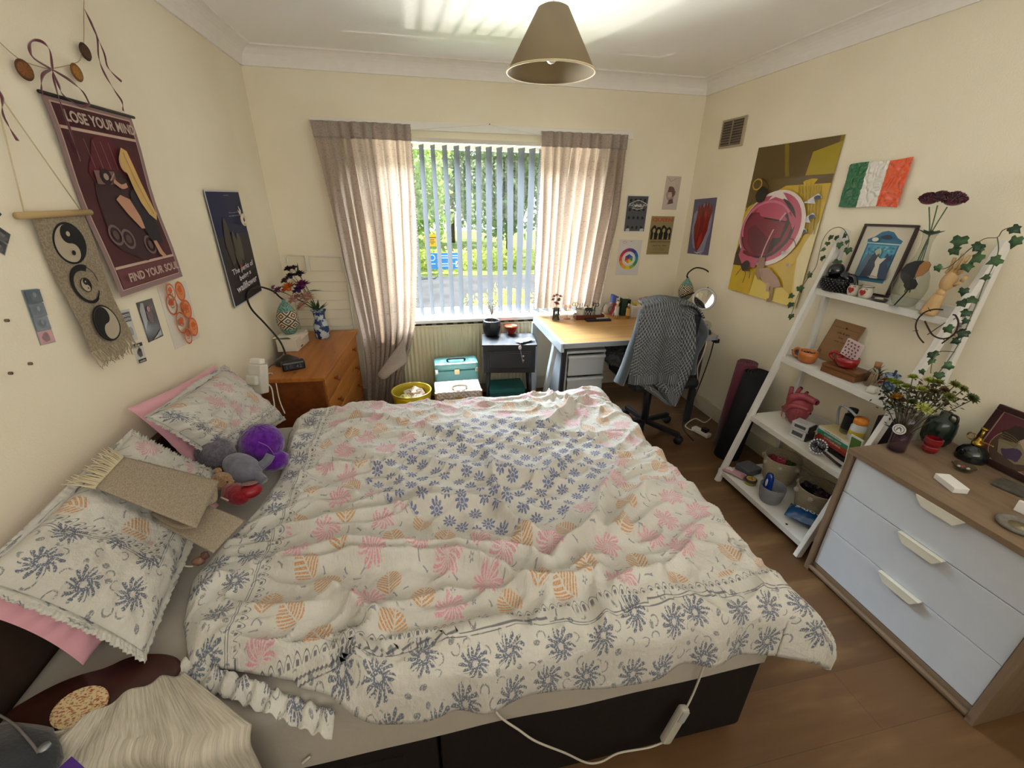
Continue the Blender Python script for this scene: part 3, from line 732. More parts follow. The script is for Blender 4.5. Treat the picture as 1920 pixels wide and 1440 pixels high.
print_on('photo', 'glossy dark photograph between the card and the orange faces print', 'photograph', [(254, 568), (284, 559), (279, 642)], 'left', dk, '#202122', rough=.15)
def fcs(cv):
    O1, O2 = M('#c9622c', .7), M('#d98a58', .7)
    for i, (x, y, rr, fill) in enumerate(((.70, .86, .15, 1), (.28, .70, .16, 0), (.72, .55, .15, 1), (.38, .38, .17, 0), (.74, .24, .15, 1), (.44, .14, .13, 0), (.25, .90, .13, 0), (.5, .60, .10, 0))):
        if fill: cv.disc(x, y, rr, rr*1.15, O2, wob=.2, seed=i)
        cv.ring(x, y, rr, rr*1.15, .03, O1)
        cv.disc(x, y+.035, rr*.55, rr*.4, O1, wob=.5, seed=i); cv.ring(x, y-.01, rr*.4, rr*.3, .018, O1, 200, 340); cv.line([(x, y+.02), (x+.02, y-.02)], .02, O1)
print_on('art_print', 'white print with orange-red drawn faces below the wall scroll', 'print', [(294, 540), (347, 527), (338, 651)], 'left', fcs, '#d6cfc2')
def small(cv):
    cv.rect(.05, .8, .95, .97, M('#2a2a2a')); cv.text('ink', .2, .82, .5, .12, M('#ddd9cc')); cv.disc(.5, .5, .26, .28, M('#55524d'), wob=.4); cv.disc(.5, .64, .14, .12, M('#232323')); cv.rect(.1, .03, .9, .2, M('#2a2a2a')); cv.text('studio', .2, .07, .6, .08, M('#ddd9cc'))
print_on('card', 'tiny black and white card low on the wall under the hanging fringe', 'card', [(247, 645), (265, 640), (258, 683)], 'left', small, '#cfccc4')
# --- film poster
def wf(cv):
    NB = M('#1b2348', .5, spec=.2); cv.rect(.0, 0, 1, 1, M('#b9bdc4', .3)); cv.rect(.02, .012, .98, .988, NB); cv.rect(.02, .012, .98, .5, M('#1c181d', .45, spec=.25)); cv.rect(.02, .42, .98, .62, M('#1d1d2b', .45, spec=.25))
    Wt = M('#c4c4cc', .5)
    cv.text('We accept the love', .48, .80, .42, .016, M('#8b91a8')); cv.text('we think we deserve', .46, .775, .46, .016, M('#8b91a8')); cv.rect(.45, .958, .6, .962, M('#8b91a8'))
    for i, (x, y, s_) in enumerate(((.28, .55, .10), (.58, .50, .07), (.45, .46, .09))): cv.disc(x, y, s_, s_*2.4, M('#15131a', .3), wob=.3, seed=i)
    cv.text('The perks of', .14, .265, .74, .065, Wt, .02, .02); cv.text('being a', .30, .195, .42, .06, Wt, .02, .02); cv.text('wallflower', .14, .115, .74, .065, Wt, .02, .02)
    cv.disc(.42, .335, .022, .03, M('#b03027')); cv.line([(.42, .30), (.42, .33)], .01, M('#b03027'))
q = [onleft(376, 357), onleft(445, 359), onleft(450, 569)]; q[0].z = q[1].z = 1.622; q[2].z = 1.05; q[0].y = 2.10; q[1].y = 2.52; q[2].y = 2.10
# the sheet hangs slightly askew
q[2] = V(0, 2.17, 1.045); q[0] = V(0, 2.10, 1.622)
mb, cv, *_ = sheet_thing('', '', '', [V(0, 2.105, 1.622), V(0, 2.555, 1.622), V(0, 2.105, 1.05)], 'left', wf, M('#1d2238', .25), warp=lambda x, y: .006+.006*(1-y)+.003*sin(x*5))
mb.build('film_poster', None, 'dark blue film poster, The perks of being a wallflower, near the corner', 'poster')
mb = MB(); c = onleft(457, 412, .03)
for k in range(9):
    a = k*.7; rr = .016+.006*sin(k*1.9); mb.tube([c+V(.002, rr*cos(a+i*.5)*1.5, rr*sin(a+i*.5)*1.3-.0) for i in range(7)], .0028, '#e3d7bd', 5, smooth=2)
mb.tube([c+V(0, .036*cos(i*pi/8), .030*sin(i*pi/8)) for i in range(16)], .0035, '#e3d7bd', 6, closed=True, smooth=2)
mb.leaf(c+V(0, -.02, .03), (0, -.4, 1), (1, 0, 0), .045, .014, M('#e3d7bd')); mb.leaf(c+V(0, -.03, .02), (0, -.7, 1), (1, 0, 0), .04, .012, M('#e3d7bd'))
mb.build('hare_ornament', None, 'cut-out cream hare ornament on the edge of the film poster', 'ornament', mod=solid(.002))
for i, (u, v) in enumerate(((10, 601), (54, 682), (17, 700))):
    c = onleft(u, v); mb = MB(); mb.tube([c, c+V(.006, 0, 0)], .004, '#6b5a48', 8, smooth=0); mb.build('wall_plug', None, 'brown wall plugs left in the bare left wall', 'wall plug', 'brown wall plugs left in the wall')
# ================================================================== bed
@cached
def bedcloth(kind):
    """printed cotton: pink and orange block flowers, a blue medallion, a blue floral border"""
    m, nt, b = newmat('printed_cotton', C('#e2dccb'), .9, spec=.15)
    b.inputs['Sheen Weight'].default_value = .15
    tc = nt.nodes.new('ShaderNodeTexCoord'); sp = nt.nodes.new('ShaderNodeSeparateXYZ'); nt.links.new(tc.outputs['UV'], sp.inputs[0])
    U, Vv = Nd(nt, sp.outputs[0]), Nd(nt, sp.outputs[1])
    wob = noise_n(nt, tc.outputs['UV'], 90, 2)-.5
    def comb(x, y):
        c = nt.nodes.new('ShaderNodeCombineXYZ')
        for i, q in enumerate((x, y)):
            if isinstance(q, Nd): nt.links.new(q.s, c.inputs[i])
            else: c.inputs[i].default_value = q
        return c.outputs[0]
    def cells(x, y, sx, sy, rnd, ox=0., oy=0.):
        v = nt.nodes.new('ShaderNodeTexVoronoi'); v.voronoi_dimensions = '2D'; v.inputs['Scale'].default_value = 1; v.inputs['Randomness'].default_value = rnd
        X, Y = x/sx+ox, y/sy+oy
        nt.links.new(comb(X, Y), v.inputs['Vector'])
        ps = nt.nodes.new('ShaderNodeSeparateXYZ'); nt.links.new(v.outputs['Position'], ps.inputs[0])
        cs = nt.nodes.new('ShaderNodeSeparateColor'); nt.links.new(v.outputs['Color'], cs.inputs[0])
        return (X-Nd(nt, ps.outputs[0]))*sx, (Y-Nd(nt, ps.outputs[1]))*sy, [Nd(nt, cs.outputs[i]) for i in range(3)]
    def polar(x, y): return (x*x+y*y).f('SQRT'), Nd.op(nt, 'ARCTAN2', y, x)
    def both(a, b_): return a*b_
    grain = noise_n(nt, tc.outputs['UV'], 330, 2)
    drop = grain.ss(.36, .50)                       # block-print dropout
    big = noise_n(nt, tc.outputs['UV'], 45, 2)
    # scattered pink and orange flowers on a staggered lattice
    SP = .108 if kind == 'duvet' else .125
    a, c = (U+Vv)*.7071, (U-Vv)*.7071
    fx, fy, rc = cells(a, c, SP, SP, .42)
    x, y = (fx+fy)*.7071, (fx-fy)*.7071
    r, th = polar(x, y)
    r = r*(1+wob*.35)
    ph = rc[1]*6.28
    Rp = ((th*3.5+ph).f('COSINE').f('ABSOLUTE')*.38+.62)*.044
    pink = r.lt(Rp, .002)*((th*17+r*260).f('SINE').ss(-.8, -.1))*drop.f('MAXIMUM', .2)*(1-r.lt(.008,.002)*.5)
    isp = rc[0].gt(.5)
    ro = (x*x*1.25+y*y).f('SQRT')*(1+wob*.25)
    t_ = (rc[1]-.5)*1.6
    xr = x*t_.f('COSINE')-y*t_.f('SINE'); yr = x*t_.f('SINE')+y*t_.f('COSINE')
    herr = ((yr-xr.f('ABSOLUTE')*.8)*620).f('SINE').ss(-.6, .0); spine = xr.f('ABSOLUTE').ss(.0012, .0022)
    orange = ro.lt(.037, .002)*herr*spine*drop.f('MAXIMUM', .35)
    # sprigs between
    sx_, sy_, sc = cells(U, Vv, .040, .040, .95, 3.3, 7.7)
    s_ = sc[0]*6.28; xs = sx_*s_.f('COSINE')-sy_*s_.f('SINE'); ys = sx_*s_.f('SINE')+sy_*s_.f('COSINE')
    stem = (ys+xs*xs*20).f('ABSOLUTE').lt(.0016, .0006)*xs.f('ABSOLUTE').lt(.011, .001)
    lf = ((xs*190).f('SINE')*.0035-ys.f('ABSOLUTE')).gt(.0006)*xs.f('ABSOLUTE').lt(.009, .001)
    rs, ths = polar(xs, ys); daisy = rs.lt(((ths*5).f('COSINE')*.3+.7)*.0075, .001)*rs.gt(.0025)
    pick = sc[1].gt(.72)
    sprig = (Nd.op(nt, 'MAXIMUM', stem, lf)*(1-pick)+daisy*pick)*sc[2].gt(.28)*r.ss(.038, .046)
    # small blue flowers of the medallion
    if kind == 'duvet':
        mx_, my_, mc = cells((U+Vv)*.7071, (U-Vv)*.7071, .058, .058, .2, .5, .5)
        rm, tm = polar(mx_, my_); rm = rm*(1+wob*.3)
        blue = rm.lt(((tm*9).f('COSINE')*.16+.84)*.0225, .0015)*(1-rm.gt(.0055)*rm.lt(.0085, .0004)*.7)*((tm*9+1.5).f('SINE').ss(-.9, -.3).f('MAXIMUM', rm.lt(.011, .002)))*grain.ss(.30, .44)
        dx, dy = (U-1.24).f('ABSOLUTE')/.50, (Vv-1.03).f('ABSOLUTE')/.40
        med = (dx.f('POWER', 1.5)+dy.f('POWER', 1.5)).lt(1., .02)
        L0, V0 = .505, .345
        inb = Nd.op(nt, 'MAXIMUM', U.lt(L0, .001), Vv.lt(V0, .001))
        dl = Nd.op(nt, 'MINIMUM', U-L0, Vv-V0)
    else:
        blue = U*0; med = U*0
        L0, V0 = .155, .13
        inb = Nd.op(nt, 'MAXIMUM', U.lt(L0, .001), Nd.op(nt, 'MAXIMUM', (.74-U).lt(L0-.06, .001), Vv.lt(V0-.05, .001)))
        dl = Nd.op(nt, 'MINIMUM', U-L0, Vv-V0+.05)
    # border: big blue block flowers, scrolls, ruled lines with a row of small arches
    bx, by, bc = cells(U, Vv, .100, .100, .4, 1.7, 2.2)
    rb, tb = polar(bx, by); rb = rb*(1+wob*.5)
    petal = ((tb*5).f('COSINE').f('ABSOLUTE')*.35+.65)
    bfl = rb.lt(petal*.036, .002)*((tb*13+rb*180).f('SINE').ss(-.8, -.2)).f('MAXIMUM', rb.lt(.016, .002)*rb.gt(.007))*(1-rb.lt(.006, .001)*.8)*drop
    cx_, cy_, cc = cells(U, Vv, .036, .036, .9, 5.1, 1.1)
    s2 = cc[0]*6.28; xc = cx_*s2.f('COSINE')-cy_*s2.f('SINE'); yc = cx_*s2.f('SINE')+cy_*s2.f('COSINE')
    curl = (polar(xc, yc)[0]-.010).f('ABSOLUTE').lt(.0016, .0006)*yc.gt(-.004)
    blob = polar(xc*1.6, yc)[0].lt(.0085, .001)
    scr = (curl*cc[1].gt(.4)+blob*cc[1].lt(.4))*rb.ss(.036, .044)*drop
    lines = Nd.op(nt, 'MAXIMUM', (dl+.012).f('ABSOLUTE').lt(.0011, .0005), (dl+.018).f('ABSOLUTE').lt(.0009, .0005))
    tcoord = Nd.op(nt, 'MAXIMUM', U*(Vv-V0).f('ABSOLUTE').lt(.05), Vv*(U-L0).f('ABSOLUTE').lt(.05)) if kind == 'duvet' else U+Vv
    arch = ((dl-.002)-(tcoord*150).f('SINE').f('ABSOLUTE')*.016).f('ABSOLUTE').lt(.0013, .0006)*dl.gt(-.008)*dl.lt(.02)
    adot = (dl-.006).f('ABSOLUTE').lt(.004, .001)*(tcoord*150).f('SINE').f('ABSOLUTE').gt(.86)
    lines = Nd.op(nt, 'MAXIMUM', lines, Nd.op(nt, 'MAXIMUM', arch, adot))*big.ss(.3, .42)
    free = (1-med)*(1-inb)*dl.ss(.022, .03)
    base = mixc(nt, noise_n(nt, tc.outputs['UV'], 6, 3).ss(.3, .7), C('#c4c1b8'), C('#b9b5ab'))
    col = mixc(nt, sprig*free*.75, base, C('#6d7280'))
    col = mixc(nt, (orange*free*(1-isp)*.85).clamp(), col, C('#b87c38'))
    col = mixc(nt, (pink*free*isp*.72).clamp(), col, C('#c8708a'))
    col = mixc(nt, (blue*med*.85).clamp(), col, C('#4d5a88'))
    col = mixc(nt, (bfl*inb*.85).clamp(), col, C('#3f4c66'))
    col = mixc(nt, (scr*inb*.7).clamp(), col, C('#4d5560'))
    col = mixc(nt, (lines*.8).clamp(), col, C('#4b4b58'))
    nt.links.new(col, b.inputs['Base Color'])
    cr = noise_n(nt, coord(nt, 'UV', (1, 1, 1)), 28, 4, .6); cr2 = noise_n(nt, coord(nt, 'UV', (1, 1, 1)), 75, 3, .6)
    bump(nt, b, cr+cr2*.4, .55, .014)
    return m
SHEET = M('#a8a196', .9, spec=.15, bmp=.2, bscale=60)
DIV = M('#1c1714', .9, var=.1, vscale=60, bmp=.3, bscale=500, spec=.2)
BX0, BX1, BY0, BY1 = .035, 1.915, .285, 1.635
t = thing('bed', 'double divan bed with dark brown fabric base and white fitted sheet', 'bed', (.97, .96, 0))
mb = MB(); mb.box((BX0, BY0, .035), (.955, BY1, .365), DIV, .012); mb.box((.963, BY0, .035), (BX1, BY1, .365), DIV, .012); bs = mb.build('base', t)
mb = MB(); mb.box((.2, BY0-.004, .07), (.87, BY0+.002, .30), DIV, .002); mb.build('drawer', t)
mb = MB(); mb.box((0.003, .262, 0), (.033, 1.66, .80), M('#3a2a20', .7, var=.1, vscale=30), .006); mb.build('headboard', t)
for (x, y) in ((1.86, .335), (1.86, 1.585), (.1, .335), (.1, 1.585), (1.01, .335), (.9, .335)):
    mb = MB(); mb.tube([(x-.012, y, .02), (x+.012, y, .02)], .02, M('#c8c8c4', .25, metal=.7), 14, smooth=0); mb.tube([(x, y, .02), (x, y, .05)], .008, M('#c8c8c4', .25, metal=.9), 8, smooth=0); mb.build('caster', t)
def mat_fn(i, j):   # rounded slab
    return None
def slab(mb, x0, x1, y0, y1, z0, z1, mat, rr=.03, wav=.0):
    n = 60; vs = []
    def prof():   # outward offset, z
        L = [(0, z0)]+[(0, z0+(z1-rr-z0)*k/5) for k in range(1, 6)]+[(-rr*(1-cos(a)), z1-rr+rr*sin(a)) for a in [pi/2*k/5 for k in range(1, 6)]]
        return L
    per = []
    m_ = 40
    for k in range(m_): per.append((x0+(x1-x0)*k/m_, y0, 0, -1))
    for k in range(m_): per.append((x1, y0+(y1-y0)*k/m_, 1, 0))
    for k in range(m_): per.append((x1-(x1-x0)*k/m_, y1, 0, 1))
    for k in range(m_): per.append((x0, y1-(y1-y0)*k/m_, -1, 0))
    pr_ = prof(); N = len(per)
    for o, z in pr_:
        for (x, y, nx, ny) in per:
            cx, cy = (x0+x1)/2, (y0+y1)/2
            wv = wav*noise.noise(V(x*5, y*5, z*4))*(1 if z < z1-rr else .3)
            px = min(max(x, x0-o), x1+o); py = min(max(y, y0-o), y1+o)
            vs.append(V(px+nx*wv, py+ny*wv, z+(wav*1.2*noise.noise(V(x*3, y*3, 5)) if z == z0 else 0)))
    fs = [[j*N+k, j*N+(k+1) % N, (j+1)*N+(k+1) % N, (j+1)*N+k] for j in range(len(pr_)-1) for k in range(N)]
    fs.append([(len(pr_)-1)*N+k for k in range(N)])
    mb.add(vs, fs, mat, True)
mb = MB(); mb.box((BX0+.01, BY0+.01, .365), (BX1-.01, BY1-.01, .5), SHEET); mb.build('mattress', t)
mb = MB(); slab(mb, BX0, BX1+.003, BY0-.004, BY1+.004, .352, .572, SHEET, .04, .006); mb.build('fitted_sheet', t)

# duvet -------------------------------------------------------------
LEFT = [(.30, .62), (.418, .40), (.54, .335), (.665, .30), (.78, .325), (.943, .375), (1.159, .40), (1.509, .345), (1.70, .36), (1.95, .42)]
def lin(tab, q):
    if q <= tab[0][0]: return tab[0][1]
    for (a, va), (b, vb) in zip(tab, tab[1:]):
        if q <= b: return va+(vb-va)*(q-a)/(b-a)
    return tab[-1][1]
NEAR = [(.30, .44), (.42, .405), (.5, .365), (.6, .315), (.7, .27), (.8, .225), (1.0, .195), (1.4, .18), (1.8, .172), (2.0, .15), (2.2, .13)]    # cloth coordinate of the near hem
CR = [  # ridges seen on the duvet (crop pixels -> frame), height, half width
 ([(270, 190), (480, 240), (760, 290), (960, 370)], .010, .016), ([(560, 410), (730, 430), (860, 470), (1040, 490), (1300, 530), (1420, 520)], .016, .018),
 ([(0, 745), (300, 690), (620, 645), (860, 630), (1010, 640), (1130, 740), (1300, 800)], .022, .022), ([(0, 880), (300, 830), (600, 838), (900, 835), (1150, 850), (1260, 900), (1400, 870)], .024, .018),
 ([(0, 908), (400, 880), (850, 890), (1050, 940), (1160, 990), (1400, 985), (1490, 900)], .026, .016), ([(200, 960), (330, 1040), (430, 1120), (480, 1160), (560, 1165)], .022, .024),
 ([(440, 1190), (560, 1120), (700, 1070), (900, 1010)], .016, .02), ([(1140, 570), (1250, 500), (1340, 430), (1420, 385)], .016, .016), ([(1600, 430), (1510, 590), (1480, 720), (1340, 840), (1280, 890)], .024, .022),
 ([(1780, 500), (1640, 640), (1570, 800)], .02, .024), ([(1100, 262), (1240, 272), (1350, 200), (1500, 130)], .020, .018), ([(960, 340), (1010, 440), (1030, 560), (1110, 680)], .014, .016),
 ([(1530, 880), (1480, 1000), (1505, 1120), (1480, 1230)], .020, .02), ([(1820, 950), (1620, 960), (1530, 1080)], .018, .02), ([(1000, 640), (1180, 780), (1330, 810)], .018, .016),
 ([(380, 1200), (430, 1330), (450, 1440)], .02, .025), ([(1240, 60), (1300, 150), (1400, 220)], .012, .014), ([(250, 470), (420, 440), (560, 470)], .012, .016), ([(760, 1240), (960, 1180), (1200, 1170)], .010, .02),
 ([(1210, 930), (1330, 960), (1460, 900), (1560, 860)], .018, .015), ([(900, 560), (1040, 590), (1150, 640), (1290, 650)], .012, .016), ([(100, 600), (300, 560), (480, 600), (640, 560)], .012, .018)]
RID = []
for pts, hh, ww in CR:
    q = [P(500+u*.41667, 680+v*.41667, z=.655) for u, v in pts]; q = catmull([V(a.x, a.y, 0) for a in q], 6)
    RID.append((q, hh, ww, min(p.x for p in q)-.08, max(p.x for p in q)+.08, min(p.y for p in q)-.08, max(p.y for p in q)+.08))
def ridges(x, y):
    z = 0
    for q, hh, ww, x0, x1, y0, y1 in RID:
        if x < x0 or x > x1 or y < y0 or y > y1: continue
        best = 9; bi = 0
        for i in range(len(q)-1):
            ax, ay = q[i].x, q[i].y; dx, dy = q[i+1].x-ax, q[i+1].y-ay
            tt = max(0, min(1, ((x-ax)*dx+(y-ay)*dy)/(dx*dx+dy*dy+1e-12))); d = (x-ax-dx*tt)**2+(y-ay-dy*tt)**2
            if d < best: best = d; bi = (i+tt)/(len(q)-1)
        e = min(1, bi*5, (1-bi)*5)
        z += 1.95*hh*e*exp(-(sqrt(best)/ww)**1.6)
    return z
def drape(o, r=.06):
    if o <= 0: return 0, 0
    if o < r*pi/2: return r*sin(o/r), r*(cos(o/r)-1)
    return r, -(r+o-r*pi/2)
def duvet_z(X, Y):
    w1 = noise.noise(V(X*1.6, Y*1.6, 2.))*.02
    wx, wy = X+.10*noise.noise(V(X*3, Y*3, 11)), Y+.10*noise.noise(V(X*3, Y*3, 17))
    f = 1-abs(noise.noise(V(wx*3.2+wy*1.2, wy*6.5, 4)))*2
    g = 1-abs(noise.noise(V(wx*7, wy*12-wx*3, 8)))*2
    hh = noise.noise(V(X*22, Y*26, 3))
    return w1+.020*max(0, f)**3+.014*max(0, g)**3+.0035*hh+ridges(X, Y)
def duvet(i, j):
    Yc = lin(NEAR, .36+(2.13-.36)*i)*(1-j)+1.86*j
    xl = lin(LEFT, max(.3, min(1.95, Yc)))
    Xc = xl+(2.075-xl)*i
    Yn = lin(NEAR, Xc)
    Yc = Yn*(1-j)+1.86*j
    xl = lin(LEFT, max(.3, min(1.95, Yc))); Xc = xl+(2.075-xl)*i
    edge = min(1, min((Yc-Yn), (1.86-Yc), (Xc-xl)*1.3, (2.08-Xc))*14+.06)      # puffed towards the middle, thin at the seams
    z = .578+.052*sqrt(max(0, edge))+duvet_z(Xc, Yc)*min(1, edge*1.3)
    ox, dzx = drape(Xc-1.90+.03*noise.noise(V(0, Yc*4, 1))); oyn, dzn = drape(.335-Yc+.02*noise.noise(V(Xc*4, 0, 1))); oyf, dzf = drape(Yc-1.63)
    x = Xc if Xc < 1.90 else 1.90+ox+.02*noise.noise(V(Yc*5, Xc*3, 3)); y = Yc
    if oyn > 0: y = .318-oyn-.012*(1+sin(Xc*23+noise.noise(V(Xc*3, 0, 0))*5))*min(1, (.335-Yc)*6)
    if oyf > 0: y = 1.63+oyf
    z += (min(dzx, dzn)+max(dzx, dzn)*.15 if ox > 0 and oyn > 0 else dzx+dzn)+dzf
    if ox > 0 and oyn > 0: x += .07*min(1, (Xc-1.9)*8)*min(1, (.335-Yc)*6); y -= .05*min(1, (Xc-1.9)*8)*min(1, (.335-Yc)*6)
    return V(x, y, z)
def duv_uv(i, j):
    Yc = lin(NEAR, .36+(2.13-.36)*i)*(1-j)+1.86*j
    xl = lin(LEFT, max(.3, min(1.95, Yc))); Xc = xl+(2.075-xl)*i; Yn = lin(NEAR, Xc); Yc = Yn*(1-j)+1.86*j
    xl = lin(LEFT, max(.3, min(1.95, Yc))); Xc = xl+(2.075-xl)*i
    return (Xc, Yc)
t = thing('duvet', 'crumpled cream duvet printed with pink, orange and blue block flowers', 'duvet', (1.2, 1.0, .57))
mb = MB(); mb.grid(duvet, 300, 270, bedcloth('duvet'), uv=duv_uv); mb.build('cover', t, mod=solid(.012, -1))
# the frilled hem turned over at the near left corner
mb = MB()
def frill(i, j):
    X = .385+.36*i; Y = lin(NEAR, X)+.015-.03*j
    z = .600-.012*j+.006*sin(i*60+j*2)+.010*noise.noise(V(X*20, j*2, 0))
    if X > .56: z -= min(.10, (X-.56)*.2)
    return V(X, Y-.018*j+.003*sin(i*90), max(.57 if X < .58 else .4, z))
mb.grid(frill, 90, 6, bedcloth('duvet'), uv=lambda i, j: (.4+.6*i, .2+.04*j)); mb.build('frill', t, mod=solid(.003, 0))

# pillows -----------------------------------------------------------
def pillow(nm, label, c4, thick, mat, seed, frilled=False, group=None, uvr=0, wr=1.):
    """c4 = four corners (near-wall, near-bed, far-bed, far-wall)"""
    A, B, Cc, D = [V(*p) for p in c4]; n0 = ((B-A).cross(D-A)).normalized()
    if n0.z < 0: n0 = -n0
    la, lb = (B-A).length, (D-A).length
    t = thing(nm, label, 'pillow', (A+B+Cc+D)/4, group)
    def f(side):
        def g(i, j):
            u, v = 2*i-1, 2*j-1; pin = 1-.06*(1-u*u)*0
            ii = .5+u*.5*(1-.07*(1-v*v)*0-.05*(1-abs(v))*0); 
            # sides drawn in between the corners
            uu = u*(1-.06*(1-v*v)); vv = v*(1-.05*(1-u*u)); i2, j2 = .5+uu/2, .5+vv/2
            p = A.lerp(B, i2).lerp(D.lerp(Cc, i2), j2)
            h = (max(0, 1-u**4)*max(0, 1-v**4))**.5
            w1 = .010*wr*(1-abs(noise.noise(V(i*4*la/.5+seed, j*5*lb/.6, seed)))*2.5)*h+.004*wr*noise.noise(V(i*14, j*16, seed))*h
            # gathers at the corners
            e = max(abs(u), abs(v)); w1 += .005*wr*sin(atan2(v, u)*22+seed)*max(0, e-.55)*h*2
            return p+n0*(side*(thick/2)*h+w1)
        return g
    mb = MB(); uvf = lambda i, j: (j*lb+uvr, (1-i)*la)
    mb.grid(f(1), 56, 70, mat, uv=uvf); mb.grid(f(-1), 20, 24, mat, uv=uvf); mb.build('pillowcase', t)
    if frilled:
        mb = MB(); 
        def fr(i, j):
            s = i*4; k = int(min(3, s)); q = s-k; cs = [(-1, -1), (1, -1), (1, 1), (-1, 1), (-1, -1)]
            u, v = cs[k][0]*(1-q)+cs[k+1][0]*q, cs[k][1]*(1-q)+cs[k+1][1]*q
            uu = u*(1-.06*(1-v*v)); vv = v*(1-.05*(1-u*u)); p = A.lerp(B, .5+uu/2).lerp(D.lerp(Cc, .5+uu/2), .5+vv/2)
            out = (p-(A+B+Cc+D)/4); out = (out-n0*out.dot(n0)).normalized()
            return p+out*(.024*j)+n0*(.004*sin(i*900)*j+.003*sin(i*310)*j)
        mb.grid(fr, 420, 3, mat, uv=lambda i, j: (.02+i*.4, .02+.03*j)); mb.build('frill', t, mod=solid(.002, 0))
    return t
PK = M('#d9a0ac', .85, sheen=.2, bmp=.15, bscale=30); BC = bedcloth('pillow')
pillow('pillow', 'pink pillow against the wall under the nearest floral pillow', [(.05, .44, .84), (.17, .455, .605), (.25, 1.0, .61), (.05, 1.05, .90)], .08, PK, 3, group=None, wr=1.3)
pillow('pillow', 'pink pillow against the wall under the frilled floral pillow', [(.05, 1.065, .975), (.13, 1.13, .70), (.2, 1.60, .62), (.05, 1.66, .895)], .07, PK, 8, wr=1.)
pillow('pillow', 'nearest floral pillow with blue border, the folded mat lying on it', [(.088, .455, .90), (.305, .445, .625), (.215, 1.10, .675), (.088, .985, .92)], .085, BC, 5, True, wr=1.4)
pillow('pillow', 'frilled floral pillow propped beside the purple ball, in the far corner', [(.12, 1.03, .955), (.20, 1.19, .675), (.31, 1.585, .635), (.10, 1.63, .89)], .10, BC, 12, True, wr=1.4, uvr=.1)

# things on the bed -------------------------------------------------
# folded table mat with fringe
t = thing('folded_mat', 'folded beige woven mat with a fringe lying across the pillows', 'mat', (.22, .95, .8))
A, B, Cc, D = V(.075, 1.10, .965), V(.345, .935, .79), V(.365, .735, .775), V(.125, .865, .90)
A, B, Cc, D = Pp(232, 858, x=.15), Pp(410, 903, z=.81), Pp(368, 992, z=.80), Pp(180, 916, x=.15)
WV2 = weave('#a09381', '#8a7d6c')
def quadf(A, B, Cc, D, bul=.0, dr=.0):
    return lambda i, j: A.lerp(B, i).lerp(D.lerp(Cc, i), j)+V(0, 0, bul*sin(pi*i)*sin(pi*min(1, j))-dr*i*i)
mb = MB(); mb.grid(quadf(A, B, Cc, D, .006), 24, 18, WV2); mb.build('top_fold', t, mod=solid(.004))
# second layer curling under the first and coming out to the right
E1, E2, E3, E4 = Pp(392, 948, z=.77), Pp(460, 975, z=.735), Pp(400, 1036, z=.735), Pp(275, 960, z=.79)
mb = MB()
def under(i, j):
    base = D.lerp(Cc, .35+.6*i); a = pi*j
    return None
low = quadf(E4+V(-.02, -.0, .0), E3, E2, E1, .004)
mb.grid(lambda i, j: low(i, j), 20, 20, WV2); mb.build('lower_fold', t, mod=solid(.004))
mb = MB(); c1, c2 = D.lerp(Cc, .42), D.lerp(Cc, 1.0)
def loop(i, j):
    a = -pi/2+pi*1.0*i; top = c1.lerp(c2, .1+.85*j*0+.0) 
    p = (D.lerp(Cc, .98)).lerp(A.lerp(B, .98), j)
    q = E4.lerp(E1, j)
    return p.lerp(q, i)+V(.035, -.045, 0).lerp(V(0, 0, 0), abs(2*i-1)**1.5)*(.5)+V(0, 0, -.01*sin(pi*i))
mb.grid(loop, 16, 12, WV2); mb.build('loop', t, mod=solid(.004))
mb = MB(); r = random.Random(8)
for k in range(44):
    q = k/43; p = A.lerp(D, q); e = Pp(205, 838, x=.10).lerp(Pp(120, 912, x=.10), q)
    mb.tube([p, p.lerp(e, .5)+V(0, 0, r.uniform(-.004, .008)), e+V(r.uniform(-.004, .004), r.uniform(-.012, .012), r.uniform(-.01, .01))], lambda s: .0022*(1-.5*s), '#c5b899', 5, smooth=3)
mb.build('fringe', t)
# purple ball of cloth, like a stuffed bonnet
@cached
def plush(h1, h2, sc=180):
    m, nt, b = newmat('plush', C(h1), .95, spec=.1); b.inputs['Sheen Weight'].default_value = .4
    n = noise_n(nt, coord(nt), sc, 3); nt.links.new(mixc(nt, n.ss(.3, .7), C(h1), C(h2)), b.inputs['Base Color']); bump(nt, b, n, .7, .006); return m
pc = Pp(490, 845, z=.70); pc = V(.335, 1.24, .705)
t = thing('purple_plush', 'bright purple velvety stuffed ball with a bunched neck', 'soft toy', pc-V(0, 0, .09))
PV = plush('#4a1272', '#5f2090', 60)
def gathered(c, R, sq, mat, n=40, folds=12, dep=.06):
    mb = MB(); vs = []
    for j in range(n//2+1):
        for k in range(n):
            th = pi*j/(n//2); a = 2*pi*k/n; u = V(sin(th)*cos(a), sin(th)*sin(a), cos(th))
            q = 1+dep*abs(sin(a*folds/2+noise.noise(u*2)*2))*abs(cos(th))**2+.04*noise.noise(u*3+c)
            vs.append(c+V(u.x*R*q*sq[0], u.y*R*q*sq[1], u.z*R*q*sq[2]))
    n2 = n; mb.add(vs, [[j*n2+k, j*n2+(k+1) % n2, (j+1)*n2+(k+1) % n2, (j+1)*n2+k] for j in range(n//2) for k in range(n)], mat, True); return mb
gathered(pc, .078, (1, 1, .95), PV).build('ball', t)
mb = MB(); mb.ball(pc+V(.045, -.045, -.055), (.052, .045, .04), PV, 18, noise_=.25); mb.build('neck', t)
mb = MB(); mb.tube([pc+V(.02, -.076, .05), pc+V(.045, -.066, .02), pc+V(.06, -.062, -.03)], .0018, '#8a5aa8', 5)
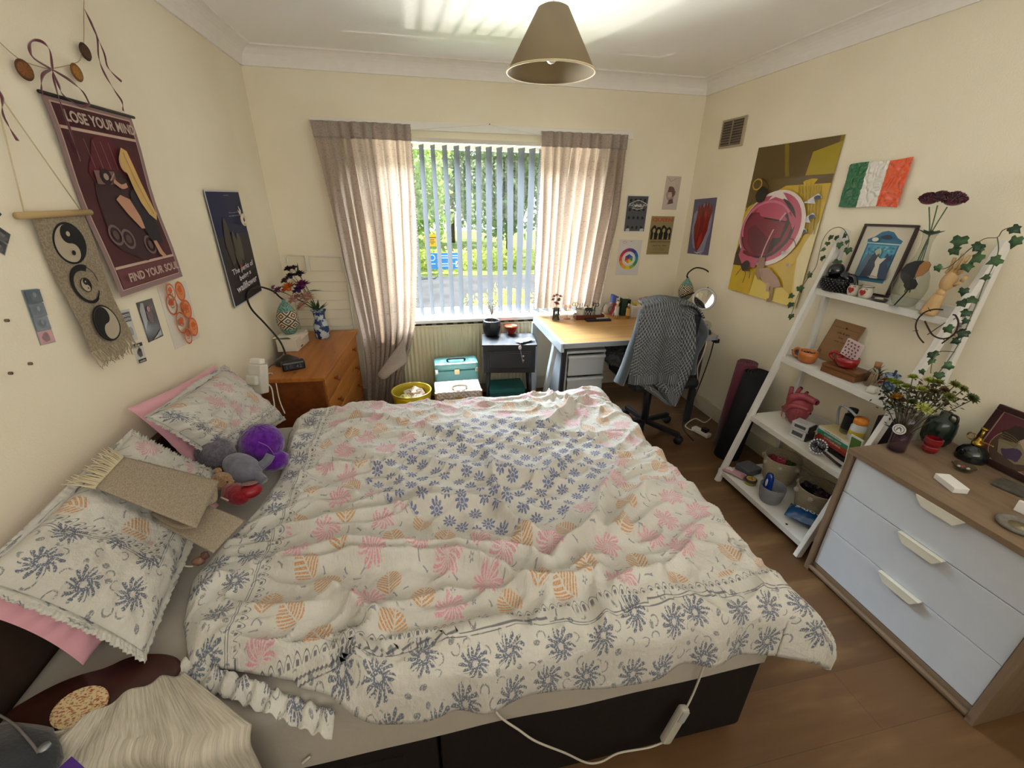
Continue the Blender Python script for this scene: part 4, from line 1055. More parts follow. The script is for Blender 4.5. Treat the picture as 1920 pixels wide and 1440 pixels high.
mb.tube([pc+V(-.045, -.05, .045), pc+V(.01, -.074, .0), pc+V(.05, -.055, -.05)], .0015, '#3a0e5c', 5); mb.build('seam', t)
# grey plush
gc = V(.235, 1.15, .715)
t = thing('plush_elephant', 'grey plush toy with curly head lying beside the teddy bear', 'soft toy', gc-V(0, 0, .05))
GF, GS = plush('#68646e', '#4e4a55', 90), plush('#6f6f7c', '#5e5e6a', 30)
mb = MB(); mb.ball(gc+V(-.03, .015, .01), (.062, .06, .052), GF, 24, noise_=.18, ns=6); mb.build('head', t)
mb = MB(); T = Matrix.Rotation(radians(-38), 4, 'Z') @ Matrix.Rotation(radians(12), 4, 'Y')
mb.ball(gc+V(.075, -.055, -.022), (.082, .05, .044), GS, 28, T); mb.build('body', t)
mb = MB(); mb.tube([gc+V(.12, -.06, -.03), gc+V(.155, -.05, -.01), gc+V(.17, -.035, .01)], lambda q: .016, GS, 10); mb.build('leg', t)
mb = MB(); mb.tube([gc+V(.13, -.09, -.035), gc+V(.15, -.11, -.04), gc+V(.16, -.12, -.045)], lambda q: .017, GS, 10); mb.build('leg', t)
mb = MB(); mb.ball(gc+V(.03, -.045, -.005), (.02, .018, .016), GS, 12); mb.build('ear', t)
# teddy with red coat
bc = V(.262, 1.035, .685)
t = thing('teddy_bear', 'small tan teddy bear in a red top, lying on the pillow edge', 'soft toy', bc-V(0, 0, .05))
TF = plush('#a3805e', '#8a6a4a', 150)
mb = MB(); mb.ball(bc, (.034, .03, .032), TF, 22); mb.ball(bc+V(.03, -.012, -.006), (.017, .015, .014), TF, 16); mb.build('head', t)
for dx, dy, dz in ((-.012, .02, .03), (.012, -.022, .029)): mb = MB(); mb.ball(bc+V(dx, dy, dz), (.012, .011, .012), TF, 12); mb.build('ear', t)
mb = MB(); mb.ball(bc+V(.028, -.022, .008), .0028, M('#15100c', .2), 8); mb.build('eye', t)
mb = MB(); mb.ball(bc+V(.045, -.013, -.002), .0035, M('#4b342a', .3), 8); mb.build('nose', t)
mb = MB(); T = Matrix.Rotation(radians(-40), 4, 'Z'); mb.ball(bc+V(.055, -.045, -.03), (.062, .038, .034), plush('#8c1f28', '#6d1520', 60), 24, T); mb.build('jumper', t)
mb = MB(); mb.tube([bc+V(.02, -.07, -.02), bc+V(.035, -.085, -.015), bc+V(.05, -.092, -.02)], .003, '#cfb3a4', 6); mb.build('trim_band', t)
rc = V(.365, .985, .665)
t = thing('red_pouch', 'little red pouch with a clear window in front of the teddy bear', 'pouch', rc)
mb = MB(); mb.ball(rc+V(0, 0, .0), (.038, .03, .024), M('#8c1620', .35), 22, Matrix.Rotation(.5, 4, 'Z')); mb.build('body', t)
mb = MB(); mb.lathe([(.0, .024), (.02, .0275), (.0245, .026), (.026, .0285), (.0265, .026)], rc, M('#8f6f6a', .2), 24, Matrix.Rotation(-.35, 4, 'X')); mb.build('window_patch', t)
# white cable loop and something small in the gap under the mat
mb = MB(); mb.tube([Pp(358, 1010, z=.66), Pp(338, 1022, z=.655), Pp(334, 1045, z=.64), Pp(345, 1060, z=.635), Pp(362, 1062, z=.63)], .0022, '#c9c2b2', 6); mb.build('white_cable', None, 'loop of white cable poking out beneath the folded mat', 'cable')
mb = MB(); mb.ball(Pp(372, 1052, z=.625), (.016, .012, .012), '#8a6654', 14, noise_=.4); mb.ball(Pp(384, 1042, z=.63), (.012, .012, .012), '#6b4b40', 12, noise_=.4); mb.build('small_toy', None, 'tiny tan toy in the dark gap between mat and duvet', 'soft toy')
# brown bag with the oval patch, white crinkled cloth, black bag
zt = .578
t = thing('brown_satchel', 'dark brown leather-like case with an oval speckled patch at the bed corner', 'case', (.2, .38, zt))
top = [Pp(u, v, z=.60) for u, v in ((8, 1346), (45, 1318), (100, 1288), (150, 1268), (200, 1254), (245, 1234), (290, 1226), (325, 1230), (340, 1245), (330, 1270), (260, 1330), (160, 1400), (70, 1420), (30, 1390))]
mb = MB(); q = catmull(top, 3, True); bot = [V(p.x, p.y, zt) for p in q]; n = len(q)
cen = sum(q, V(0, 0, 0))/n; ins = [cen+(p-cen)*.94+V(0, 0, .008) for p in q]
mb.add(bot+q+ins, [[i, (i+1) % n, n+(i+1) % n, n+i] for i in range(n)]+[[n+i, n+(i+1) % n, 2*n+(i+1) % n, 2*n+i] for i in range(n)]+[[2*n+i for i in range(n)]], M('#381811', .5, var=.15, vscale=30, coat=.15), True)
mb.build('body', t)
@cached
def speckle():
    m, nt, b = newmat('speckle', C('#cdb793'), .6); n = noise_n(nt, coord(nt, 'Object', (130, 260, 60)), 1, 2)
    n2 = noise_n(nt, coord(nt, 'Object', (9, 9, 9)), 2, 2); n3 = noise_n(nt, coord(nt, 'Object', (260, 130, 60)), 1, 2)
    c = mixc(nt, n.ss(.52, .6), C('#cdb78c'), C('#9c5540')); nt.links.new(mixc(nt, n3.ss(.6, .66), c, C('#7c7a58')), b.inputs['Base Color']); return m
mb = MB(); cc_, e1, e2 = Pp(151, 1327, z=.611), Pp(203, 1298, z=.611), Pp(137, 1298, z=.611)
ax, bx_ = e1-cc_, (e2-cc_)
mb.prism([cc_+ax*cos(a)+bx_*sin(a)*.95 for a in [2*pi*k/40 for k in range(40)]], (0, 0, .004), speckle()); mb.build('oval_patch', t)
# crinkled white cloth: over the case, down the side of the bed
@cached
def crinkle():
    m, nt, b = newmat('crinkle', C('#b5aea0'), .9, spec=.1); v = coord(nt, 'UV', (150, 9, 1)); n = noise_n(nt, v, 1, 4)
    bump(nt, b, n, .8, .006); nt.links.new(mixc(nt, n.ss(.3, .7), C('#bcb5a6'), C('#a39c8e')), b.inputs['Base Color']); return m
tl = [Pp(72, 1394, z=.632), Pp(150, 1350, z=.630), Pp(230, 1302, z=.625), Pp(300, 1270, z=.622), Pp(345, 1262, z=.612)]
def clo(i, j):
    k = j*(len(tl)-1); a = min(len(tl)-2, int(k)); p = tl[a].lerp(tl[a+1], k-a)
    e = V(.11+.45*j+.03*j*j, .262-.012*sin(j*9)-.01, .60)      # edge of the bed
    if i < .45:
        s = i/.45; q = p.lerp(e, s); q.z = p.z*(1-s)+.615*s+.006*sin(j*26+s*2)
        return q
    o = (i-.45)/.55*.36; dx, dz = drape(o, .03)
    return e+V(.012*j*o/.36+.006*sin(j*20+o*6), -dx-.008*sin(j*17+1)-.008, .012+dz)
mb = MB(); mb.grid(clo, 60, 60, crinkle(), uv=lambda i, j: (j*.5, i*.6)); mb.build('white_cloth', None, 'off-white crinkled cloth draped over the near corner of the bed', 'cloth', mod=solid(.004, -1))
t = thing('black_bag', 'black fabric bag with a zip at the bottom left corner', 'bag', (.17, .24, .55))
mb = MB(); mb.ball(V(.150, .222, .625), (.135, .10, .058), M('#22242b', .8, sheen=.3, bmp=.4, bscale=120), 28, Matrix.Rotation(-.35, 4, 'Z'), noise_=.12, ns=4); mb.build('body', t)
mb = MB(); zp = [Pp(-6, 1338, z=.664), Pp(26, 1358, z=.668), Pp(56, 1390, z=.668), Pp(72, 1412, z=.66)]; mb.tube(zp, .0022, '#6b6461', 6); mb.build('zip', t)
mb = MB(); q = Pp(84, 1402, z=.67); mb.lathe([(0, 0), (.009, 0), (.009, .004), (0, .004)], q, M('#8a8f93', .35, metal=.6), 18); mb.build('toggle', t)
mb = MB(); q = [Pp(u, v, z=.635) for u, v in ((108, 1446), (136, 1420), (165, 1446))]; mb.prism(q, (0, 0, .004), '#45207a'); mb.build('purple_label', None, 'scrap of purple at the bottom edge on the white cloth', 'label')
# electric blanket lead
t = thing('blanket_controller', 'white electric blanket controller hanging on its cable beside the bed', 'controller', (1.35, .24, .03))
mb = MB(); ca = Pp(1325, 1232, y=.262)
mb.tube([ca, Pp(1312, 1270, y=.262), Pp(1300, 1300, y=.262), Pp(1288, 1325, y=.258)], .003, '#bdb7a8', 8); mb.tube([Pp(1243, 1392, y=.25), Pp(1215, 1402, y=.25), Pp(1160, 1412, y=.25), Pp(1128, 1428, y=.25), Pp(1100, 1430, y=.25), Pp(1060, 1412, y=.25), Pp(1005, 1390, y=.25), Pp(972, 1368, y=.26), Pp(952, 1355, y=.264), Pp(938, 1344, y=.268), Pp(930, 1334, y=.276)], .003, '#bdb7a8', 8); mb.build('cable', t)
mb = MB(); a, b = Pp(1284, 1326, y=.253), Pp(1246, 1390, y=.245); mb.bar(a, b, .030, .022, M('#b3aea3', .4), (1, 0, .4), .008); mb.build('handset', t)
mb = MB(); mb.bar(a.lerp(b, .02)+V(0, -.0115, 0), a.lerp(b, .32)+V(0, -.0115, 0), .022, .004, M('#a5a7a6', .3), (1, 0, .4), .004); mb.build('dial', t)
mb = MB(); mb.tube([Pp(566, 1432, y=.27), Pp(575, 1424, y=.272), Pp(582, 1418, y=.275)], .003, '#bdb7a8', 8); mb.build('white_cable', None, 'short end of white cable under the sheet at the bottom of the photo', 'cable')
# ================================================================== pine chest corner
def rotbox(mb, T, a, b, mat, bev=0.): mb.box(a, b, mat, bev, T)
PINE = wood('#b06f2e', '#8e5220', 'y', 1., .35, .8); PINE2 = wood('#bd7c38', '#96581f', 'y', .9, .35, .9); PINE3 = wood('#7a4018', '#5e2e10', 'y', .8, .4)
t = thing('pine_chest', 'orange pine chest of drawers in the corner at the bed head', 'chest of drawers', (.22, 2.5, 0))
T = Matrix.Translation((.41, 2.035, 0)) @ Matrix.Rotation(radians(-3.9), 4, 'Z')
CW, CD = .93, .345      # along y, depth
mb = MB(); mb.box((-CD-.01, 0, .05), (-.012, .02, .63), PINE3, .002, T); mb.box((-CD-.01, CW-.02, .05), (-.012, CW, .63), PINE3, .002, T); mb.box((-CD-.01, 0, .05), (-CD, CW, .63), PINE3, 0, T); mb.box((-CD, 0, .0), (-.03, CW, .05), PINE3, 0, T); mb.box((-CD, .02, .05), (-.035, CW-.02, .6), PINE3, 0, T); mb.build('carcass', t)
mb = MB(); mb.box((-CD-.02, -.015, .632), (.008, CW+.01, .657), PINE, .006, T); mb.build('top', t)
for i, z in enumerate((.49, .345, .20, .055)):
    mb = MB(); mb.box((-.034, .024, z), (-.004, CW-.024, z+.138), PINE2, .005, T); d = mb.build('drawer', t)
    for y in (.20, .74):
        mb = MB(); mb.lathe([(.008, 0), (.007, .012), (.016, .02), (.018, .028), (.010, .034), (0, .035)], T @ V(-.004, y, z+.072), M('#7b3f14', .3), 16, Matrix.Rotation(radians(90), 4, 'Y')); mb.build('knob', d)
def mosaic_mat():
    m, nt, b = newmat('mosaic', C('#7aa09a'), .35)
    sp = nt.nodes.new('ShaderNodeSeparateXYZ'); nt.links.new(coord(nt, 'UV'), sp.inputs[0]); U, W_ = Nd(nt, sp.outputs[0])*5, Nd(nt, sp.outputs[1])*3.2
    a, c = (U+W_).f('FRACT'), (U-W_).f('FRACT')
    e = ((a-.5).f('ABSOLUTE')).f('MAXIMUM', (c-.5).f('ABSOLUTE'))
    ring = e.gt(.42); mid = e.lt(.27); core = e.lt(.14)
    cellr = nt.nodes.new('ShaderNodeTexWhiteNoise'); cellr.noise_dimensions = '2D'
    cb = nt.nodes.new('ShaderNodeCombineXYZ'); nt.links.new((U+W_).f('FLOOR').s, cb.inputs[0]); nt.links.new((U-W_).f('FLOOR').s, cb.inputs[1]); nt.links.new(cb.outputs[0], cellr.inputs['Vector'])
    rv = Nd(nt, cellr.outputs['Value'])
    tile = mixc(nt, rv.gt(.5), C('#5a2a18'), C('#223c4c'))
    col = mixc(nt, mid, C('#c9bda0'), tile); col = mixc(nt, core, col, C('#b9ad90')); col = mixc(nt, ring, col, C('#3a3029'))
    W0 = Nd(nt, sp.outputs[1]); band = W0.lt(.18).f('MAXIMUM', W0.gt(.76))
    vo = nt.nodes.new('ShaderNodeTexVoronoi'); vo.inputs['Scale'].default_value = 60; nt.links.new(coord(nt, 'UV'), vo.inputs['Vector'])
    sc = nt.nodes.new('ShaderNodeSeparateColor'); nt.links.new(vo.outputs['Color'], sc.inputs[0])
    col = mixc(nt, band, col, mixc(nt, Nd(nt, sc.outputs[0]).gt(.5), C('#3b6a63'), C('#7fa79a')))
    nt.links.new(col, b.inputs['Base Color']); bump(nt, b, Nd(nt, vo.outputs['Distance']), .4, .004); return m
MOS = mosaic_mat()
def goose_lamp(label, base, path, sc, hgt, rad, seat=None):
    t = thing('gooseneck_lamp', label, 'lamp', base)
    mb = MB(); mb.lathe([(.062, 0), (.064, .012), (.055, .03), (.03, .045), (.014, .058), (0, .06)], base, M('#1c1a19', .3, coat=.3), 28, ell=(1.15, 1)); mb.build('base', t)
    mb = MB(); mb.tube(path, .0055, M('#2a2420', .4, metal=.5), 10); mb.build('gooseneck', t)
    mb = MB(); pf = [(0, 0)]+[(rad*(sin(pi*(.10+.82*q))**.75)*(1.06-.25*q), hgt*q) for q in [i/14 for i in range(15)]]+[(.012, hgt*1.02), (.012, hgt*1.1), (0, hgt*1.12)]
    n = 36; vs = []; us = []
    for j, (r, z) in enumerate(pf):
        for k in range(n+1):
            a = 2*pi*k/n; vs.append(sc+V(r*cos(a), r*sin(a), z)); us.append((k/n, z/hgt))
    mb.add(vs, [[j*(n+1)+k, j*(n+1)+k+1, (j+1)*(n+1)+k+1, (j+1)*(n+1)+k] for j in range(len(pf)-1) for k in range(n)], MOS, True, us)
    mb.build('mosaic_shade', t); return t
b0 = V(.155, 2.285, .657)
SC = V(.105, 2.615, .755)
goose_lamp('gooseneck lamp with mosaic egg shade on the pine chest', b0, [b0+V(0, 0, .05), Pp(525, 640, y=2.33), Pp(498, 608, x=.06), Pp(472, 580, x=.03), Pp(463, 556, x=.025), Pp(470, 543, x=.025), Pp(488, 538, x=.04), Pp(512, 546, x=.07), SC+V(-.02, 0, .245), SC+V(0, 0, .225)], SC, .205, .072)
t = thing('tissue_box', 'white tissue box under the mosaic lampshade on the pine chest', 'tissue box', (.1, 2.62, .657))
mb = MB(); mb.obox((.11, 2.625, .70), (.125, .23, .085), M('#cfc8b8', .6), -.1, .004); mb.box((.171, 2.56, .672), (.1745, 2.60, .677), '#3a3a3a', T=None); mb.build('box', t)
mb = MB(); mb.add([V(.02, 2.52, .75), V(.12, 2.50, .76), V(.215, 2.64, .748), V(.16, 2.60, .70), V(.11, 2.63, .752), V(.04, 2.66, .75)], [[0, 1, 4, 5], [1, 2, 4], [1, 3, 2]], '#e3ddce'); mb.build('tissue', t, mod=solid(.001))
t = thing('alarm_clock', 'small black digital alarm clock in front of the lamp base', 'clock', (.205, 2.20, .657))
T = Matrix.Translation((.215, 2.185, .683)) @ Matrix.Rotation(radians(22), 4, 'Z')
mb = MB(); mb.box((-.062, -.026, -.026), (.062, .026, .026), M('#121212', .3), .008, T); mb.build('case', t)
mb = MB(); mb.box((-.055, -.0285, -.018), (.055, -.0262, .018), M('#20242a', .12), .001, T); mb.build('screen', t)
mb = MB()
for i, ch in enumerate('10:42'):
    vs, fs = glyphs(ch, .01); wch = .004 if ch in '1:' else .014; mb.add([T @ V(-.04+i*.017+a*wch, -.0292, -.010+b*.02) for a, b in vs], fs, M('#4b5660', .5))
mb.build('digits', t)
vb = V(.262, 2.80, .657); t = thing('vase', 'blue and white vase full of mixed flowers behind the tissue box', 'vase', vb)
@cached
def splash(h1, h2, s):
    m, nt, b = newmat('splash', C(h1), .25); n = noise_n(nt, coord(nt), s, 2); nt.links.new(mixc(nt, n.ss(.48, .54), C(h1), C(h2)), b.inputs['Base Color']); return m
mb = MB(); mb.lathe([(.042, 0), (.048, .01), (.052, .06), (.047, .11), (.036, .15), (.040, .185), (.052, .205), (.044, .2), (.03, .15), (0, .14)], vb, splash('#1f3560', '#b9c2c9', 22), 28); mb.build('body', t)
r = random.Random(11)
def stems(t, o, fl, mat='#3c5230', rad=.0018):
    mb = MB()
    for p in fl: q = Vector(p); mb.tube([o, o.lerp(q, .5)+V(r.uniform(-.01, .01), r.uniform(-.01, .01), .02), q], rad, mat, 5, smooth=3)
    mb.build('stems', t)
def bloom(t, c, R, mat, n=26, nm='bloom', up=(0, 0, 1), flat=.6):
    mb = MB(); rr = random.Random(int(c[0]*9999)+n); U_ = Vector(up).normalized(); x, y, _ = frame(U_)
    for k in range(n):
        ring = (k+.5)/n; a = k*2.399; el = 1.35*(1-ring)+.05
        d = (x*cos(a)+y*sin(a))*cos(el)+U_*sin(el)*flat
        mb.leaf(Vector(c)+d*R*.12, d, U_+V(rr.uniform(-.2, .2), rr.uniform(-.2, .2), 0), R*(.75+.35*ring), R*.55, mat, .5)
    mb.ball(c, R*.35, mat, 8); mb.build(nm, t)
fl = []
FC = [((541, 505), .022, '#2a1c2c'), ((551, 503), .02, '#36223a'), ((545, 519), .026, '#2b1b28'), ((562, 515), .026, '#25202a'), ((535, 527), .022, '#3d3431'), ((567, 535), .034, '#6b1f56'), ((541, 541), .036, '#d2692a'), ((560, 545), .03, '#3e2460'), ((553, 562), .034, '#c9988a'), ((574, 557), .034, '#caa091'), ((580, 562), .026, '#d3ab92'), ((522, 545), .024, '#6d3a55'), ((512, 540), .016, '#8a5a72'), ((566, 575), .028, '#c79a86')]
for (u, v), R, h in FC:
    y = 2.78 if v > 530 else 2.80
    fl.append((Pp(u, v, y=y), R*1.5, h))
stems(t, vb+V(0, 0, .19), [f[0] for f in fl])
for p, R, h in fl: bloom(t, p, R, M(h, .7, var=.2, vscale=90), 20, 'bloom', up=(p-vb-V(0, 0, .1)))
mb = MB(); a = Pp(575, 546, y=2.8); mb.leaf(a, Pp(604, 544, y=2.8)-a, (0, -.2, 1), .11, .012, M('#3f4a38')); mb.leaf(Pp(560, 520, y=2.8), (0.1, 0, 1), (0, -1, 0), .10, .016, M('#33402c')); 
for k in range(8): an = k*.8; mb.leaf(vb+V(0, 0, .2), (cos(an), sin(an)*.5, .6), (0, 0, 1), .09, .02, M('#2f4628'))
mb.build('leaf_spray', t)
# folded wire airer behind
t = thing('clothes_airer', 'white wire clothes airer folded flat against the back wall', 'airer', (.23, 3.03, .2))
mb = MB(); WR = M('#d8d2c2', .4)
mb.tube([(.055, 3.04, .02), (.055, 3.04, 1.19), (.07, 3.04, 1.205), (.43, 3.04, 1.19), (.445, 3.04, 1.17), (.445, 3.04, .02)], .005, WR, 6, smooth=0); mb.build('frame', t)
for z in (1.10, 1.02, .95, .88, .81, .74, .68): mb = MB(); mb.tube([(.055, 3.04, z), (.445, 3.04, z-.008)], .0028, WR, 6, smooth=0); mb.build('rail', t)
for x, z in ((.19, 1.195), (.43, 1.18)): mb = MB(); mb.box((x-.012, 3.02, z-.10), (x+.012, 3.05, z+.008), WR, .005); mb.build('clip', t)
# plug adaptor standing at the wall side of the bed
t = thing('plug_adaptor', 'white plug tower with cables between pillow and pine chest', 'plug adaptor', (.16, 1.88, .55))
T = Matrix.Translation((.115, 1.93, .735)) @ Matrix.Rotation(radians(-25), 4, 'Z') @ Matrix.Rotation(radians(-14), 4, 'X')
mb = MB(); mb.box((-.04, -.028, -.10), (.04, .028, .055), M('#d6d2c8', .35), .008, T); mb.build('body', t)
mb = MB(); mb.box((-.03, -.056, -.05), (.03, -.028, .0), M('#dedbd2', .35), .008, T); mb.build('plug', t)
mb = MB(); mb.box((-.035, -.02, .055), (.03, .02, .085), M('#e2dfd6', .35), .008, T); mb.build('plug', t)
mb = MB(); mb.tube([T @ V(0, -.05, -.05), Pp(505, 722, z=.66), Pp(513, 750, z=.60), Pp(515, 768, z=.57)], .0035, '#d6d2c8', 8); mb.build('cable', t)
mb = MB(); mb.tube([T @ V(.02, -.05, -.04), Pp(510, 700, z=.66), Pp(524, 750, z=.60), Pp(534, 775, z=.575)], .0028, '#d6d2c8', 8); mb.build('cable', t)
mb = MB(); mb.tube([b0+V(-.06, -.02, .015), Pp(503, 690, z=.67), Pp(500, 700, z=.64)], .002, '#1b1917', 6); mb.build('black_cable', None, 'thin black cable running off the pine chest by the lamp base', 'cable')

# ================================================================== under the window
bc = V(.862, 2.60, 0)
t = thing('waste_bin', 'translucent yellow waste bin with crumpled tissues by the left curtain', 'bin', bc)
@cached
def plastic(h, mixf=.4):
    m, nt, b = newmat('plastic', C(h), .35); tr = nt.nodes.new('ShaderNodeBsdfTranslucent'); tr.inputs[0].default_value = (*C(h), 1)
    mx = nt.nodes.new('ShaderNodeMixShader'); mx.inputs[0].default_value = mixf; o = nt.nodes['Material Output']
    nt.links.new(b.outputs[0], mx.inputs[1]); nt.links.new(tr.outputs[0], mx.inputs[2]); nt.links.new(mx.outputs[0], o.inputs[0]); return m
mb = MB(); mb.lathe([(0, 0), (.11, 0), (.142, .25), (.145, .275), (.137, .275), (.134, .25), (.10, .01), (0, .01)], bc, plastic('#d8c43c'), 40); mb.build('drum', t)
mb = MB(); mb.tube([bc+V(.143*cos(a), .143*sin(a), .277) for a in [2*pi*k/40 for k in range(40)]], .006, M('#dccb55', .35), 8, smooth=0, closed=True); mb.build('rim', t)
def crumple(c, R, mat, seed, nm, lab=None, cat=None, parent=None, sq=(1, 1, .6), n=22, amp=.55, grp=None):
    c = Vector(c); vs = []
    for j in range(n//2+1):
        for k in range(n):
            th = pi*j/(n//2); a = 2*pi*k/n; u = V(sin(th)*cos(a), sin(th)*sin(a), -cos(th)); q = 1+amp*noise.noise(u*2.2+V(seed, 0, 0))+amp*.5*abs(noise.noise(u*5+V(0, seed, 0)))
            vs.append(c+V(u.x*sq[0], u.y*sq[1], u.z*sq[2])*R*q)
    mb = MB(); mb.add(vs, [[j*n+k, j*n+(k+1) % n, (j+1)*n+(k+1) % n, (j+1)*n+k] for j in range(n//2) for k in range(n)], mat, False); return mb.build(nm, parent, lab, cat, grp)
for i, (dx, dy, R, h, l) in enumerate(((-.05, -.03, .045, '#d9cf9a', 'yellowish crumpled tissue at the left in the yellow bin'), (.04, -.05, .045, '#e0dccf', 'white crumpled tissue at the front of the yellow bin'), (.02, .035, .058, '#c9b3a4', 'pinkish torn card piece sticking up in the yellow bin'), (-.02, .05, .045, '#e0dccf', 'white crumpled tissue at the back of the yellow bin'))):
    crumple(bc+V(dx, dy, .225+.012*(i == 2)), R, M(h, .8), i*3.3, 'crumpled_tissue', l, 'tissue')
mb = MB(); mb.lathe([(0, .012), (.10, .012), (.125, .18), (0, .20)], bc, M('#8a8067', .9)); mb.build('bin_filling', None, 'grey rubbish filling the yellow bin below the tissues', 'rubbish')
# storage box, teal case, vanity case
mb = MB(); mb.box((1.03, 2.70, 0), (1.40, 2.93, .195), M('#9a8468', .8), .004); mb.box((1.03, 2.81, .195), (1.40, 2.822, .198), '#b9a27e'); mb.build('cardboard_box', None, 'brown cardboard box beneath the teal case', 'box')
t = thing('teal_case', 'teal metal carry case with black handle standing under the radiator', 'case', (1.215, 2.82, .198))
TE = M('#5b9696', .35, coat=.3)
mb = MB(); mb.box((1.045, 2.74, .199), (1.385, 2.92, .355), TE, .012); mb.build('body', t)
mb = MB(); mb.box((1.043, 2.738, .357), (1.387, 2.922, .415), M('#66a3a2', .35, coat=.3), .02); mb.build('lid', t)
mb = MB(); mb.tube([(1.15, 2.80, .412), (1.155, 2.79, .437), (1.275, 2.79, .437), (1.28, 2.80, .412)], .007, '#171717', 8, smooth=3); mb.build('handle', t)
for x in (1.058, 1.372): mb = MB(); mb.box((x-.012, 2.733, .335), (x+.012, 2.74, .375), M('#b8c1c0', .25, metal=.8), .002); mb.build('latch', t)
mb = MB(); mb.box((1.195, 2.730, .325), (1.235, 2.74, .37), M('#c8b98a', .3, metal=.6), .003); mb.build('clasp', t)
t = thing('vanity_case', 'white quilted vanity case with handle in front of the teal case', 'case', (1.2, 2.5, 0))
@cached
def quilt(h):
    m, nt, b = newmat('quilt', C(h), .45); sp = nt.nodes.new('ShaderNodeSeparateXYZ'); nt.links.new(coord(nt), sp.inputs[0]); X, Z = Nd(nt, sp.outputs[0]), Nd(nt, sp.outputs[2])
    g = ((X+Z)*90).f('SINE').f('ABSOLUTE').f('MINIMUM', ((X-Z)*90).f('SINE').f('ABSOLUTE')); bump(nt, b, g, .8, .01); return m
mb = MB(); mb.box((1.035, 2.42, 0), (1.365, 2.62, .255), quilt('#d9cdc4'), .012); mb.build('body', t)
mb = MB(); mb.box((1.032, 2.417, .257), (1.368, 2.623, .325), quilt('#ded3ca'), .015); mb.build('lid', t)
mb = MB(); mb.tube([(1.16, 2.47, .322), (1.165, 2.46, .347), (1.205, 2.455, .357), (1.255, 2.46, .347), (1.26, 2.47, .322)], .010, '#e3dac6', 10); mb.build('handle', t)
mb = MB(); mb.box((1.18, 2.412, .24), (1.22, 2.42, .285), M('#c9b274', .3, metal=.8), .003); mb.build('clasp', t)
for x in (1.036, 1.364): mb = MB(); mb.box((x-.006, 2.413, .22), (x+.006, 2.44, .32), M('#c9b274', .3, metal=.8), .002); mb.build('corner_trim', t)
# black bedside cabinet
t = thing('teal_box', 'flat teal box on the floor beneath the black cabinet', 'box', (1.62, 2.78, 0))
mb = MB(); mb.box((1.47, 2.70, 0), (1.76, 2.90, .15), M('#1f5a5a', .5), .004); mb.build('body', t)
mb = MB(); mb.box((1.467, 2.697, .151), (1.763, 2.903, .185), M('#276a69', .5), .004); mb.build('lid', t)
KB = M('#232427', .4, var=.1, vscale=40); t = thing('black_cabinet', 'small black cabinet on tapered legs under the window', 'cabinet', (1.63, 2.8, 0))
T = Matrix.Translation((1.405, 2.655, 0)) @ Matrix.Rotation(radians(-8.5), 4, 'Z')
mb = MB(); mb.box((0, .0, .57), (.42, .30, .585), KB, .003, T); mb.build('top', t)
mb = MB(); mb.box((.008, .012, .35), (.412, .292, .569), KB, .003, T); mb.build('body', t)
mb = MB(); mb.box((.045, .002, .385), (.375, .013, .53), KB, .003, T); mb.box((.058, -.002, .398), (.362, .004, .518), M('#2b2c30', .4), .003, T); mb.build('drawer', t)
for x, y, s in ((.05, .04, -1), (.37, .04, 1), (.05, .26, -1), (.37, .26, 1)): mb = MB(); mb.tube([T @ V(x, y, .352), T @ V(x+s*.022, y, .0)], lambda q: .016-.007*q, KB, 10, smooth=0); mb.build('leg', t)
pb = Pp(922, 628, z=.585)
t = thing('plant_pot', 'black ribbed pot with a spindly white-leafed plant on the black cabinet', 'plant', pb)
mb = MB(); mb.lathe([(.048, 0), (.062, .02), (.070, .07), (.068, .115), (.060, .125), (.055, .12), (.058, .10), (0, .098)], pb, M('#202124', .35), 60, ribs=lambda a, q: 1+.035*cos(a*20)*(.2 < q < .7)); mb.build('pot', t)
mb = MB(); mb.lathe([(0, .102), (.056, .100)], pb, M('#2c2018', .95)); mb.build('soil', t)
mb = MB(); r = random.Random(4); mb.tube([pb+V(0, 0, .10), pb+V(.004, 0, .15), pb+V(0, 0, .19)], .003, '#7a5a44', 6); tips = []
for k in range(14):
    a = r.uniform(0, 6.28); q = pb+V(.05*cos(a)*r.uniform(.3, 1), .04*sin(a), r.uniform(.19, .27)); mb.tube([pb+V(0, 0, .15+.03*r.random()), (pb+V(0, 0, .18)).lerp(q, .5)+V(0, 0, .01), q], .0012, '#8c7a66', 4, smooth=2); tips.append(q)
mb.build('stem', t)
mb = MB()
for q in tips:
    for k in range(5): mb.leaf(q+V(r.uniform(-.012, .012), r.uniform(-.01, .01), r.uniform(-.018, .01)), (r.gauss(0, 1), r.gauss(0, 1), r.gauss(.3, 1)), (r.gauss(0, 1), -1, 0), .016, .010, M('#b7b8a4', .7))
mb.build('foliage', t)
rb = Pp(958, 626, z=.585)
mb = MB(); mb.lathe([(0, 0), (.024, 0), (.027, .006), (.045, .035), (.053, .065), (.0555, .068), (.050, .066), (.04, .035), (.02, .012), (0, .01)], rb, M('#8e2418', .2, coat=.4), 36); o = mb.build('red_bowl', None, 'red bowl with orange glazed inside beside the black pot', 'bowl')
mb = MB(); mb.lathe([(0, .0125), (.021, .0145), (.0395, .037), (.0495, .066)], rb, M('#c8542a', .2, coat=.4), 36); mb.build('glaze', o)
